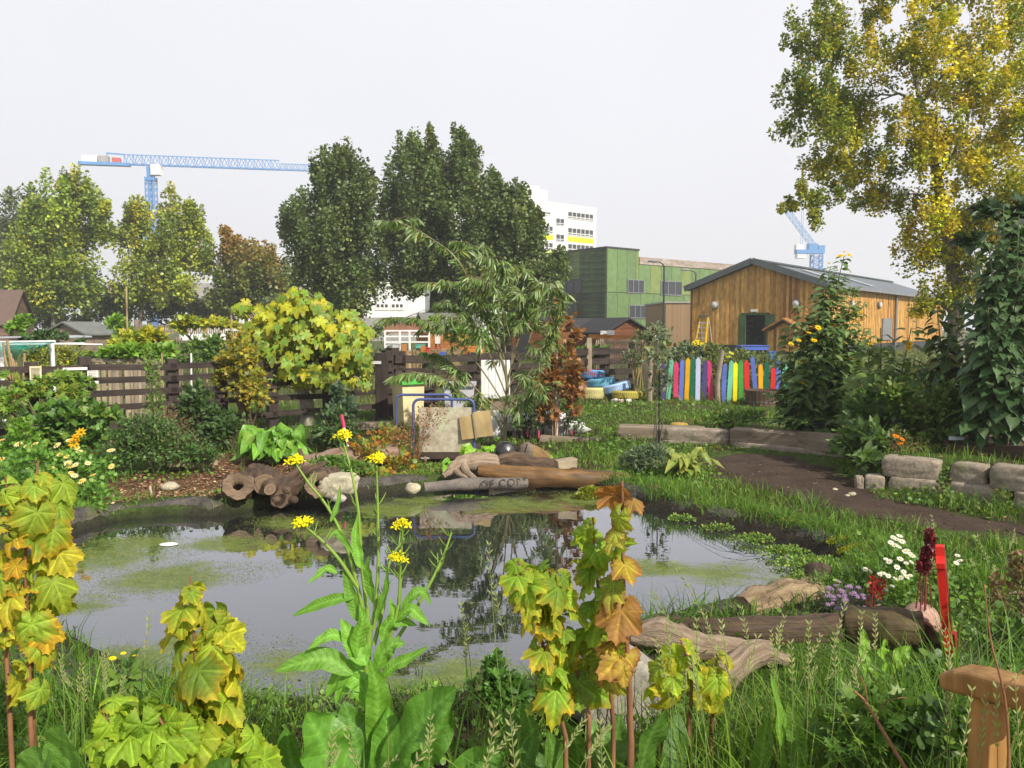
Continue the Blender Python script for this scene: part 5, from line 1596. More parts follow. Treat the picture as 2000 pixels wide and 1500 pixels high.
orf = thing('orange_rail_fence', 'orange timber rail with low benches behind the tyres', 'fence', q)
mb = MB(); mb.beam(at(1150, 657, 24), at(1268, 661, 24), .08, .13); mb.build('rail', M_orange, orf, smooth=False)
for x in (1182, 1258): q = at(x, 652, 24); mb = MB(); mb.beam([q[0], 24.1, q[2]], [q[0], 24.1, hz(q[0], 24)], .12, .12, up=(0, 1, 0)); mb.build('post', M_orange, orf, smooth=False)
for y in (672, 681): mb = MB(); mb.beam(at(1182, y, 23.8), at(1220, y, 23.8), .25, .05); mb.build('bench_board', M_orange, orf, smooth=False)
for lab, x, y0, y1, w, d in (('left white board above the orange rail', 1179, 646, 664, 13, 25), ('right white board above the orange rail', 1193, 645, 664, 14, 25.2)):
    a, c = at(x, y0, d), at(x, y1, d); mb = MB(); mb.box([(a[0]), d, (a[2] + c[2]) / 2], (w / FPX * d, .04, a[2] - c[2]), roty(.04)); tag(mb.build('white_board', M_white, smooth=False), lab, 'board')


def boxthing(name, lab, cat, px, py, wpx, hpx, d, col, dep=.6, lid=None, mat=None):
    c = at(px, py, d); w, h = wpx / FPX * d, hpx / FPX * d; z0 = hz(c[0], d)
    t_ = thing(name, lab, cat, [c[0], d, z0]); zt = c[2] + h / 2; zl = max(zt - h, z0)
    mb = MB(); mb.prism([(-w * .46, 0), (w * .46, 0), (w / 2, zt - zl), (-w / 2, zt - zl)], [c[0], d - dep / 2, zl], (1, 0, 0), (0, 0, 1), (0, 1, 0), dep, col); mb.build('body', mat or M_plastic, t_, smooth=False)
    mb = MB(); mb.box([c[0], d, zt + h * .03], (w * 1.06, dep * 1.06, h * .10), col=np.asarray(lid if lid is not None else col) * 1.0); mb.build('rim', mat or M_plastic, t_, smooth=False)
    if zl > z0 + .02:
        mb = MB()
        for sx in (-.4, .4): mb.beam([c[0] + sx * w, d, z0], [c[0] + sx * w, d, zl], .05, .05, (.12, .1, .08), up=(0, 1, 0))
        mb.build('stand', M_plastic, t_, smooth=False)


boxthing('red_box', 'low red box behind the bamboo screen', 'box', 845, 684, 30, 9, 23, (.50, .04, .03))
boxthing('blue_tub', 'small blue tub beside the red box', 'tub', 866, 692, 10, 8, 22, (.06, .16, .55))
boxthing('blue_tray', 'flat bright blue tray below the blue tub', 'tray', 869, 702, 14, 4, 20.5, (.04, .25, .60))
boxthing('orange_crate', 'orange slatted crate behind the willow leaves', 'crate', 930, 684, 32, 12, 22, (.62, .22, .04))
boxthing('white_drum', 'white upright container near the orange shed', 'container', 855, 663, 9, 16, 25, (.72, .72, .70), .3)
boxthing('pale_tank', 'pale grey water tank under the glasshouse frame', 'tank', 768, 678, 24, 12, 25, (.55, .56, .60))
boxthing('blue_table', 'blue plastic play table in front of the barn door', 'table', 1469, 679, 50, 8, 30, (.07, .14, .55), 1.0)
boxthing('blue_barrel', 'small blue barrel right of the blue play table', 'barrel', 1507, 694, 13, 14, 24, (.03, .15, .70), .2)
boxthing('red_table', 'red edged low table behind the sunflower stems', 'table', 1715, 738, 60, 7, 17, (.45, .03, .03), .7)
boxthing('terracotta_trough', 'terracotta trough with white pots below the red table', 'planter', 1692, 757, 22, 18, 15.5, (.48, .16, .07), .3)
boxthing('red_white_drum', 'white drum with a red top near the barn corner', 'drum', 1278, 655, 18, 16, 27, (.70, .70, .70), .4, (.55, .05, .03))
boxthing('teal_tub', 'faded teal tub behind the bamboo screen', 'tub', 822, 676, 16, 7, 24, (.10, .42, .33))
# glasshouse frame
d = 26.0; b = gnd(790, d); gh = thing('glasshouse_frame', 'bare white glasshouse frame left of the orange shed', 'frame', b)
mb = MB()
for x in (752, 781, 800, 838): q = at(x, 646, d); mb.beam([q[0], d, q[2]], [q[0], d, hz(q[0], d)], .06, .06, up=(0, 1, 0))
for y in (646, 657, 668): mb.beam(at(752, y, d), at(838, y, d), .05, .05)
mb.build('bars', M_white, gh, smooth=False)
mb = MB(); mb.beam(at(750, 640, d + .6), at(840, 640, d + .6), .05, .35); mb.build('back_board', mat_plain('dull_red_board', (.30, .14, .09), .8), gh, smooth=False)
# ================================================================== logs, stones, wall, bench
M_log = mat_wood('rotting_log_bark', (.03, .02, .014), (.17, .108, .07), (5, 26, 26), .85, 1, spots=.3, dist=.03)
M_logdark = mat_wood('wet_dark_log', (.018, .012, .009), (.12, .075, .045), (3, 36, 36), .6, 1, spots=.3, spotcol=(.05, .045, .015), dist=.02)
M_logpale = mat_wood('bleached_driftwood', (.17, .115, .075), (.46, .36, .26), (3, 44, 44), .85, 1, spots=.35, spotcol=(.10, .07, .05), dist=.03)
M_logend = mat_wood('sawn_log_end', (.09, .06, .04), (.24, .165, .105), (3, 60, 60), .85, .4)
M_granite = mat_stone('granite_slab', (.22, .20, .17), (.32, .29, .25), (.40, .37, .33), 8, .5, (.30, .29, .20), .25)
M_rock = mat_stone('pale_field_stone', (.28, .25, .17), (.42, .38, .27), (.54, .50, .37), 7, .7, (.25, .24, .11), .3)
M_wall = mat_stone('reclaimed_kerb_stone', (.19, .155, .12), (.29, .24, .185), (.38, .33, .27), 6, .6, (.12, .12, .06), .35)
M_sleeper = mat_wood('old_sleeper_timber', (.13, .10, .07), (.34, .27, .20), (1.2, 14, 14), .9, .7, spots=.3)


def log(name, label, pts, rad, mat, sides=26, rough=.30, hollow=0.0, cat='log', group=None, fs=9, n=28):
    P = curve([at(*p) if len(p) == 3 else np.array(p[:3]) for p in pts], n)
    r = np.interp(np.linspace(0, 1, n), np.linspace(0, 1, len(rad)), rad)
    mb = MB(); mb.tube(P, r, sides, (1, 1, 1), rough, True, 0, (1, 1, 1), fs, hollow)
    o = mb.build(name, [mat, M_logend]); tag(o, label, cat, group)
    return o


def knots(o, spots, r, mat):
    for p in spots:
        mb = MB(); mb.rock(p, (r, r, r * .8), int(abs(p[0] * 100)) % 50, .3, sub=2); mb.build('knot', mat, o)


lg = 'logs heaped on the far left brim'
log('log', 'short hollow log standing tilted at the left end of the log pile', [(463, 946, 7.02), (468, 955, 7.3), (480, 950, 7.7)], [.125, .12, .13], M_log, 26, .45, .36, group=lg)
o = log('log', 'mossy log with a sawn branch stub lying across the log pile', [(515, 945, 7.2), (520, 940, 7.6), (500, 925, 8.0)], [.10, .12, .11], M_log, group=lg)
o = log('log', 'knobbly dark log at the bottom of the log pile above the water', [(548, 972, 7.15), (560, 962, 7.4), (575, 950, 7.8)], [.105, .125, .11], M_logdark, rough=.35, group=lg)
knots(o, [at(560, 957, 7.05), at(540, 975, 7.02), at(573, 976, 7.05)], .045, M_log)
log('log', 'branch stub log poking forward from the middle of the log pile', [(527, 955, 7.0), (530, 948, 7.3), (540, 938, 7.8)], [.05, .085, .10], M_log, group=lg)
log('log', 'hollow log facing the pond beside the pale rock', [(622, 946, 7.0), (632, 940, 7.4), (645, 932, 7.9)], [.12, .12, .11], M_log, 26, .42, .34, group=lg)
log('log', 'dark log deep in the shadow of the log pile', [(500, 975, 7.5), (600, 970, 7.5)], [.07, .08], M_logdark, group=lg)
log('branch', 'brown forked branch rising from the log pile', [(545, 945, 7.6), (575, 925, 7.7), (588, 900, 7.8), (586, 878, 7.9)], [.05, .04, .035, .022], M_log, 10, cat='branch')
log('branch', 'bare brown root stretching right above the log pile', [(560, 940, 7.7), (590, 928, 7.8), (620, 910, 8.0), (650, 905, 8.2)], [.045, .04, .035, .02], M_log, 10, cat='branch')
log('log', 'long fallen log with flaking bark lying behind the log pile', [(585, 908, 8.5), (680, 896, 8.7), (775, 886, 8.9)], [.10, .13, .11], mat_wood('flaking_bark', (.10, .055, .04), (.30, .21, .16), (2, 12, 12), .9, .8, spots=.2), 16, .25)
mb = MB(); mb.rock(at(660, 946, 7.1), (.175, .12, .10), 5, .28, sub=4, R=roty(-.12), box=.55, fs=1.6); tag(mb.build('rock', M_rock), 'pale lichened rock at the right end of the log pile', 'rock')
mb = MB(); mb.rock(at(662, 973, 6.98), (.07, .05, .038), 8, .2, sub=3); tag(mb.build('stone', mat_stone('pinkish_stone', (.28, .23, .21), (.38, .33, .31), (.46, .41, .38), 9, .4)), 'small smooth pinkish stone below the pale rock at the water', 'stone')
mb = MB(); mb.beam(at(330, 907, 8.6), at(425, 903, 8.8), .05, .05); tag(mb.build('timber_edge', M_pale, smooth=False), 'thin pale timber strip on the wood chips', 'timber')
mb = MB(); mb.beam(at(270, 992, 7.1), at(299, 982, 7.3), .02, .03); tag(mb.build('white_stick', M_white, smooth=False), 'short white stick lying by the left brim', 'stick')
mb = MB(); mb.beam(at(293, 952, 7.5), at(301, 992, 7.2), .018, .02, (.9, .6, .3)); tag(mb.build('wooden_stick', M_pale, smooth=False), 'thin tan stick stuck upright beside the white stick', 'stick')
mb = MB(); mb.rock(at(329, 1075, 6.0) * [1, 1, 0] + [0, 0, ZW + .006], (.07, .05, .008), 3, .3, sub=3); tag(mb.build('paper_scrap', M_notice), 'white scrap of paper floating on the pond', 'litter')
st = thing('marker_stake', 'white marker stake with a pink top beside the fallen log', 'stake', at(680, 878, 9.0))
mb = MB(); mb.tube([at(682, 880, 9.0), at(672, 835, 9.0)], .014, 8); mb.build('rod', M_white, st)
mb = MB(); mb.tube([at(672, 835, 9.0), at(667, 810, 9.0)], .02, 8); mb.build('pink_top', mat_plain('pink_paint', (.55, .05, .14), .6), st)

lg = 'driftwood and logs on the far brim'
o = log('driftwood', 'twisted bleached driftwood root with broken prongs beside the lettuce', [(866, 930, 8.05), (890, 912, 8.1), (920, 902, 8.2), (965, 905, 8.35)], [.028, .065, .10, .11], M_logpale, 16, .4, group=lg, fs=9)
for pts, r in (([(905, 905, 8.1), (912, 922, 8.0), (930, 936, 7.9), (931, 944, 7.88)], [.05, .035, .018, .012]), ([(885, 915, 8.1), (900, 928, 8.0), (915, 934, 7.95)], [.04, .03, .015])):
    mb = MB(); mb.tube(curve([at(*p) for p in pts], 9), np.interp(np.linspace(0, 1, 9), np.linspace(0, 1, 4 if len(r) == 4 else 3), r), 10, rough=.3); mb.build('prong', M_logpale, o)
log('log', 'smooth grey brown log resting on top of the long brim log', [(955, 907, 8.45), (1000, 902, 8.5), (1050, 908, 8.6), (1090, 908, 8.7)], [.06, .115, .085, .07], M_log, 16, .25, group=lg)
log('log', 'long golden brown log lying along the far brim', [(935, 920, 8.15), (1020, 930, 8.1), (1120, 934, 8.1), (1225, 938, 8.2)], [.07, .105, .10, .085], mat_wood('golden_wet_log', (.03, .017, .01), (.26, .14, .05), (1.3, 14, 14), .55, .6, spots=.3), 26, .26, group=lg)
R = rotz(.25) @ roty(-.12)
mb = MB(); mb.box(at(1106, 908, 8.15), (.20, .12, .115), R, jit=.006); tag(mb.build('wood_block', M_pale, smooth=False), 'square sawn wood block sitting on the golden log', 'wood block')
mb = MB(); mb.rock(at(1276, 962, 7.6), (.10, .09, .075), 6, .2, sub=3, box=.7); tag(mb.build('log_end', M_logend), 'short cut log end poking out beside the pond at right', 'log')
q0 = at(1026, 882, 8.75)
sp = thing('stump', 'tilted cut stump with a cracked round face behind the driftwood', 'stump', q0)
ax = np.array([.55, .65, -.42]); ax /= np.linalg.norm(ax)
mb = MB(); mb.tube(curve([q0, q0 + ax * .12, q0 + ax * .38], 8), [.105, .11, .112, .115, .12, .12, .12, .12], 20, rough=.08); mb.build('bark', mat_wood('tan_bark', (.16, .09, .035), (.36, .23, .10), (2, 14, 14), .85, .6), sp)
fx = np.cross(ax, (0, 0, 1)); fx /= np.linalg.norm(fx); fy = np.cross(fx, ax); RR = np.stack([fx, -fy, -ax], 1)
mb = MB(); mb.lathe([(.112, -.01), (.11, .012), (.05, .016), (0, .016)], q0, 22, R=RR); mb.box(q0 - ax * .016 + fx * .01, (.012, .17, .006), RR, (.15, .12, .1)); mb.build('cut_face', mat_wood('grey_cut_face', (.10, .075, .055), (.22, .175, .135), (2, 50, 50), .9, .3, usecol=True), sp)
q = at(988, 884, 8.8); bp = thing('plant_pot', 'round black plastic pot lying on its side by the stump', 'plant pot', q)
mb = MB(); mb.lathe([(0, .11), (.08, .10), (.10, .09), (.12, .0), (.115, -.08), (.10, -.15), (.0, -.16)], q, 24, R=rotz(.3) @ rotx(1.25)); mb.build('shell', mat_plain('glossy_black_plastic', (.012, .012, .013), .28, .6), bp)
mb = MB(); mb.lathe([(.122, -.02), (.128, -.02), (.128, .02), (.122, .02)], q, 24, R=rotz(.3) @ rotx(1.25)); mb.build('rim', mat_plain('black_plastic', (.015, .015, .016), .4, .5), bp)

# lettering on the reused sacking along the brim
cv = bpy.data.curves.new('brim_lettering', 'FONT'); cv.body = 'OF CORE'; cv.size = .105; cv.extrude = .003; cv.space_character = 1.15
tx = bpy.data.objects.new('brim_lettering', cv); COL.objects.link(tx)
sk = at(960, 944, 7.93)
me = bpy.data.meshes.new_from_object(tx.evaluated_get(bpy.context.evaluated_depsgraph_get())); bpy.data.objects.remove(tx)
sck = thing('lettered_sacking', 'strip of grey sacking with faded dark lettering on the far brim', 'sacking', sk)
mb = MB(); mb.tube(curve([at(828, 953, 7.75), at(900, 946, 7.85), at(960, 944, 7.93), at(1030, 944, 8.0)], 30), .055, 18, rough=.3, fs=6); mb.build('sack', mat_stone('grey_sacking', (.09, .08, .07), (.15, .13, .115), (.21, .18, .15), 9, .5, (.10, .10, .05), .2), sck)
lt = bpy.data.objects.new('lettering', me); me.materials.append(mat_plain('faded_print', (.045, .042, .042), .9)); COL.objects.link(lt); lt.parent = sck
lt.rotation_euler = (math.radians(72), 0, .30); lt.location = (-.10, -.122, -.02)
mb = MB(); mb.rock(at(806, 954, 7.65), (.075, .07, .055), 12, .25, sub=3); tag(mb.build('stone', M_rock), 'small brown stone at the left end of the lettered sacking', 'stone')

# ---- near right bank
lr_ = 'logs on the right bank'
log('log', 'long dark wet log lying across the right bank', [(1278, 1222, 4.05), (1420, 1234, 4.0), (1600, 1232, 4.05), (1720, 1225, 4.1)], [.058, .075, .085, .09], M_logdark, 26, .22, group=lr_)
log('log', 'pale twisted driftwood log in front of the dark log', [(1228, 1238, 3.75), (1290, 1240, 3.75), (1360, 1262, 3.72), (1440, 1272, 3.7), (1505, 1275, 3.7)], [.05, .085, .07, .06, .05], M_logpale, 26, .42, group=lr_, fs=10)
log('log', 'broken reddish driftwood stub leaning under the pale log', [(1395, 1350, 3.35), (1430, 1310, 3.45), (1480, 1275, 3.6), (1530, 1290, 3.7)], [.05, .06, .06, .03], M_logpale, 24, .45, group=lr_)
log('log', 'thick cracked pale log pointing into the water at the right', [(1445, 1195, 4.3), (1510, 1178, 4.45), (1590, 1165, 4.6)], [.10, .115, .11], mat_wood('cracked_tan_log', (.12, .075, .04), (.46, .34, .21), (2.5, 34, 34), .8, 1, spots=.4, spotcol=(.12, .08, .05), dist=.03), 26, .34, group=lr_)
log('log', 'broad flat mossy log at the right end of the dark log', [(1660, 1225, 4.05), (1740, 1228, 3.95), (1800, 1235, 3.9)], [.10, .115, .10], mat_wood('mossy_log', (.03, .02, .012), (.15, .105, .045), (3, 26, 26), .6, 1, spots=.4, spotcol=(.07, .075, .015)), 26, .28, group=lr_)
log('stump', 'black charred stump standing at the right water edge', [(1597, 1108, 4.9), (1597, 1130, 4.85), (1595, 1160, 4.8)], [.065, .08, .095], M_logdark, 14, .35, cat='stump')
mb = MB(); mb.rock(at(1195, 1345, 3.05), (.19, .12, .165), 9, .16, sub=4, R=rotz(.25) @ roty(.62), box=.9, fs=1.1); tag(mb.build('granite_rock', M_granite), 'pale grey granite rock behind the tall brown currant stem', 'rock')
q = at(1795, 1222, 4.05)
tc_ = thing('terracotta_pot', 'dusty pink clay pot lying on its side behind the red board', 'plant pot', q)
mb = MB(); mb.lathe([(.0, .13), (.06, .125), (.085, .10), (.105, .0), (.115, -.08), (.105, -.08), (.0, -.02)], q + [0, 0, -.01], 26, R=rotz(-.6) @ rotx(-1.2)); mb.build('shell', mat_stone('dusty_terracotta', (.34, .19, .14), (.42, .26, .20), (.46, .30, .24), 7, .2, (.3, .25, .2), .1), tc_)
mb = MB(); mb.lathe([(.112, -.09), (.126, -.09), (.124, -.055), (.112, -.055)], q + [0, 0, -.01], 26, R=rotz(-.6) @ rotx(-1.2)); mb.build('rim', mat_stone('dusty_terracotta_rim', (.34, .19, .14), (.42, .26, .20), (.46, .30, .24), 7, .2, (.3, .25, .2), .1), tc_)
# red board
b0, b1 = at(1842, 1245, 3.75), at(1826, 1075, 3.75)
rb = thing('red_board', 'upright bright red plank with a notched top standing in the grass', 'board', b0)
up_ = b1 - b0; Lb = np.linalg.norm(up_); up_ /= Lb
sx = np.array([.50, .87, 0]); sx -= up_ * sx.dot(up_); sx /= np.linalg.norm(sx); nz_ = np.cross(sx, up_)
mb = MB(); mb.prism([(0, -.12), (.13, -.12), (.14, Lb * .80), (.10, Lb), (.055, Lb), (.05, Lb * .90), (-.012, Lb * .86), (-.012, Lb * .80), (.0, Lb * .78)], b0, sx, up_, nz_, .036, (.62, .02, .012)); mb.build('plank', mat_paint('scuffed_red_paint', .30, .5, .4, (.20, .03, .02), 7), rb, smooth=False)
mb = MB(); mb.prism([(.008, -.10), (.122, -.10), (.130, Lb * .80), (.096, Lb * .985), (.064, Lb * .985), (.058, Lb * .88), (.010, Lb * .78)], b0 + nz_ * .036, sx, up_, nz_, .003, (.62, .02, .012)); mb.build('worn_face', mat_wood('worn_red_face', (.09, .045, .035), (.30, .06, .04), (3, 22, 22), .75, .5, spots=.3), rb, smooth=False)
mb = MB(); mb.beam(b0 + sx * .02 + nz_ * .045 + up_ * .02, b0 + sx * .05 + nz_ * .045 - up_ * .10, .02, .03, (.35, .02, .03)); mb.build('foot_peg', M_paintcol, rb, smooth=False)
# bench
M_bench = mat_wood('varnished_bench_oak', (.22, .105, .03), (.50, .28, .10), (1.2, 26, 26), .45, .35, spots=.06)
e0 = at(1868, 1318, 1.95); e1 = at(2090, 1372, 1.72)
bn = thing('wooden_bench', 'varnished wooden bench at the lower right edge with a rounded armrest', 'bench', [e0[0] + .3, e0[1], .15])
ad_ = e1 - e0; La = np.linalg.norm(ad_); ad_ /= La
asd = np.cross(ad_, (0, 0, 1)); asd /= np.linalg.norm(asd); aup = np.cross(asd, ad_)
pr = [(-.025, -.028), (-.01, -.034), (La, -.034), (La, .026), (.06, .028), (.02, .024), (-.02, .008)]
mb = MB(); mb.prism(pr, e0 - asd * .045, ad_, aup, asd, .09); o = mb.build('armrest', M_bench, bn, smooth=False)
mm_ = o.modifiers.new('rounded_edges', 'BEVEL'); mm_.width = .012; mm_.segments = 3
p0 = e0 + ad_ * .085
mb = MB(); mb.beam([p0[0], p0[1], .12], p0 - [0, 0, .034], .055, .065, up=(-.25, .97, 0)); o = mb.build('leg', M_bench, bn, smooth=False); mm_ = o.modifiers.new('rounded_edges', 'BEVEL'); mm_.width = .004; mm_.segments = 2
p1 = e0 + ad_ * .52
mb = MB(); mb.beam([p1[0], p1[1], .12], p1 + [0, 0, .30], .055, .065, up=(-.25, .97, 0)); mb.build('leg', M_bench, bn, smooth=False)
s0 = np.array([p0[0] + .03, p0[1], .50])
for k in range(5):
    a = s0 + ad_ * [1, 1, 0] * (.02 + .095 * k) - asd * .02 * [1, 1, 0]; dirn = -asd * [1, 1, 0]; dirn = dirn / np.linalg.norm(dirn)
    if dirn[1] > 0: dirn = -dirn
    mb = MB(); mb.beam(a, a + dirn * 1.2, .08, .022); mb.build('seat_slat', M_bench, bn, smooth=False)
mb = MB(); mb.beam([p0[0], p0[1], .45], [p1[0], p1[1], .45], .04, .06); mb.build('side_rail', M_bench, bn, smooth=False)

# ---- stone and sleeper walls
wg = 'blocks of the low stone wall'


def block(label, x0, x1, y0, y1, d0, d1, dep=.24, seed=0, name='stone_block', mat=None, amp=.10, box=.86):
    a, b = at(x0, (y0 + y1) / 2, d0), at(x1, (y0 + y1) / 2, d1)
    dv = b - a; dv[2] = 0; Lh = np.linalg.norm(dv); dv /= Lh; nrm = np.array([dv[1], -dv[0], 0])
    h = (y1 - y0) / FPX * (d0 + d1) / 2
    c = (a + b) / 2 - nrm * dep / 2
    R = np.stack([dv, -nrm, (0, 0, 1.0)], 1)
    mb = MB()
    if mat is M_sleeper: mb.box(c, (Lh, dep, h), R, jit=.012)
    else: mb.rock(c, (Lh / 2 * 1.0, dep / 2, h / 2 * 1.04), seed, amp, sub=4, R=R, box=box, fs=2.6)
    o = mb.build(name, mat or M_wall, smooth=mat is not M_sleeper); tag(o, label, 'sleeper' if mat is M_sleeper else 'stone block', wg)
    if mat is M_sleeper:
        m_ = o.modifiers.new('worn_edges', 'BEVEL'); m_.width = .012; m_.segments = 2


block('long rounded granite block, topmost left of the stone wall', 1720, 1838, 896, 938, 7.75, 7.45, .26, 1)
block('short square block in the top course next to the vertical gap', 1854, 1926, 908, 950, 7.40, 7.2, .24, 2)
block('long rough block at the right edge in the top course', 1930, 2060, 914, 964, 7.1, 6.75, .26, 3)
block('wide dull block in the lower course under the topmost rounded block', 1733, 1846, 936, 982, 7.68, 7.40, .24, 4)
block('pale block in the lower course under the short square block', 1850, 1968, 948, 992, 7.35, 7.02, .24, 5)
block('lower right block cut off by the photo edge', 1976, 2070, 964, 1008, 6.95, 6.7, .24, 6)
block('small dark stone at the left end of the lower course', 1688, 1729, 930, 966, 7.78, 7.7, .2, 7)
block('narrow upright stone at the very left end of the wall', 1672, 1688, 932, 962, 7.8, 7.78, .16, 8)
block('pale splintered timber at the far left end of the lawn edging', 1207, 1376, 834, 858, 11.5, 11.2, .22, 11, 'sleeper', M_sleeper)
block('pale mossy kerb lying on top of the edging near the guard sapling', 1296, 1424, 838, 868, 11.0, 10.7, .22, 12, amp=.08)
block('lower pale kerb under the mossy one', 1290, 1428, 862, 878, 11.0, 10.7, .22, 13, amp=.08)
block('long grey sleeper in the middle of the lawn edging', 1424, 1560, 842, 874, 10.65, 10.1, .24, 14, 'sleeper', M_sleeper)
block('dark stained sleeper at the right end of the lawn edging', 1556, 1655, 850, 884, 10.1, 9.65, .24, 15, 'sleeper', M_sleeper)
block('low grey kerb hidden in grass below the dark sleeper', 1425, 1650, 872, 892, 10.62, 9.7, .2, 16, amp=.08)
block('pale timber edging at the front of the young shrubs', 1052, 1175, 856, 869, 11.1, 11.0, .2, 17, 'sleeper', M_sleeper)
block('dark timber edging left of the trolley', 648, 770, 826, 840, 12.0, 12.4, .2, 18, 'sleeper', M_sleeper)
mb = MB(); q = at(1327, 826, 11.9); q[2] = hz(q[0], q[1])
ds = thing('yellow_cushion', 'round mustard yellow lid resting on a flat stone on the lawn', 'lid', q)
mb.lathe([(0, .15), (.12, .15), (.14, .13), (.14, .09), (.13, .08)], q, 22); mb.build('lid', mat_plain('mustard_lid', (.42, .27, .05), .8), ds)
mb = MB(); mb.rock(q + [0, 0, .05], (.22, .16, .045), 4, .15, sub=3, box=.5); mb.build('base_stone', M_rock, ds)
for lab, px, py, s in (('white pebble at the foot of the wall by the path', 1631, 958, .028), ('larger pinkish pebble on the path near the wall', 1664, 968, .04), ('pale pebble lying beside the larger pinkish one', 1655, 970, .025), ('brown broken stone on the wood chips', 333, 957, .09)):
    q = on_g(px, py); mb = MB(); mb.rock(q + [0, 0, s * .35], (s, s * .8, s * .55), px, .25, sub=3); tag(mb.build('pebble', M_rock), lab, 'pebble')
# raised timber bed behind the wall
q = at(1925, 880, 7.9)
rbx = thing('raised_bed', 'dark timber raised bed behind the stone wall at right', 'raised bed', [q[0], q[1], hz(q[0], q[1])])
a, b = at(1848, 868, 8.3), at(2030, 872, 7.6)
for k, z in enumerate((.0, -.13)):
    mb = MB(); mb.beam(a + [0, 0, z - .06], b + [0, 0, z - .06], .05, .125); mb.build('front_board', mat_wood('wet_dark_board', (.02, .012, .008), (.09, .055, .04), (1, 12, 12), .7, .4) if k == 0 else M_logdark, rbx, smooth=False)
mb = MB(); mb.beam(a + [0, 0, -.06], a + [.5, 1.1, -.06], .05, .2); mb.build('side_board', M_logdark, rbx, smooth=False)
mb = MB(); mb.prism([(0, 0), (1.0, -.5), (1.5, .6), (.5, 1.1)], a + [0.03, .03, -.03], (1, 0, 0), (0, 1, 0), (0, 0, 1), .02); mb.build('bed_soil', mat_plain('bed_soil', (.10, .06, .04), .95), rbx, smooth=False)
for lab, px, py, d, w in (('pale blue plastic strip on the corner of the raised bed', 1868, 856, 8.25, .15), ('white plant label slanting among the bean leaves', 1846, 742, 9.2, .16), ('white plant label further right among the leaves', 1913, 741, 9.6, .11)):
    mb = MB(); mb.box(at(px, py, d), (w, .02, .035), roty(.45 if px == 1846 else 0)); tag(mb.build('plant_label', mat_plain('label_plastic', (.62, .68, .74), .5), smooth=False), lab, 'label')
q = at(1594, 838, 10.3); q[2] -= .07; pt_ = thing('plant_pot', 'black nursery pot standing on the dark sleeper', 'plant pot', q)
mb = MB(); mb.lathe([(0, 0), (.07, 0), (.095, .16), (.085, .16), (.07, .03)], q, 20); mb.build('shell', mat_plain('matt_black_plastic', (.02, .021, .024), .6), pt_)
mb = MB(); mb.lathe([(.095, .135), (.103, .135), (.103, .165), (.09, .165)], q, 20); mb.build('rim', mat_plain('matt_black_rim', (.024, .025, .028), .6), pt_)
# ================================================================== garden plants
M_leaf = mat_leaf('garden_leaf', .32, .45, .4)
M_leafbig = mat_leaf('broad_veined_leaf', .30, .38, .5, veins=3.2, bumpy=.5)
M_currant = mat_leaf('currant_leaf', .42, .55, .3, veins=5.0, bumpy=.45)
M_stem = mat_leaf('green_stem', .05, .5, .4)
M_petal = mat_leaf('flower_petal', .25, .6, .2, tint=(1, 1, .8))
GREEN = [(.10, .20, .03, 4), (.07, .15, .025, 3), (.16, .26, .04, 2)]
BRIGHT = [(.17, .33, .03, 4), (.12, .26, .025, 3), (.24, .38, .05, 1.5)]
DARK = [(.045, .095, .025, 4), (.07, .13, .035, 3), (.10, .16, .05, 1)]
GREY = [(.12, .17, .09, 4), (.08, .13, .06, 3), (.17, .21, .12, 1)]
YEL = [(.42, .42, .02, 4), (.28, .36, .03, 4), (.50, .40, .015, 1.5), (.16, .26, .03, 2)]
OLIVE = [(.13, .18, .035, 3), (.20, .22, .04, 2), (.08, .13, .03, 2)]
RUST = [(.30, .12, .035, 4), (.20, .075, .03, 2), (.36, .19, .04, 2), (.17, .16, .04, 1.5)]
NAST = [(.50, .33, .02, 2), (.45, .17, .02, 1.5), (.14, .25, .04, 4), (.30, .10, .03, 1.5), (.20, .28, .05, 2)]


def flowers(mb, pts, r, petal, heart, n=10, up=(0, -.5, 1), jit=.5):
    for p in pts:
        nn_ = np.array(up, float) + rng.normal(0, jit * .5, 3); nn_ /= np.linalg.norm(nn_)
        a = np.cross(nn_, (1, 0, .2)); a /= np.linalg.norm(a); b = np.cross(nn_, a)
        th = np.linspace(0, 2 * PI, n, endpoint=False) + rng.uniform(0, 1)
        d = np.cos(th)[:, None] * a + np.sin(th)[:, None] * b
        rr = r * rng.uniform(.8, 1.15)
        leaves(mb, T_OVAL, np.asarray(p) + d * rr * .2, d + nn_ * .15, np.tile(nn_, (n, 1)), rr * .85, np.array(petal) * rng.uniform(.9, 1.05), wide=.75)
        if heart is not None: mb.rock(np.asarray(p) + nn_ * rr * .08, (rr * .36, rr * .36, rr * .28), 1, .1, heart, sub=1)


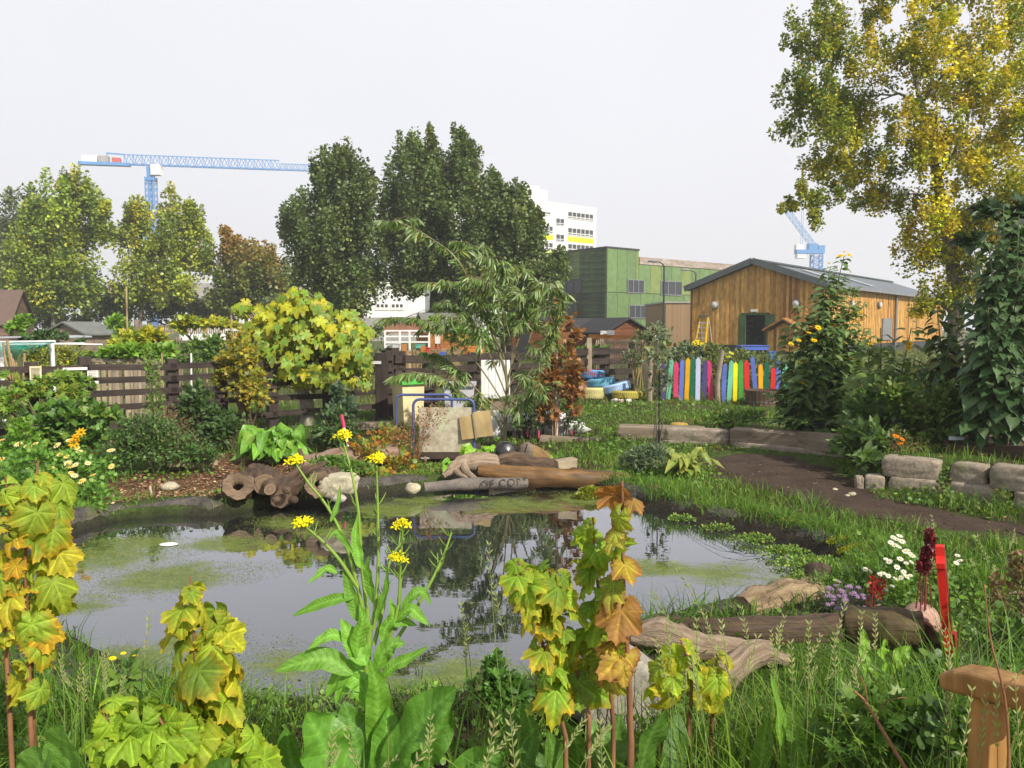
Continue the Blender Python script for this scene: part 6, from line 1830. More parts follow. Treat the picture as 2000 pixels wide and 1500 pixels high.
def bush(name, label, cat, base, lobes, n, leaf, tpl, cols, up=.3, stems=7, group=None, wide=1.0, mat=None, fl=None, hang=0.0, jit=.16, stemcol=(.10, .12, .04), sr=.012, fill=.55, hue=None, clumps=0, zmin=-.7, smat=None):
    base = np.asarray(base, float)
    t_ = thing(name, label, cat, base, group)
    vol = np.array([(r[0] * r[1] * r[2]) ** .75 for _, r in lobes]); k = rng.choice(len(lobes), n, p=vol / vol.sum())
    C0 = np.array([c for c, _ in lobes]); R0 = np.array([r for _, r in lobes])
    if clumps:
        kc = rng.choice(len(lobes), clumps, p=vol / vol.sum()); dc = rdir(clumps, zmin, 1)
        cc = C0[kc] + dc * R0[kc] * (rng.uniform(0, 1, clumps) ** fill)[:, None] * .9
        j = rng.integers(0, clumps, n); k = kc[j]
        pos = cc[j] + rng.normal(0, 1, (n, 3)) * (R0[k] * .16)
        d = (pos - C0[k]) / R0[k]; d = d / (np.linalg.norm(d, axis=1)[:, None] + 1e-6)
    else:
        d = rdir(n, zmin, 1); pos = C0[k] + d * R0[k] * (rng.uniform(0, 1, n) ** fill)[:, None]
    gz_ = height(pos[:, :2]); pos[:, 2] = np.maximum(pos[:, 2], gz_ + .01)
    ld = d * .8 + rdir(n) * .7 + np.array([0, 0, up - hang]); nr = d * .5 + rdir(n, 0, 1) * .6 + np.array([.1, -.35, .6])
    c = pal(cols, n, jit)
    if hue is not None: c = hue(pos, c)
    mb = MB(); leaves(mb, tpl, pos, ld, nr, leaf * rng.uniform(.55, 1.25, n), c, wide=wide)
    mb.build('foliage', mat or M_leaf, t_)
    mb = MB()
    for q in range(stems):
        i = q % len(lobes); e = C0[i] + rdir(1, -.2, .9)[0] * R0[i] * .8
        s = base + [rng.normal(0, .04), rng.normal(0, .04), 0]; s[2] = hz(s[0], s[1]) - .02
        mb.tube(curve([s, s * .5 + e * .5 + [0, 0, .12 * np.linalg.norm(e - s)], e], 8), np.linspace(sr, sr * .3, 8), 6, stemcol)
    mb.build('stem', smat or M_stem, t_)
    if fl:
        for pts, r, pc, hc, nn_ in fl:
            for p in pts: mb = MB(); flowers(mb, [at(*p)], r, pc, hc, nn_); mb.build('flower', M_petal, t_)
    return t_


def L(*a): return lobe(*a)


# ---- fig, saplings, willow
M_figbark = mat_wood('pale_fig_bark', (.20, .17, .13), (.44, .40, .34), (3, 8, 8), .85, .4)
FIGC = [(.27, .40, .03, 4), (.16, .32, .03, 4), (.46, .44, .02, 2), (.11, .24, .03, 2)]
b = gnd(598, 13.0); DF = 13.0
fig = thing('fig_tree', 'small fig tree with large yellow green lobed leaves and a pale stout trunk', 'tree', b)
lo_ = [L(*a) for a in ((590, 620, 70, 55, DF), (520, 640, 50, 50, DF), (660, 650, 55, 50, DF), (700, 680, 40, 60, DF, -.2), (590, 690, 110, 50, DF), (500, 690, 40, 40, DF), (580, 585, 40, 25, DF), (690, 735, 40, 40, DF, -.3), (540, 730, 40, 30, DF, -.2), (620, 735, 50, 25, DF, -.3), (480, 605, 22, 20, DF))]
nF = 760; vol = np.array([r[0] * r[2] for _, r in lo_]); k = rng.choice(len(lo_), nF, p=vol / vol.sum())
d = rdir(nF, -.8, 1); d[:, 1] -= .25; pos = np.array([c for c, _ in lo_])[k] + d * np.array([r for _, r in lo_])[k] * (rng.uniform(0, 1, nF) ** .45)[:, None]
fx_ = (pos[:, 0] / pos[:, 1]) * FPX + CX; yl = sstep(620, 480, fx_) * .35 + sstep(1.4, 2.2, pos[:, 2]) * .35
col = np.where((rng.random(nF) < .12 + yl * .7)[:, None], pal([(.38, .44, .02, 3), (.50, .46, .02, 1.2)], nF, .12), pal(FIGC[1:2] + FIGC[3:] + FIGC[:1], nF, .15))
mb = MB(); leaves(mb, FIG, pos, d * [.5, .35, 0] + rdir(nF) * .35 + [0, 0, -.75], d * [.6, .5, 0] + rdir(nF) * .4 + [.1, -.5, .6], rng.uniform(.10, .185, nF), col, (.5, .35, .02), .5)
mb.build('foliage', M_leaf, fig)
mb = MB(); fk = at(590, 760, DF); mb.tube(curve([b, at(600, 790, DF), fk, at(575, 720, DF)], 10), [.13, .12, .115, .11, .11, .105, .10, .09, .08, .07], 14, rough=.12)
mb.build('trunk', M_figbark, fig)
mb = MB()
for c_, r_ in lo_:
    mb.tube(curve([fk + [0, 0, .05], (fk + c_) / 2 + [0, 0, -.05], c_ + [0, 0, r_[2] * .5]], 8), np.linspace(.05, .012, 8), 8)
    for q in range(5): e = c_ + rdir(1)[0] * r_ * .8; mb.tube(curve([(fk + c_) / 2, (c_ + e) / 2 + [0, 0, .05], e], 6), np.linspace(.018, .006, 6), 5)
mb.build('limbs', M_figbark, fig)
b = gnd(485, 12.0)
bush('sapling', 'young yellow leaved sapling in front of the left side of the fig', 'tree', b, [L(*a) for a in ((470, 690, 40, 45, 12), (480, 750, 45, 40, 12), (445, 715, 25, 40, 12), (500, 775, 30, 25, 12), (455, 660, 22, 25, 12), (430, 740, 14, 20, 12))], 1500, .075, T_STAR, [(.34, .30, .02, 3), (.20, .24, .03, 3), (.44, .29, .02, 2), (.10, .15, .03, 1.5)], hang=.3, stems=9, sr=.022, stemcol=(.12, .08, .05), clumps=130)
DO = 11.3
b = gnd(1085, DO)
bush('sapling', 'slender sapling with rust orange autumn leaves on a white stem', 'tree', b, [L(*a) for a in ((1090, 700, 30, 40, DO), (1075, 740, 32, 45, DO), (1110, 745, 32, 50, DO), (1095, 630, 26, 28, DO), (1120, 655, 22, 20, DO), (1125, 790, 16, 40, DO), (1070, 800, 22, 30, DO), (1100, 590, 16, 18, DO))], 1500, .085, T_STAR, RUST, hang=.35, stems=10, sr=.012, stemcol=(.25, .17, .12), clumps=120)
o = [x for x in bpy.data.objects if x.get('label', '').startswith('slender sapling')][0]
mb = MB(); mb.tube(curve([b, at(1087, 800, DO), at(1085, 740, DO), at(1088, 675, DO)], 10), np.linspace(.032, .018, 10), 8); mb.build('trunk', mat_plain('white_stem', (.62, .56, .48), .7), o)
DWL = 10.6
b = gnd(985, DWL)
wl = thing('willow_sapling', 'tall osier willow with long narrow silvery green leaves by the trolley', 'tree', b)
WB = [[(985, 868), (988, 800), (990, 745), (975, 690), (940, 600), (895, 510), (845, 468), (790, 438), (742, 430)],
      [(990, 760), (1000, 690), (985, 620), (960, 560), (930, 545), (880, 552), (818, 552)], [(990, 745), (1012, 660), (1008, 590), (990, 540), (960, 508), (938, 500)],
      [(992, 760), (1025, 690), (1045, 620), (1050, 560), (1030, 530), (1000, 520)], [(992, 780), (1040, 720), (1072, 660), (1090, 610), (1098, 585)],
      [(985, 790), (950, 735), (900, 670), (845, 632), (790, 620), (740, 622)], [(985, 830), (950, 800), (905, 770), (865, 740), (820, 728), (775, 732)],
      [(988, 770), (955, 690), (930, 640), (890, 620), (860, 640)], [(988, 810), (940, 770), (900, 725), (870, 700), (850, 690)], [(992, 800), (1015, 760), (1035, 740), (1060, 700), (1075, 640)],
      [(990, 745), (985, 660), (975, 580), (955, 530), (920, 480), (880, 470)], [(975, 690), (940, 660), (900, 600), (850, 590)], [(1008, 640), (1030, 580), (1075, 560), (1110, 575)], [(985, 850), (960, 800), (940, 780), (915, 790)], [(990, 780), (1020, 790), (1040, 760), (1062, 770)], [(985, 700), (960, 640), (935, 590), (905, 570)], [(1000, 700), (1020, 640), (1025, 600), (1018, 570)]]
tb = MB(); lb_m = MB(); P_, D_, S_ = [], [], []
for i, br in enumerate(WB):
    off = rng.uniform(-.7, .7) if i else 0
    m_ = len(br); path = curve([at(x, y, DWL + off * (q / (m_ - 1)) ** 1.3) for q, (x, y) in enumerate(br)], 30)
    r0 = .03 if i == 0 else .011
    tb.tube(path, np.linspace(r0, .003, 30), 7, rough=.1)
    tt = np.gradient(path, axis=0); tt /= np.linalg.norm(tt, axis=1)[:, None]
    n = 330 if i == 0 else 250
    s = rng.uniform(.28 if i else .40, 1, n) ** .8 * 29; i0 = np.minimum(s.astype(int), 28); p = path[i0] + (path[i0 + 1] - path[i0]) * (s - i0)[:, None]
    P_.append(p); D_.append(tt[i0] * .55 + rdir(n) * .55 + np.array([0, 0, -.72])); S_.append(rng.uniform(.08, .17, n))
    for q in range(7):   # side twigs
        a = path[rng.integers(9, 28)]; e = a + rdir(1, -.5, .5)[0] * rng.uniform(.15, .38); tw = curve([a, (a + e) / 2 + [0, 0, .05], e], 6); tb.tube(tw, np.linspace(.004, .0015, 6), 4)
        f_ = rng.uniform(0, 1, 26); p = tw[0] + (tw[-1] - tw[0]) * f_[:, None] + [0, 0, .02]
        P_.append(p); D_.append((e - a) / np.linalg.norm(e - a) * .5 + rdir(26) * .5 + np.array([0, 0, -.7])); S_.append(rng.uniform(.09, .18, 26))
P_, D_, S_ = np.concatenate(P_), np.concatenate(D_), np.concatenate(S_); n = len(P_)
mb = MB(); leaves(mb, T_LANCE, P_, D_, rdir(n, 0, 1) + [.2, -.5, .5], S_, pal([(.15, .25, .05, 4), (.22, .31, .11, 3), (.09, .16, .035, 3), (.36, .42, .24, 1.6), (.34, .32, .04, .6)], n, .2), wide=1.2)
mb.build('foliage', M_leaf, wl); tb.build('trunk', mat_wood('willow_bark', (.12, .11, .05), (.28, .25, .13), (4, 9, 9), .8, .3), wl)
b = on_g(1287, 882); d = b[1]
bush('guarded_sapling', 'thin young tree in a black tube guard on the lawn edging', 'tree', b, [L(*a) for a in ((1290, 690, 22, 28, d), (1285, 725, 26, 22, d), (1300, 745, 22, 24, d), (1278, 760, 16, 18, d))], 170, .075, T_OVAL, GREY + [(.22, .24, .08, 2)], hang=.2, stems=4, sr=.009, stemcol=(.12, .10, .08), clumps=26)
o = [x for x in bpy.data.objects if x.get('label', '').startswith('thin young tree')][0]
mb = MB(); mb.tube([b, at(1287, 840, d)], .021, 10); mb.tube([at(1287, 840, d), at(1288, 690, d)], .008, 6, (.5, .4, .3)); mb.build('tube_guard', mat_plain('black_tube_guard', (.02, .022, .025), .5), o)
for lab, px, py0, py1, d, lo2, n_, lf in (('thin grey leaved sapling growing between the tyres and the picket fence', 1243, 790, 650, 16.6, ((1255, 670, 30, 24), (1235, 700, 18, 22), (1275, 650, 20, 20)), 420, .085), ('loose silvery shrub showing above the left picket fence', 1290, 790, 640, 17.6, ((1290, 660, 34, 30), (1330, 680, 24, 20), (1262, 690, 18, 24)), 500, .09)):
    b = gnd(px, d); bush('sapling', lab, 'tree', b, [L(*a, d) for a in lo2], n_, lf, T_OVAL, GREY + [(.24, .22, .06, 1)], stems=9, sr=.018, stemcol=(.30, .25, .10), clumps=60)

# ---- hedge of leafy stuff behind the rainbow pickets
for lab, lobes_, n_, cc in (('grey green shrub behind the violet and mint pickets', ((1350, 690, 36, 22), (1320, 715, 24, 24)), 620, GREY), ('leafy shrub with a yellow flower behind the middle pickets', ((1400, 685, 30, 20), (1440, 700, 36, 18), (1390, 720, 30, 20)), 680, OLIVE), ('leafy shrub behind the red and blue pickets', ((1490, 710, 34, 22), (1460, 700, 22, 18), (1520, 720, 22, 22)), 620, GREY + OLIVE), ('dark shrub showing between the right pickets', ((1420, 750, 90, 30), (1330, 750, 50, 30)), 900, DARK)):
    bush('shrub', lab, 'shrub', gnd(lobes_[0][0], 16.9), [L(*a, 16.9) for a in lobes_], n_, .075, T_OVAL, cc, stems=8, clumps=70, fl=[([(1360, 668, 16.7), (1368, 672, 16.7), (1356, 675, 16.7)], .09, (.85, .70, .01), (.6, .4, 0), 7)] if 'violet' in lab else ([([(1423, 697, 16.6), (1428, 690, 16.6)], .07, (.8, .75, .03), (.5, .5, 0), 7)] if 'yellow' in lab else None))

# ---- allotment greenery far left and centre
for lab, lobes_, d, n_, lf, cc, tp2 in (
        ('mound of yellow leaved vine behind the pallet planter', ((260, 668, 40, 22), (300, 660, 26, 20), (230, 680, 30, 14)), 17, 1100, .11, YEL, T_HEART),
        ('green bean foliage on top of the pallet planter', ((250, 690, 60, 14), (310, 690, 44, 16), (205, 693, 26, 12)), 14.2, 900, .10, BRIGHT, T_HEART),
        ('arching yellow climbing vine on a far frame left of the fig', ((370, 630, 26, 12), (410, 632, 40, 10), (350, 640, 14, 14), (445, 636, 20, 8)), 24, 800, .15, YEL, T_HEART),
        ('light green bush beside the tall pole', ((222, 632, 26, 20), (240, 650, 20, 16)), 26, 500, .16, BRIGHT, T_OVAL),
        ('bright green vine on the tall posts at the far left', ((42, 632, 18, 20), (30, 645, 18, 14)), 20, 420, .13, BRIGHT, T_OVAL),
        ('dark leafy climber over the white crop frame', ((85, 658, 40, 14), (60, 668, 26, 14), (130, 668, 26, 10)), 15.5, 600, .09, DARK, T_OVAL),
        ('yellow brown bean rows under the crop frame', ((130, 700, 36, 30), (75, 700, 24, 26)), 15, 800, .07, OLIVE + YEL[:1], T_OVAL),
        ('sprawling vegetable row between pallet planter and fig', ((345, 700, 30, 26), (395, 690, 30, 26), (420, 675, 20, 24)), 17, 900, .10, GREEN, T_OVAL),
        ('grey green vegetable patch behind the fig crown', ((700, 690, 60, 24), (450, 690, 40, 22)), 19, 700, .11, GREY, T_OVAL),
        ('green climber covering the orange shed corner', ((905, 655, 36, 22), (850, 632, 14, 20), (940, 670, 30, 26)), 24, 900, .12, BRIGHT, T_OVAL),
        ('low green vegetable bed behind the tyres', ((1145, 690, 24, 12), (1175, 690, 16, 10)), 19, 420, .12, GREEN, T_HEART),
        ('shrubby green bush beside the sheds under the maple', ((985, 640, 30, 24), (1010, 625, 20, 18)), 28, 500, .16, GREEN, T_OVAL),
        ('row of green vegetables far behind the left fence', ((60, 690, 50, 14), (180, 700, 40, 10)), 22, 600, .12, GREEN, T_OVAL),
        ('mixed weeds along the far allotment fence', ((500, 650, 50, 16), (650, 650, 60, 18), (730, 650, 30, 16)), 30, 900, .17, DARK + OLIVE, T_OVAL)):
    bush('allotment_plant', lab, 'plant', gnd(lobes_[0][0], d), [L(*a, d) for a in lobes_], n_, lf, tp2, cc, stems=6, clumps=int(n_ / 14))

# ---- left bank
bush('bramble', 'bright green bramble mound below the left fence', 'shrub', gnd(140, 9.3), [L(*a, 9.3) for a in ((140, 820, 60, 38), (90, 810, 45, 30), (195, 815, 40, 30), (150, 860, 70, 25), (100, 845, 40, 26))], 1500, .085, T_HEART, [(.10, .22, .03, 4), (.07, .16, .03, 3), (.20, .30, .05, 2)], stems=12, clumps=150)
bush('climbing_vine', 'leafy vine scrambling over the rails of the left fence', 'climber', gnd(90, 10.0), [L(*a) for a in ((110, 745, 60, 16, 10.6), (60, 765, 40, 18, 10.4), (150, 740, 30, 22, 10.7), (20, 790, 30, 30, 10.0), (25, 745, 14, 22, 10.2), (140, 770, 40, 18, 10.4))], 850, .10, T_STAR, [(.20, .32, .04, 4), (.12, .24, .03, 3), (.34, .36, .04, 1), (.35, .10, .03, .3)], stems=10, clumps=100, hang=.2)
bush('tall_weed', 'tall green weed growing up in front of the fence posts', 'plant', gnd(300, 10.3), [L(*a) for a in ((298, 740, 12, 40, 10.3), (302, 790, 16, 34, 10.3), (290, 700, 8, 24, 10.3))], 330, .055, T_OVAL, GREEN + OLIVE, stems=5, sr=.008)
bush('ivy_shrub', 'dark ivy covered shrub against the fence right of the tall weed', 'shrub', gnd(385, 10.6), [L(*a, 10.6) for a in ((385, 800, 36, 40), (355, 830, 34, 26), (420, 820, 34, 26), (380, 760, 16, 20))], 1000, .065, T_HEART, DARK, stems=8, clumps=100)
bush('kale_plant', 'tall feathery green plant behind the daisies at the left edge', 'plant', gnd(40, 8.8), [L(*a, 8.8) for a in ((42, 850, 26, 38), (30, 890, 36, 30), (60, 880, 30, 30))], 900, .06, T_STAR, BRIGHT, stems=8)
hd = [(70, 867), (112, 870), (60, 874), (135, 861), (150, 875), (133, 905), (130, 892), (148, 908), (136, 912), (155, 882), (139, 924), (145, 929), (160, 940), (175, 946), (182, 928), (217, 880), (218, 911), (3, 860), (2, 897), (36, 868), (54, 872), (88, 885), (118, 888), (146, 985), (88, 1002), (20, 930), (10, 945), (172, 905), (100, 915), (60, 905), (75, 930), (190, 960)]
bush('daisy_clump', 'clump of feathery yellow and white daisies on the left bank', 'flowers', gnd(90, 7.2), [L(*a) for a in ((60, 930, 80, 60, 7.2), (150, 930, 70, 55, 7.3), (110, 980, 90, 40, 6.9), (190, 970, 40, 40, 7.0), (20, 960, 60, 60, 6.9), (150, 1000, 60, 20, 6.75))], 5200, .05, T_STAR, [(.13, .29, .04, 4), (.20, .36, .05, 3), (.08, .19, .035, 3)], stems=18, sr=.006, clumps=300,
     fl=[([(x, y, 6.85 + .012 * (1000 - y) * .3) for x, y in hd[::2]], .036, (.75, .62, .22), (.75, .42, .01), 12), ([(x, y, 6.85 + .012 * (1000 - y) * .3) for x, y in hd[1::2]], .036, (.80, .72, .40), (.75, .45, .01), 12), ([(140, 860, 7.3), (148, 856, 7.3), (152, 850, 7.3), (158, 845, 7.35), (145, 866, 7.3)], .05, (.75, .42, .01), None, 8)])
bush('dark_shrub', 'low dark fine leaved shrub behind the wood chips', 'shrub', gnd(310, 8.7), [L(*a, 8.7) for a in ((300, 870, 70, 44), (360, 885, 60, 36), (240, 880, 40, 50), (290, 830, 50, 30), (400, 890, 40, 26))], 4200, .04, T_OVAL, [(.07, .14, .03, 4), (.10, .19, .04, 3), (.05, .10, .025, 3), (.15, .12, .06, .6)], stems=14, clumps=300)
bush('dry_stems', 'dry brown upright weed stems above the dark shrub', 'plant', gnd(330, 9.2), [L(*a, 9.2) for a in ((330, 815, 20, 28), (345, 830, 30, 22))], 350, .05, T_LANCE, [(.20, .12, .06, 2), (.14, .15, .05, 1)], stems=20, sr=.005, stemcol=(.20, .12, .06), wide=1.5)
for lab, lo2, d in (('dark weeds at the foot of the yellow sapling', ((450, 835, 44, 26), (420, 850, 40, 24)), 10.2), ('dark leafy weeds right of the horseradish', ((650, 835, 40, 40), (630, 860, 36, 30), (690, 850, 26, 26)), 10.2), ('spiky blue green weed in front of the gate post', ((672, 800, 24, 26), (660, 770, 10, 20)), 10.6)):
    bush('weed_clump', lab, 'plant', gnd(lo2[0][0], d), [L(*a, d) for a in lo2], 700, .07, T_OVAL if 'spiky' not in lab else T_STAR, DARK if 'spiky' not in lab else [(.09, .15, .08, 1)], stems=8, clumps=80)
bush('nasturtium_patch', 'sprawling patch of orange and yellow nasturtium leaves beside the trolley', 'plant', gnd(745, 8.6), [L(*a) for a in ((740, 880, 55, 26, 8.9), (770, 910, 44, 22, 8.5), (705, 890, 44, 30, 8.7), (760, 850, 30, 20, 9.2), (720, 930, 50, 18, 8.2))], 1300, .05, T_ROUND, NAST, stems=14, sr=.005, clumps=170)
bush('dried_bush', 'dead rust brown twiggy bush in front of the trolley', 'shrub', gnd(800, 9.0), [L(*a) for a in ((835, 820, 42, 26, 9.0), (800, 860, 44, 30, 9.0), (860, 800, 26, 14, 9.0), (790, 890, 40, 18, 9.0), (770, 850, 24, 26, 9.0))], 700, .028, T_OVAL, [(.30, .16, .06, 2), (.22, .10, .04, 2)], stems=40, sr=.0028, stemcol=(.24, .14, .08))
bush('herb_patch', 'low green herb patch behind the pale rock', 'plant', gnd(640, 8.2), [L(*a) for a in ((650, 905, 50, 12, 8.2), (690, 915, 40, 12, 8.0))], 600, .05, T_OVAL, GREEN, stems=6)


def rosette(name, label, cat, base, n, ln, wd, cols, spread=.8, up=1.0, mat=None, wave=.35, lean=(0, 0, 0), col2=None):
    base = np.asarray(base, float); t_ = thing(name, label, cat, base)
    mb = MB(); st = MB(); cl = pal(cols, n, .12)
    for i in range(n):
        a = rng.uniform(0, 2 * PI); e = rng.uniform(.35, 1) ; l = ln * rng.uniform(.65, 1.15)
        o_ = np.array([math.cos(a), math.sin(a), 0]) * spread * e; s = base + o_ * ln * .15
        k = .35
        up_v = up; up = up_v * rng.uniform(.35, 1.05); p1 = s + (o_ * .35 + np.array([0, 0, up * .55])) * l * k / .5; p2 = s + (o_ * .75 + np.array([0, 0, up * .85])) * l; p3 = s + (o_ * 1.25 + np.array([0, 0, up * (.80 - .5 * e)])) * l
        up = up_v
        st.tube(curve([s, p1], 4), [.010, .009, .008, .006], 6, np.array([.30, .42, .14]))
        strap(mb, [p1, (p1 + p2) / 2 + [0, 0, .03 * l], p2, p3 + np.asarray(lean)], wd * rng.uniform(.75, 1.2), cl[i], nrm=(-o_[0] * .8, -o_[1] * .8 - .15, .75), wave=wave, cup=.18, col2=col2, nl=12, nw=7)
    mb.build('leaves', mat or M_leafbig, t_); st.build('stalks', M_stem, t_)
    return t_


rosette('horseradish_clump', 'large clump of bright green horseradish leaves on the wood chips', 'plant', gnd(530, 9.3), 74, .44, .24, [(.16, .36, .03, 4), (.11, .27, .025, 3), (.24, .42, .05, 1)], spread=.85)
rosette('lettuce_clump', 'bright lime green leafy clump between the trolley and the driftwood', 'plant', gnd(938, 8.95), 24, .28, .20, [(.24, .46, .03, 4), (.17, .38, .025, 3)], spread=.85)
rosette('lettuce_clump', 'smaller lime green leafy plant right of the tilted stump', 'plant', gnd(1056, 8.95), 12, .22, .15, [(.24, .46, .03, 4), (.17, .38, .025, 3)], spread=.7)
rosette('lettuce_clump', 'low lime green leaves spilling over the left end of the driftwood', 'plant', gnd(888, 8.5), 9, .17, .12, [(.20, .42, .03, 4), (.15, .34, .025, 3)], spread=.9)
rosette('comfrey_clump', 'comfrey clump with a yellowing leaf below the guarded sapling', 'plant', on_g(1340, 928), 30, .30, .12, [(.17, .28, .05, 4), (.26, .33, .06, 2), (.11, .21, .04, 2)], spread=.95, col2=(.4, .36, .05))
bush('sage_clump', 'grey green sage like clump left of the comfrey', 'plant', on_g(1255, 915), [L(*a, 8.6) for a in ((1250, 895, 34, 22), (1280, 890, 26, 26), (1235, 905, 26, 14))], 800, .07, T_LANCE, GREY, wide=2.2, stems=10)
# nursery row
ng = 'potted saplings in the row behind the timber edging'
for k, (px, dd, hh, lab) in enumerate([(1005, 11.3, 60, 'leftmost dark young shrub of the row behind the timber edging'), (1022, 11.5, 58, 'second young shrub of the row, with a pink tag at its foot'), (1044, 11.3, 62, 'bushy middle shrub of the row in front of the white sheeting'), (1062, 11.6, 54, 'young shrub of the row just left of the white orange leaved stem'), (1108, 11.4, 66, 'dark young shrub of the row just right of the white stem'), (1122, 11.7, 44, 'rightmost small shrub of the row behind the timber edging')]):
    b = gnd(px, dd); t_ = bush('young_shrub', lab, 'shrub', b, [L(px, 850 - hh * .75, 13, hh * .33, dd), L(px + 5, 850 - hh * .4, 15, hh * .3, dd)], 150, .055, T_OVAL, DARK + [(.10, .18, .03, 1)], stems=7, sr=.006, stemcol=(.08, .07, .05), group=ng)
    if k in (1, 2, 4):
        mb = MB(); mb.box(b + [.06, -.14, .09], (.02, .006, .12)); mb.build('tag', mat_plain('pink_plant_tag', (.70, .06, .16), .5), t_, smooth=False)

# ---- right side tall plants
HL = [(.13, .21, .065, 4), (.095, .165, .05, 3), (.19, .27, .10, 2)]
yf = (.80, .52, .01)


def stalks(name, label, base, tops, leaf, per, cols, cat='plant', fl=None, tpl=T_HEART, sr=.013, wide=.8, hang=.35, start=.12, mat=None, petr=.10):
    base = np.asarray(base, float); t_ = thing(name, label, cat, base)
    mb = MB(); sm = MB(); P, D, S, Nn = [], [], [], []
    for tp_ in tops:
        e = at(*tp_); s = base + [rng.normal(0, .10), rng.normal(0, .10), 0]; s[2] = hz(s[0], s[1]) - .02
        path = curve([s, s * .45 + e * .55 + [rng.normal(0, .04), rng.normal(0, .04), .12], e], 20)
        sm.tube(path, np.linspace(sr, sr * .35, 20), 7, (.13, .17, .06))
        n = int(per * np.linalg.norm(e - s)); u = np.sort(rng.uniform(start, .99, n)); i0 = np.minimum((u * 19).astype(int), 18)
        p = path[i0] + (path[i0 + 1] - path[i0]) * (u * 19 - i0)[:, None]
        a = np.cumsum(rng.normal(2.3, .5, n)); o_ = np.stack([np.cos(a), np.sin(a), 0 * a], 1)
        ln = petr * (1.15 - .7 * u)
        q = p + o_ * ln[:, None] + [0, 0, .02]
        for x, y in zip(p[::2], q[::2]): sm.tube([x, y], .003, 4, (.14, .2, .06))
        P.append(q); D.append(o_ * .8 + rdir(n) * .3 + np.array([0, 0, .1 - hang])); S.append(leaf * (1.2 - .75 * u) * rng.uniform(.7, 1.2, n)); Nn.append(o_ * .35 + np.array([0, -.15, .8]) + rdir(n) * .3)
    P, D, S, Nn = map(np.concatenate, (P, D, S, Nn))
    leaves(mb, tpl, P, D, Nn, S, pal(cols, len(P), .15), wide=wide)
    mb.build('foliage', mat or M_leaf, t_); sm.build('stem', M_stem, t_)
    if fl:
        for pts, r, pc, hc, nn_ in fl:
            for p in pts: mb = MB(); flowers(mb, [at(*p)], r, pc, hc, nn_); mb.build('flower', M_petal, t_)
    return t_


DA = 10.7
stalks('artichoke_stand', 'tall stand of leafy stems with small yellow flowers beyond the edging', gnd(1590, DA), [(1649, 498, DA), (1622, 520, DA), (1600, 560, DA + .2), (1640, 560, DA - .1), (1660, 600, DA), (1575, 640, DA), (1550, 690, DA), (1690, 640, DA), (1610, 600, DA - .3), (1530, 740, DA), (1580, 700, DA - .5), (1640, 640, DA - .4), (1670, 690, DA - .3), (1545, 780, DA - .3), (1515, 800, DA - .2), (1700, 720, DA - .3), (1625, 640, DA - .4), (1600, 720, DA - .5), (1650, 760, DA - .5), (1620, 790, DA - .5), (1560, 600, DA), (1570, 780, DA - .5), (1670, 560, DA + .2), (1690, 780, DA - .5), (1525, 700, DA + .2), (1540, 640, DA + .3), (1690, 590, DA + .3), (1700, 660, DA), (1500, 770, DA), (1510, 830, DA - .3), (1560, 830, DA - .6), (1640, 830, DA - .6), (1555, 740, DA - .5)], .20, 46, HL, fl=[([(1649, 492, DA - .1), (1658, 498, DA - .1), (1642, 500, DA), (1619, 514, DA - .1), (1566, 748, DA - .5), (1562, 708, DA - .5), (1580, 650, DA - .4), (1590, 665, DA - .4), (1560, 665, DA - .4), (1680, 610, DA - .3), (1668, 628, DA - .3), (1545, 672, DA - .3), (1598, 640, DA - .4), (1700, 672, DA - .4)], .042, yf, (.7, .42, .01), 9)], petr=.10)
stalks('sunflower_plant', 'big leaved plants with drooping light green leaves beside the barn corner', gnd(1735, 9.6), [(1720, 640, 9.6), (1700, 660, 9.7), (1745, 690, 9.5), (1780, 640, 9.4), (1690, 720, 9.4), (1760, 720, 9.8), (1725, 760, 9.2), (1670, 760, 9.4), (1800, 700, 9.4)], .25, 20, [(.13, .21, .05, 4), (.20, .28, .06, 2), (.08, .14, .04, 3)], fl=[([(1700, 672, 9.3), (1776, 672, 9.3), (1774, 680, 9.3), (1684, 625, 9.4), (1790, 620, 9.4), (1664, 700, 9.2)], .045, yf, (.6, .35, .01), 10)], petr=.13)
stalks('bean_plant', 'dark drooping bean vines on the right in front of the poplar trunk', gnd(1850, 8.9), [(1830, 600, 9.2), (1860, 640, 9.0), (1880, 580, 9.2), (1800, 720, 9.0), (1840, 740, 8.8), (1880, 760, 8.6), (1790, 780, 8.8), (1910, 660, 8.9), (1820, 660, 9.3), (1870, 700, 9.1)], .21, 26, [(.05, .095, .03, 4), (.08, .13, .04, 3), (.13, .17, .04, 1), (.22, .2, .03, .6)], hang=.6, petr=.12, start=.2)
for k, (lab, tops, d, cols) in enumerate((('dark tall vine with heart shaped leaves at the right edge', [(1960, 400, 8.2), (1930, 470, 8.1), (1990, 420, 8.0), (1945, 540, 8.0), (1905, 540, 8.3), (2000, 520, 7.9), (1930, 600, 7.9), (1970, 640, 7.8), (2020, 460, 8.0), (1990, 600, 7.8), (1950, 500, 8.3), (1975, 460, 8.2), (1920, 660, 7.9), (1985, 720, 7.7), (2020, 640, 7.8)], 8.1, [(.055, .115, .04, 5), (.085, .15, .055, 3), (.13, .20, .08, 1.5)]),)):
    stalks('climbing_vine', lab, gnd(1965, d), tops, .16, 40, cols, cat='climber', hang=.65, petr=.19, start=.1, wide=.9)
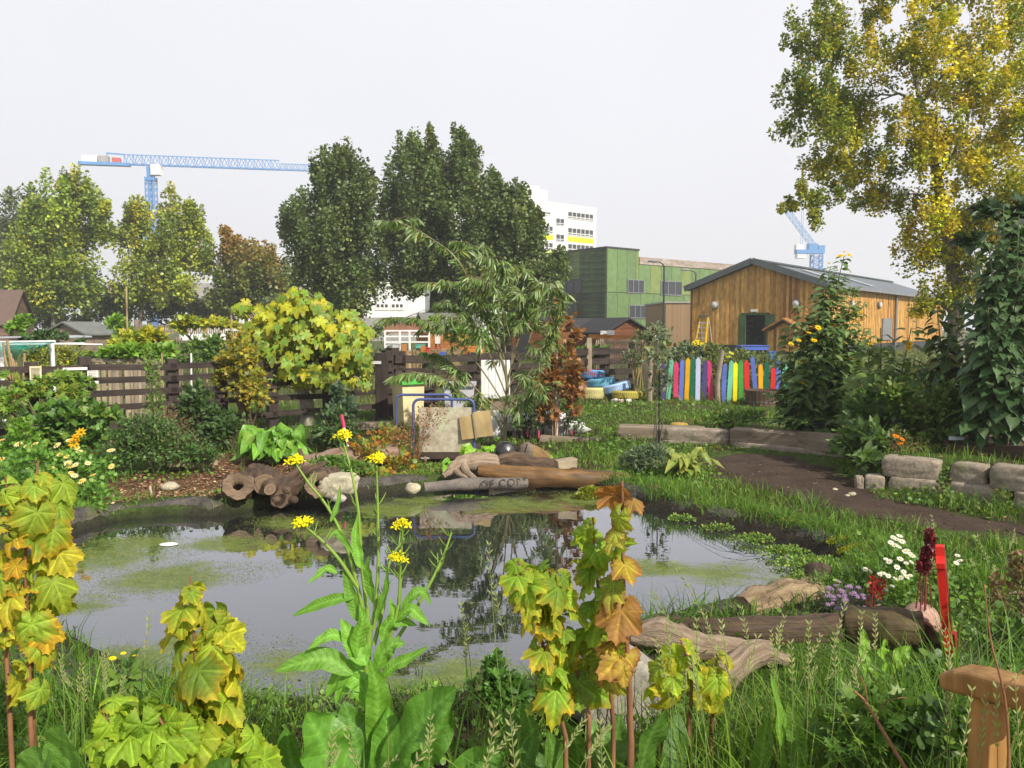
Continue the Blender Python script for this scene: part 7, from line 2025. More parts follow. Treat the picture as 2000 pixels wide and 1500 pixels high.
bush('climber_mass', 'thick dark inner growth of the vine at the right edge', 'climber', gnd(1990, 8.6), [L(*a, 8.6) for a in ((1985, 560, 44, 110), (1995, 720, 44, 100), (1950, 640, 34, 60), (2015, 440, 40, 60), (1965, 800, 50, 50), (1900, 470, 26, 20), (1930, 420, 24, 22))], 1300, .13, T_HEART, [(.03, .065, .025, 4), (.05, .09, .035, 2)], stems=14, clumps=200, hang=.3)
bush('leafy_clump', 'leafy green plant spilling over the left end of the stone wall', 'plant', gnd(1690, 8.5), [L(*a) for a in ((1690, 800, 50, 50, 9.0), (1690, 860, 46, 44, 8.5), (1740, 830, 44, 44, 8.9), (1700, 905, 40, 26, 8.1), (1660, 870, 30, 30, 8.8))], 900, .10, T_HEART, [(.12, .21, .055, 4), (.08, .15, .04, 3), (.17, .25, .08, 1)], stems=14, clumps=140, wide=.85)
bush('marigold_tangle', 'withered marigold tangle with orange flowers above the rounded block', 'flowers', gnd(1765, 8.3), [L(*a, 8.3) for a in ((1765, 870, 44, 20), (1800, 880, 44, 16), (1750, 850, 24, 20))], 520, .05, T_LANCE, OLIVE + [(.26, .16, .07, 2)], wide=2, stems=26, sr=.004, stemcol=(.26, .18, .08), fl=[([(1762, 858, 8.1), (1750, 852, 8.1), (1758, 866, 8.1)], .035, (.75, .22, .01), (.5, .2, 0), 9)])
bush('weed_bank', 'tangled green weeds under the bean vines on top of the wall', 'plant', gnd(1850, 8.6), [L(*a, 8.6) for a in ((1830, 830, 60, 40), (1780, 800, 44, 40), (1880, 820, 44, 50), (1740, 770, 44, 30), (1850, 780, 60, 40))], 1600, .075, T_OVAL, OLIVE + GREEN, stems=20, sr=.005, clumps=200)
bush('strap_weeds', 'tuft of striped green straps on the lawn behind the sleepers', 'plant', gnd(1420, 11.4), [L(*a, 11.4) for a in ((1400, 822, 26, 12), (1440, 820, 36, 18), (1470, 815, 26, 14))], 600, .10, T_LANCE, BRIGHT + GREEN, wide=2, stems=6)
bush('wall_weeds', 'small creeping weeds at the foot of the stone wall', 'plant', gnd(1830, 7.2), [L(*a) for a in ((1800, 965, 36, 14, 7.3), (1850, 985, 60, 20, 7.1), (1920, 1000, 60, 18, 6.8), (1960, 980, 20, 26, 6.9), (1845, 950, 8, 40, 7.15))], 700, .035, T_ROUND, GREEN + OLIVE, stems=8, sr=.003)
# ---- red and purple plants on the right bank
bush('amaranth', 'dark crimson amaranth spike behind the red board', 'plant', gnd(1815, 4.05), [L(*a, 4.05) for a in ((1817, 1060, 8, 22), (1812, 1085, 10, 18), (1805, 1110, 12, 18), (1815, 1040, 5, 8))], 700, .022, T_OVAL, [(.16, .015, .025, 3), (.09, .012, .018, 2), (.24, .03, .04, 1)], stems=6, sr=.005, stemcol=(.2, .04, .04))
bush('aster_clump', 'mauve aster clump behind the broad mossy log', 'flowers', gnd(1660, 4.3), [L(*a, 4.3) for a in ((1650, 1170, 40, 26), (1690, 1180, 30, 20), (1630, 1185, 24, 18))], 500, .03, T_LANCE, [(.12, .16, .08, 3), (.16, .12, .16, 1)], wide=2, stems=16, sr=.003, fl=[([(rng.uniform(1615, 1690), rng.uniform(1135, 1190), 4.2) for _ in range(34)], .016, (.34, .20, .46), (.4, .3, .1), 7)])
bush('ragwort', 'small dark plant with fine green leaves beside the charred stump', 'plant', gnd(1590, 4.55), [L(*a, 4.55) for a in ((1590, 1140, 14, 18), (1600, 1170, 18, 16))], 260, .035, T_LANCE, GREEN, stems=8, sr=.003, wide=1.6)
bush('red_sedum', 'small scarlet leaved plant above the broad mossy log', 'plant', gnd(1712, 4.2), [L(*a, 4.2) for a in ((1713, 1155, 10, 14), (1705, 1135, 5, 8), (1722, 1140, 6, 7))], 150, .03, T_LANCE, [(.50, .015, .03, 3), (.30, .01, .02, 2)], wide=2, stems=5, sr=.003, stemcol=(.3, .03, .04))
bush('white_daisies', 'white flowering daisies in the grass left of the amaranth', 'flowers', gnd(1755, 4.6), [L(*a) for a in ((1755, 1100, 34, 36, 4.6), (1760, 1160, 34, 24, 4.3))], 600, .03, T_STAR, BRIGHT + GREEN, stems=20, sr=.002, fl=[([(x, y, 4.5 - (y - 1050) * .003) for x, y in ((1745, 1050), (1752, 1054), (1757, 1047), (1740, 1060), (1748, 1065), (1755, 1068), (1762, 1058), (1772, 1075), (1778, 1082), (1768, 1078), (1782, 1086), (1730, 1092), (1737, 1097), (1758, 1092), (1770, 1100), (1780, 1098), (1752, 1108), (1765, 1117), (1690, 1112), (1700, 1116), (1718, 1122), (1725, 1120), (1735, 1125), (1748, 1130), (1760, 1128), (1770, 1126), (1778, 1124), (1742, 1145), (1730, 1150), (1870, 1085), (1875, 1095), (1868, 1100))], .017, (.80, .80, .74), (.7, .5, .02), 10)])
bush('watercress', 'floating mat of bright green water plants along the right brim', 'water plant', [at(1560, 1100, 5.3)[0], 5.3, ZW], [(on_level(x, y, ZW + .02), np.array([rx, ry, .05])) for x, y, rx, ry in ((1580, 1105, .26, .16), (1630, 1108, .22, .18), (1530, 1080, .20, .08), (1470, 1055, .18, .06), (1400, 1034, .14, .05), (1330, 1016, .12, .05), (1600, 1130, .2, .10), (1655, 1125, .2, .16))], 3200, .024, T_OVAL, [(.16, .28, .04, 4), (.11, .21, .03, 3), (.28, .33, .05, 1)], stems=24, sr=.003, zmin=-.2)
bush('moss_cushion', 'bright yellow moss cushion on the right brim', 'moss', at(1640, 1062, 5.75), [L(*a) for a in ((1640, 1066, 26, 9, 5.75), (1665, 1082, 30, 8, 5.55), (1535, 1032, 16, 5, 6.3))], 2200, .014, T_ROUND, [(.36, .36, .015, 3), (.26, .30, .02, 2)], stems=1, sr=.002)
bush('moss_cushion', 'round green yellow moss hump at the water below the golden log', 'moss', at(1155, 960, 7.7), [L(*a) for a in ((1155, 962, 26, 13, 7.7), (1140, 968, 20, 8, 7.65))], 1800, .018, T_ROUND, [(.26, .28, .02, 3), (.17, .22, .02, 2)], stems=1, sr=.002)
# ================================================================== foreground plants
M_cstem = mat_wood('currant_stem_bark', (.14, .06, .03), (.34, .17, .08), (6, 8, 8), .7, .3)
CUR = [(.30, .40, .03, 4), (.20, .31, .03, 3), (.42, .44, .03, 2.2), (.14, .24, .03, 1.5)]


def currant(label, stems, D, n, size, cols, edgecol, edge, side=None, r=.006, top=.97, low=.12, brown=0.0):
    ps = [curve([at(x, y, D + (p[2] if len(p) > 2 else 0)) for p in st for x, y in [p[:2]]], 24) for st in stems]
    b = ps[0][0].copy(); b[2] = hz(b[0], b[1])
    t_ = thing('currant_plant', label, 'plant', b)
    sm = MB(); by = [[] for _ in CURRANT]
    mb = MB()
    for si, p in enumerate(ps):
        g0 = p[0].copy(); g0[2] = hz(g0[0], g0[1]) - .02
        full = np.concatenate([[g0], p]); sm.tube(full, np.concatenate([[r * 1.25], np.linspace(r * 1.15, r * .45, len(p))]), 8, rough=.12, fs=60)
        m = int(n * len(p) / 24 / len(ps))
        for q in range(m):
            u = low + (top - low) * (q + rng.uniform(0, .8)) / m; i = min(int(u * 23), 22); s = p[i] + (p[i + 1] - p[i]) * (u * 23 - i)
            a = q * 2.4 + rng.normal(0, .4); o_ = np.array([math.cos(a), math.sin(a) * .8 - .25, 0]); o_ /= np.linalg.norm(o_)
            if side is not None and o_[0] * side < 0 and rng.random() < .75: o_[0] *= -1
            pl = rng.uniform(.02, .055) * (1 - .4 * u); j = s + o_ * pl + [0, 0, pl * rng.uniform(.1, .7)]
            sm.tube(curve([s, (s + j) / 2 + [0, 0, .006], j], 5), [.0022, .0018, .0016, .0014, .0014], 5)
            dn = o_ * rng.uniform(.2, .95) + np.array([0, 0, -1.0]) * rng.uniform(.2, 1.0) * (1 if u < .93 else .4) + rng.normal(0, .28, 3)
            nm = o_ * .75 + np.array([0, -.35, .55]) + rng.normal(0, .38, 3)
            sz = .92 * size * rng.uniform(.5, 1.12) * (1 - .35 * u ** 4)
            by[rng.integers(0, 4)].append((j, dn, nm, sz, rng.random() < brown))
    for tp_, L_ in zip(CURRANT, by):
        if not L_: continue
        k_ = len(L_); c = pal(cols, k_, .10); e = rng.uniform(0, edge, k_); bw_ = np.array([x[4] for x in L_])
        c[bw_] = pal([(.42, .27, .07, 2), (.36, .17, .05, 2), (.50, .38, .04, 2)], max(1, int(bw_.sum())), .12)[:int(bw_.sum())]; e[bw_] = 1.2
        leaves(mb, tp_, [x[0] for x in L_], [x[1] for x in L_], [x[2] for x in L_], [x[3] for x in L_], c, edgecol, e)
    mb.build('foliage', M_currant, t_); sm.build('stem', M_cstem, t_)
    return t_


currant('yellow and orange leaved currant at the left edge of the photo', [[(60, 1420), (55, 1250), (50, 1080), (75, 900)], [(20, 1420), (10, 1200), (20, 1050), (10, 930)], [(60, 1300, .05), (95, 1100, .05), (100, 930, .1)]], 2.15, 52, .092, [(.32, .44, .04, 5), (.24, .38, .04, 3), (.46, .46, .04, 2.0), (.56, .38, .03, .7)], (.62, .28, .01), .8)
currant('upright lime yellow currant stem standing alone in front of the pond', [[(388, 1560), (386, 1400), (380, 1260), (372, 1125)], [(400, 1480, .06), (425, 1330, .05), (418, 1200, .03)]], 2.0, 40, .100, CUR[:1] * 2 + CUR, (.60, .36, .02), .75)
currant('bushy green currant left of the tall brown stem', [[(1105, 1440), (1070, 1300), (1040, 1180), (1012, 1095)], [(1150, 1400, .04), (1120, 1290, .04), (1085, 1180, .03), (1075, 1115)]], 2.2, 46, .092, [(.22, .38, .03, 4), (.30, .40, .03, 3), (.16, .28, .03, 2)], (.62, .38, .02), .8)
currant('tall currant stem with withered brown top leaves', [[(1232, 1450), (1228, 1320), (1218, 1150), (1215, 940)]], 2.15, 23, .098, [(.22, .38, .03, 4), (.30, .40, .04, 3), (.40, .40, .05, 2)], (.36, .17, .05), .9, -1, .0085, brown=.45, low=.28)
currant('thin currant stem with green leaves beside the tall brown one', [[(1198, 1420), (1185, 1260), (1165, 1120), (1158, 1010)]], 2.25, 20, .092, [(.20, .36, .03, 4), (.28, .40, .03, 2)], (.60, .36, .02), .6, -1, low=.2)
currant('low yellow green currant shoots in front of the driftwood', [[(1345, 1420), (1350, 1330), (1330, 1250)], [(1390, 1420), (1395, 1340), (1400, 1275)], [(1295, 1400), (1300, 1340), (1300, 1290)]], 2.5, 18, .085, [(.28, .42, .03, 4), (.42, .44, .03, 1.5)], (.62, .40, .02), .8, low=.3)
currant('low lime leaved currant shoot at the bottom left', [[(230, 1560), (225, 1470), (200, 1385)], [(300, 1540), (330, 1450), (310, 1400)], [(270, 1540), (265, 1440), (270, 1390)]], 1.9, 22, .10, [(.26, .42, .03, 4), (.20, .34, .03, 2)], (.5, .4, .02), .5, low=.25)
currant('low lime leaved currant shoot right of the upright yellow one', [[(480, 1560), (490, 1480), (485, 1430)], [(430, 1560), (445, 1500), (440, 1450)]], 1.95, 13, .085, [(.26, .42, .03, 4), (.36, .42, .03, 2)], (.5, .4, .02), .6, low=.3)

# ---- flowering mustard
DMu = 2.15
mu = thing('mustard_plant', 'tall flowering mustard plant with yellow heads in the middle foreground', 'plant', gnd(720, DMu))
sm = MB(); fl_ = MB(); pod = MB()
mg = np.array([.20, .34, .05])
main = [(722, 1620), (722, 1450), (716, 1330), (722, 1220)]
BR = [([(720, 1250), (695, 1130), (668, 1045), (636, 985), (604, 945), (577, 905)], 0.0, 1, 900), ([(700, 1150), (660, 1090), (622, 1050), (592, 1026)], -.03, 1, 1022), ([(722, 1230), (706, 1100), (700, 1000), (686, 920), (668, 856)], .04, 1, 852), ([(728, 1230), (738, 1120), (738, 1000), (735, 900)], .02, 1, 894), ([(722, 1330), (755, 1260), (776, 1190), (782, 1110), (787, 1030)], -.04, 1, 1018),
      ([(772, 1230), (782, 1150), (776, 1095)], -.06, 1, 1080), ([(740, 1300), (800, 1210), (845, 1130), (868, 1080), (882, 1040)], .05, 0, 0), ([(730, 1260), (750, 1180), (760, 1100), (790, 1050)], .08, 0, 0)]
sm.tube(curve([at(x, y, DMu) for x, y in main], 18), np.linspace(.014, .009, 18), 9, mg)
for pts, dd, f_, fy in BR:
    p = curve([at(x, y, DMu + dd * q / 3) for q, (x, y) in enumerate(pts)], 18); sm.tube(p, np.linspace(.0062, .0022, 18), 7, mg * [1.05, 1, 1])
    e = p[-1]; fl_ = MB(); pod = MB()
    if f_:
        for q in range(17):
            o_ = rdir(1, -.1, 1)[0] * rng.uniform(.008, .026) * np.array([1, 1, .75]); c = e + o_ + [0, 0, .004]
            sm.tube([e - [0, 0, .012], c], .0009, 4, mg); flowers(fl_, [c], .0125, (.88, .72, .005), (.55, .55, .02), 4, up=(o_[0] * 20, -.5 + o_[1] * 20, .8), jit=.4)
        for q in range(5): o_ = rdir(1, .2, 1)[0] * .008; fl_.rock(e + o_ + [0, 0, .014], (.0025, .0025, .004), q, .1, (.55, .60, .03), sub=1)
    for q in range(8 if f_ else 16):
        i = rng.integers(9 if f_ else 6, 17); a = rng.uniform(0, 2 * PI); s = p[i]; ee = s + np.array([math.cos(a) * .028, math.sin(a) * .028, .034]) * rng.uniform(.6, 1.1)
        pod = MB(); pod.tube(curve([s, (s + ee) / 2 + [0, 0, -.004], ee], 5), [.0008, .0013, .0018, .0015, .0006], 5, mg * .95); pod.build('seed_pod', M_stem, mu)
    if f_: fl_.build('flower_head', M_petal, mu)
sm.build('stem', M_stem, mu)
mb = MB()
ML = [([(694, 1166), (650, 1172), (610, 1186), (570, 1204)], 24), ([(678, 1250), (650, 1240), (625, 1252), (600, 1270)], 24), ([(716, 1300), (700, 1270), (682, 1240), (665, 1208)], 46), ([(690, 1318), (640, 1288), (590, 1294), (536, 1312)], 46), ([(718, 1385), (712, 1330), (670, 1318), (636, 1362)], 60), ([(730, 1470), (738, 1400), (736, 1340), (722, 1288)], 52), ([(735, 1310), (750, 1275), (770, 1258), (792, 1258)], 36), ([(700, 1215), (690, 1180), (680, 1140), (672, 1090)], 26),
      ([(704, 1110), (700, 1085), (694, 1050), (700, 1000)], 22), ([(735, 1215), (745, 1180), (755, 1150), (758, 1100)], 20), ([(770, 1215), (800, 1190), (820, 1205), (838, 1222)], 24), ([(783, 1190), (810, 1160), (828, 1158), (842, 1182)], 22), ([(745, 1240), (765, 1215), (790, 1215), (815, 1222)], 26), ([(645, 1020), (655, 1000), (662, 975), (664, 945)], 12), ([(690, 1080), (668, 1050), (655, 1040), (640, 1055)], 14), ([(728, 1180), (722, 1140), (718, 1110), (720, 1085)], 22), ([(742, 1330), (770, 1300), (800, 1286), (838, 1262)], 26), ([(748, 1255), (752, 1230), (768, 1200), (760, 1165)], 22), ([(700, 1290), (698, 1250), (708, 1215), (702, 1180)], 34), ([(660, 1120), (640, 1110), (620, 1125), (600, 1140)], 16), ([(712, 1350), (690, 1330), (668, 1345), (655, 1375)], 34)]
for pts, w in ML:
    o0 = rng.uniform(-.05, .05)
    strap(mb, [at(x, y, DMu + o0 * q / 3 - .02) for q, (x, y) in enumerate(pts)], w / FPX * DMu, np.array([.16, .36, .035]) * rng.uniform(.85, 1.25), nrm=(rng.normal(0, .3), -.75, .6), wave=.22, cup=.25, nl=18, nw=7)
mb.build('stem_leaves', M_leafbig, mu)
mb = MB()
for pts, w, cc in (([(745, 1600), (770, 1480), (830, 1400), (892, 1345)], 95, 1.0), ([(690, 1620), (660, 1520), (628, 1450), (600, 1392)], 120, 1.05), ([(715, 1620), (705, 1500), (690, 1430), (672, 1370)], 80, .8), ([(760, 1620), (800, 1500), (845, 1440), (880, 1380)], 90, .85), ([(740, 1640), (770, 1540), (800, 1470), (812, 1400)], 90, 1.0), ([(690, 1640), (610, 1560), (570, 1490), (560, 1420)], 80, .8), ([(735, 1640), (735, 1540), (752, 1450), (760, 1380)], 70, 1.1), ([(770, 1640), (860, 1560), (930, 1500), (985, 1470)], 90, .75)):
    o0 = rng.uniform(-.15, .12)
    strap(mb, [at(x, y, DMu + o0 * q / 3 - .04) for q, (x, y) in enumerate(pts)], .84 * w / FPX * DMu, np.array([.12, .29, .035]) * cc, nrm=(rng.normal(0, .3), -.8, .55), wave=.28, cup=.22, nl=20, nw=9, prof=lambda q: np.clip(np.sin(PI * np.clip(q, 0, 1) ** 1.5) ** .75, .06, 1))
mb.build('basal_leaves', M_leafbig, mu)


def broad(label, items, D, col, cat='plant', name='broad_leaved_plant', wave=.2, spread=.15):
    b = gnd(np.mean([i[0][0][0] for i in items]), D); t_ = thing(name, label, cat, b)
    mb = MB()
    for pts, w, cc in items:
        o0 = rng.uniform(-spread, spread)
        strap(mb, [at(x, y, D + o0 * q / 3) for q, (x, y) in enumerate(pts)], (.66 if name == 'broad_leaved_plant' and D > 2.2 else .9) * w / FPX * D, np.asarray(col) * cc, nrm=(rng.normal(0, .35), -.75, .6), wave=wave, cup=.2, nl=18, nw=9, prof=lambda q: np.clip(np.sin(PI * np.clip(q, 0, 1) ** 1.2) ** .7, .06, 1))
    mb.build('leaves', M_leafbig, t_)


broad('broad dark green dock like leaves along the bottom centre', [([(1010, 1620), (1020, 1510), (1040, 1440), (1020, 1372)], 80, 1.0), ([(1090, 1600), (1060, 1500), (1010, 1430), (985, 1385)], 70, .8), ([(1120, 1620), (1130, 1510), (1125, 1450), (1100, 1400)], 95, .9), ([(1190, 1620), (1190, 1520), (1200, 1450), (1212, 1395)], 95, 1.1), ([(1230, 1620), (1250, 1510), (1270, 1440), (1300, 1385)], 105, .95), ([(1150, 1640), (1160, 1540), (1165, 1470), (1150, 1400)], 90, 1.15), ([(1290, 1620), (1310, 1520), (1320, 1450), (1325, 1390)], 80, .8), ([(1050, 1660), (1080, 1560), (1085, 1490), (1070, 1430)], 85, 1.1), ([(960, 1640), (950, 1560), (960, 1490), (985, 1440)], 80, .75)], 2.3, (.10, .22, .035))
broad('tall pale dock leaves among the grass at the lower right', [([(1520, 1620), (1525, 1500), (1520, 1400), (1505, 1318)], 72, 1.1), ([(1545, 1620), (1560, 1500), (1555, 1430), (1540, 1370)], 60, .9), ([(1490, 1620), (1480, 1540), (1490, 1460), (1500, 1400)], 60, .9)], 2.3, (.15, .30, .04))
broad('rounded mallow leaves at the bottom left corner', [([(150, 1620), (140, 1520), (130, 1460), (120, 1415)], 120, 1.2), ([(60, 1620), (70, 1540), (80, 1500), (95, 1465)], 120, .9), ([(330, 1620), (310, 1540), (300, 1490), (280, 1450)], 110, 1.0), ([(250, 1640), (240, 1560), (220, 1510), (190, 1470)], 110, 1.05), ([(400, 1640), (420, 1560), (430, 1520), (450, 1480)], 90, .9)], 1.9, (.14, .29, .05), wave=.12)
broad('bright green lettuce like leaves in front of the mossy log', [([(1690, 1320), (1690, 1290), (1688, 1260), (1686, 1228)], 34, 1.0), ([(1730, 1330), (1728, 1300), (1722, 1270), (1730, 1248)], 52, 1.1), ([(1745, 1330), (1752, 1300), (1760, 1280), (1778, 1262)], 50, 1.0), ([(1720, 1335), (1710, 1310), (1705, 1290), (1700, 1272)], 40, .95), ([(1755, 1340), (1775, 1320), (1790, 1308), (1805, 1300)], 44, .9), ([(1735, 1340), (1740, 1320), (1745, 1300), (1750, 1290)], 40, 1.15)], 3.25, (.22, .42, .04), wave=.4, spread=.08)
bush('mint_bush', 'small dark green mint bush at the water edge in front', 'plant', gnd(975, 2.95), [L(*a, 2.95) for a in ((970, 1340, 40, 46), (945, 1350, 26, 34), (1005, 1360, 26, 30), (965, 1300, 14, 30), (990, 1385, 36, 24))], 900, .036, T_OVAL, [(.08, .19, .03, 4), (.12, .26, .04, 3), (.05, .12, .02, 2)], stems=14, sr=.003, clumps=120)
bush('sow_thistle', 'small sow thistle with three yellow buds at the left brim', 'plant', gnd(245, 2.75), [L(*a, 2.75) for a in ((245, 1320, 14, 26), (240, 1350, 20, 20))], 40, .06, T_LANCE, GREEN, wide=3, stems=8, sr=.003, fl=[([(241, 1276, 2.75), (264, 1280, 2.75), (220, 1286, 2.75)], .012, (.85, .70, .01), (.7, .5, .01), 12)])
bush('dandelions', 'low weeds with small yellow flower heads in the lower right grass', 'flowers', gnd(1700, 2.3), [L(*a, 2.3) for a in ((1680, 1440, 80, 40), (1800, 1440, 80, 40), (1720, 1390, 90, 30))], 420, .05, T_STAR, GREEN, stems=20, sr=.0016, fl=[([(1655, 1396, 2.3), (1680, 1418, 2.3), (1781, 1422, 2.3), (1822, 1424, 2.3)], .012, (.85, .70, .01), (.7, .5, .01), 14)])
bush('cleavers', 'trailing green weeds around the bench post', 'plant', gnd(1850, 2.2), [L(*a) for a in ((1840, 1420, 60, 60, 2.2), (1960, 1420, 60, 60, 2.4), (1880, 1330, 100, 50, 3.0), (1960, 1260, 60, 60, 3.4))], 1500, .035, T_ROUND, GREEN + DARK, stems=30, sr=.002, clumps=200)
bush('dock_stand', 'rusty seeding dock stems at the far right edge', 'plant', gnd(1985, 3.6), [L(*a, 3.6) for a in ((1990, 1130, 12, 60), (1950, 1160, 10, 50), (2005, 1210, 14, 60))], 600, .02, T_ROUND, [(.20, .10, .05, 2), (.14, .15, .05, 2)], stems=10, sr=.003, stemcol=(.2, .11, .06))
tw = MB(); tw.tube(curve([at(1780, 1520, 2.0), at(1720, 1420, 2.05), at(1690, 1370, 2.1), at(1668, 1350, 2.1)], 12), np.linspace(.006, .003, 12), 7, rough=.2); tw.tube(curve([at(1695, 1378, 2.1), at(1690, 1345, 2.1), at(1680, 1320, 2.1)], 6), .002, 5); tw.tube(curve([at(1710, 1405, 2.1), at(1730, 1370, 2.1), at(1770, 1362, 2.1)], 6), .0016, 5)
tag(tw.build('dead_twig', M_cstem), 'bare brown twig slanting through the lower right grass', 'twig')
tw = MB(); tw.tube(curve([at(1972, 1560, 1.7), at(1965, 1380, 1.7), at(1935, 1250, 1.72), at(1922, 1140, 1.75)], 14), np.linspace(.004, .0015, 14), 6, rough=.2); tw.tube(curve([at(1962, 1345, 1.7), at(1985, 1320, 1.7), at(2010, 1300, 1.7)], 6), .0015, 5)
tag(tw.build('dead_twig', M_cstem), 'thin dead stem rising in front of the bench armrest', 'twig')

# ================================================================== grass
def scatter(n, x0, x1, y0, y1, dens, pond=.10, path=.05, bed=None):
    q = np.stack([rng.uniform(x0, x1, n), rng.uniform(y0, y1, n)], 1)
    k = (poly_sd(q, POND) > pond + .08 * (fbm(q, 3, 2, 2) - .5)) & (poly_sd(q, PATHW) + .5 * (fbm(q, 1.6, 3, 5) - .5) > path) & (rng.random(n) < dens(q))
    return q[k]


def grass(name, label, q, hlo, hhi, w, cols, lean=.35, segs=3, tipc=None, hn=None, jit=.2):
    z = height(q); pos = np.concatenate([q, z[:, None] - .01], 1); n = len(q)
    h = rng.uniform(hlo, hhi, n) * (.3 + 1.5 * np.clip(fbm(q, 1.5, 3, 9), 0, 1) ** 1.3)
    if hn is not None: h = h * hn(q)
    c = pal(cols, n, jit); pt = fbm(q, .8, 3, 31)[:, None]; c = c * (.75 + .5 * pt) + np.array([.05, .03, 0]) * np.clip(pt - .55, 0, 1) * 2
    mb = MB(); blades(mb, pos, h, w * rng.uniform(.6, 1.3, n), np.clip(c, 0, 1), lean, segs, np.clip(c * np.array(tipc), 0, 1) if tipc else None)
    tag(mb.build(name, M_grass, origin=(0, 0, 0)), label, 'grass', kind='stuff')


M_grass = mat_leaf('grass_blade', .35, .5, .35)
GC_ = [(.10, .22, .025, 4), (.07, .16, .02, 3), (.16, .28, .035, 2), (.24, .24, .07, .7)]
GL = [(.13, .27, .03, 4), (.09, .20, .025, 3), (.20, .33, .04, 2)]
q = scatter(30000, -3.6, 3.6, 1.45, 3.75, lambda p: np.clip(.25 + .9 * sstep(.1, 1.0, p[:, 0]) + .8 * sstep(-.4, -1.3, p[:, 0]), 0, 1) * (.35 + .9 * fbm(p, 1.4, 2, 3)), .10)
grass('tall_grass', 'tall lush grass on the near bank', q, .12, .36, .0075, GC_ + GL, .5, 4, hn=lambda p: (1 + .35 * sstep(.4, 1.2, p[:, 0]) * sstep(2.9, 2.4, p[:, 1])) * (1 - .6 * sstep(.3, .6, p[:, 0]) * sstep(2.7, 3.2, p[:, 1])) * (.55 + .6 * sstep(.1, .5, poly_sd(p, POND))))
q = scatter(90000, 1.0, 6.5, 3.2, 9.6, lambda p: (.55 + .6 * fbm(p, 1.2, 2, 3)) * sstep(11, 3, p[:, 1] + .6 * (p[:, 0] - 2)), .05)
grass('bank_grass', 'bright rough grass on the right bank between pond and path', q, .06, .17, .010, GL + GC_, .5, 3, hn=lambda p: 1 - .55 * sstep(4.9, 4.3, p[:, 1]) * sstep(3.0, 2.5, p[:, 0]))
q = scatter(60000, -.9, 8.5, 8.3, 17.5, lambda p: .2 + .85 * sstep(.35, .6, fbm(p, .8, 3, 3)), .15)
grass('lawn_grass', 'short trodden lawn in front of the picket fence', q, .04, .10, .018, GL + [(.20, .22, .07, 1.5)], .5, 2)
q = scatter(26000, -2.4, .6, 7.6, 10.2, lambda p: np.where((p[:, 1] < 9.5) & (np.abs(p[:, 0] + .75) < .75), .9, .12), .16)
grass('verge_grass', 'fresh green grass in front of the trolley', q, .03, .085, .011, GL, .5, 2)
q = scatter(30000, -9, -.5, 6.3, 16, lambda p: (.15 + .6 * fbm(p, .7, 2, 6)) * (1 - .93 * chip_mask(p)), .12)
grass('rough_grass', 'rough grass and weeds between the left plants', q, .06, .2, .016, GC_, .5, 2)
q = scatter(40000, -24, 24, 15, 42, lambda p: .25 + .5 * fbm(p, .25, 2, 6), 0)
grass('allotment_grass', 'rough grass growing across the allotments', q, .08, .28, .05, [(.13, .19, .04, 3), (.20, .22, .06, 2), (.08, .14, .03, 2), (.26, .20, .08, 1)], .5, 2)
q = scatter(70000, -5, 4.5, 2.8, 9.2, lambda p: (poly_sd(p, POND) < .38) * (.15 + .9 * sstep(.38, .6, fbm(p, 1.3, 3, 41))) * np.where((p[:, 0] > .2) | (p[:, 1] < 5), 1, .35), .0)
grass('brim_grass', 'grass hanging over the pond brim', q, .07, .2, .009, GL + GC_, .9, 3)
# clover and small broad leaves
q = np.concatenate([scatter(16000, .6, 4.2, 2.0, 5.2, lambda p: sstep(.40, .6, fbm(p, 1.5, 3, 14)), .12), scatter(16000, 1.0, 7, 5, 12, lambda p: .7 * sstep(.45, .6, fbm(p, 1.2, 3, 15)), .12), scatter(9000, -5, 0, 6.8, 11, lambda p: .5 * sstep(.48, .6, fbm(p, 1.4, 3, 16)), .12), scatter(7000, -3, .6, 1.6, 3.3, lambda p: .8 * sstep(.4, .6, fbm(p, 1.6, 3, 17)), .1), scatter(9000, -1, 8, 10, 17, lambda p: .6 * sstep(.45, .6, fbm(p, 1.0, 3, 18)), .1)])
n = len(q); z = height(q) + rng.uniform(.005, .07, n) * (1.3 - .05 * q[:, 1])
mb = MB(); a = rng.uniform(0, 2 * PI, n)
leaves(mb, T_ROUND, np.concatenate([q, z[:, None]], 1), np.stack([np.cos(a), np.sin(a), rng.normal(0, .3, n)], 1), rdir(n, .4, 1), rng.uniform(.015, .035, n) * (.6 + .09 * q[:, 1]), pal(BRIGHT + GREEN, n, .2))
tag(mb.build('clover', M_leaf, origin=(0, 0, 0)), 'clover and small broad leaved weeds spread through the grass', 'ground cover', kind='stuff')
# wood chips, twigs and fallen leaves
q = scatter(16000, -4.8, .3, 6.5, 10.4, lambda p: chip_mask(p), .2); q2 = scatter(6000, -4, 7, 2.0, 13, lambda p: .5 + 0 * p[:, 0], .1, -2)
n1_, n2_ = len(q), len(q2); q = np.concatenate([q, q2]); n = len(q); a = rng.uniform(0, 2 * PI, n)
mb = MB(); leaves(mb, T_DIAM, np.concatenate([q, height(q)[:, None] + .012], 1), np.stack([np.cos(a), np.sin(a), rng.normal(0, .2, n)], 1), rdir(n, .6, 1), rng.uniform(.015, .05, n), pal([(.30, .17, .09, 3), (.20, .11, .06, 3), (.44, .33, .22, 1.3), (.10, .06, .04, 2)], n, .25), wide=rng.uniform(.3, .8, n))
tag(mb.build('wood_chips', mat_leaf('wood_chip', .02, .9, .1), origin=(0, 0, 0)), 'reddish wood chips and dead leaves strewn on the ground', 'wood chips', kind='stuff')


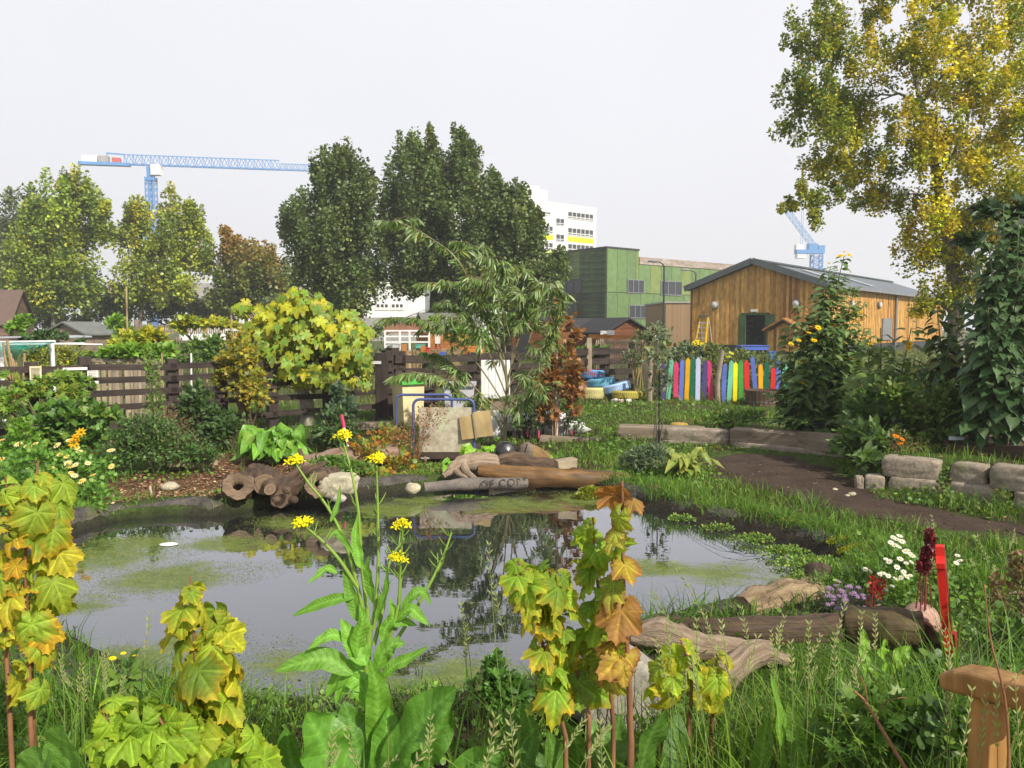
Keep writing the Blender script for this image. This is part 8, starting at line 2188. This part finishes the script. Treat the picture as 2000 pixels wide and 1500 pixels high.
def seeding(label, specs, D):
    b = gnd(specs[0][0], D); t_ = thing('seeding_grass', label, 'grass', b)
    sm = MB(); sd = MB()
    for x0, y0, x1, y1, dd in specs:
        e = at(x1, y1, D + dd); s = at(x0, y0, D + dd); s[2] = hz(s[0], s[1])
        m_ = (s + e) / 2 + [rng.normal(0, .015), 0, .06]; p = curve([s, m_, e], 22); sm.tube(p, np.linspace(.0018, .0008, 22), 5, (.22, .28, .09))
        k0 = 15; P, Dd = [], []
        for i in range(k0, 22):
            t = (p[min(i + 1, 21)] - p[i - 1]); t /= np.linalg.norm(t); x = np.cross(t, (0, 1, 0)); x /= np.linalg.norm(x)
            for sgn in (-1, 1): P.append(p[i] + rng.normal(0, .001, 3)); Dd.append(t * .85 + x * sgn * .5 + rng.normal(0, .1, 3))
        leaves(sd, T_LANCE, P, Dd, np.tile((0, -1, .3), (len(P), 1)), rng.uniform(.012, .022, len(P)), pal([(.34, .38, .16, 3), (.26, .34, .10, 2), (.40, .34, .18, 1)], len(P), .1), wide=2.0)
    sm.build('stem', M_stem, t_); sd.build('seed_head', M_grass, t_)


def spec(n, xa, xb, ya, yb, dx=40):
    out = []
    for _ in range(n):
        x1, y1 = rng.uniform(xa, xb), rng.uniform(ya, yb); out.append((x1 + rng.normal(0, dx), 1500, x1, y1, rng.uniform(-.35, .35)))
    return out


seeding('tall seeding grass heads in front of the right hand logs', [(1480, 1500, 1448, 1190, 0), (1500, 1500, 1320, 1100, 0), (1430, 1500, 1275, 1160, .1), (1600, 1500, 1650, 1180, 0), (1560, 1500, 1700, 1260, 0)] + spec(26, 1280, 1720, 1180, 1330), 2.5)
seeding('seeding grass stems rising past the left bank rock', spec(9, 60, 300, 1190, 1330, 20), 2.6)
seeding('thin seeding grass stems at the water in the centre', [(990, 1420, 955, 1065, 0), (1010, 1420, 965, 1150, 0), (960, 1420, 905, 1240, 0)] + spec(6, 880, 1260, 1130, 1320, 20), 2.7)
seeding('seeding grass in front of the bench', spec(12, 1750, 1990, 1230, 1400, 50), 2.0)
seeding('seeding grass beside the red board', spec(10, 1800, 1990, 1000, 1120, 20), 4.2)
seeding('seeding grass along the bottom edge', spec(14, 560, 1250, 1390, 1470, 80), 1.9)
# ================================================================== thin autumn haze in the air
m_haze = bpy.data.materials.new('autumn_haze'); m_haze.use_nodes = True
t = m_haze.node_tree; t.nodes.clear(); o = t.nodes.new('ShaderNodeOutputMaterial')
pv = t.nodes.new('ShaderNodeVolumePrincipled'); pv.inputs['Color'].default_value = (.93, .94, .98, 1); pv.inputs['Density'].default_value = .0013; pv.inputs['Anisotropy'].default_value = .2
t.links.new(pv.outputs[0], o.inputs['Volume'])
mb = MB(); mb.box((0, 225, 20.5), (1040, 670, 45)); hzb = mb.build('haze', m_haze, origin=(0, 0, 0), smooth=False)
tag(hzb, 'pale autumn haze softening the far cranes and buildings', 'haze', kind='stuff')
SC.cycles.volume_bounces = 1
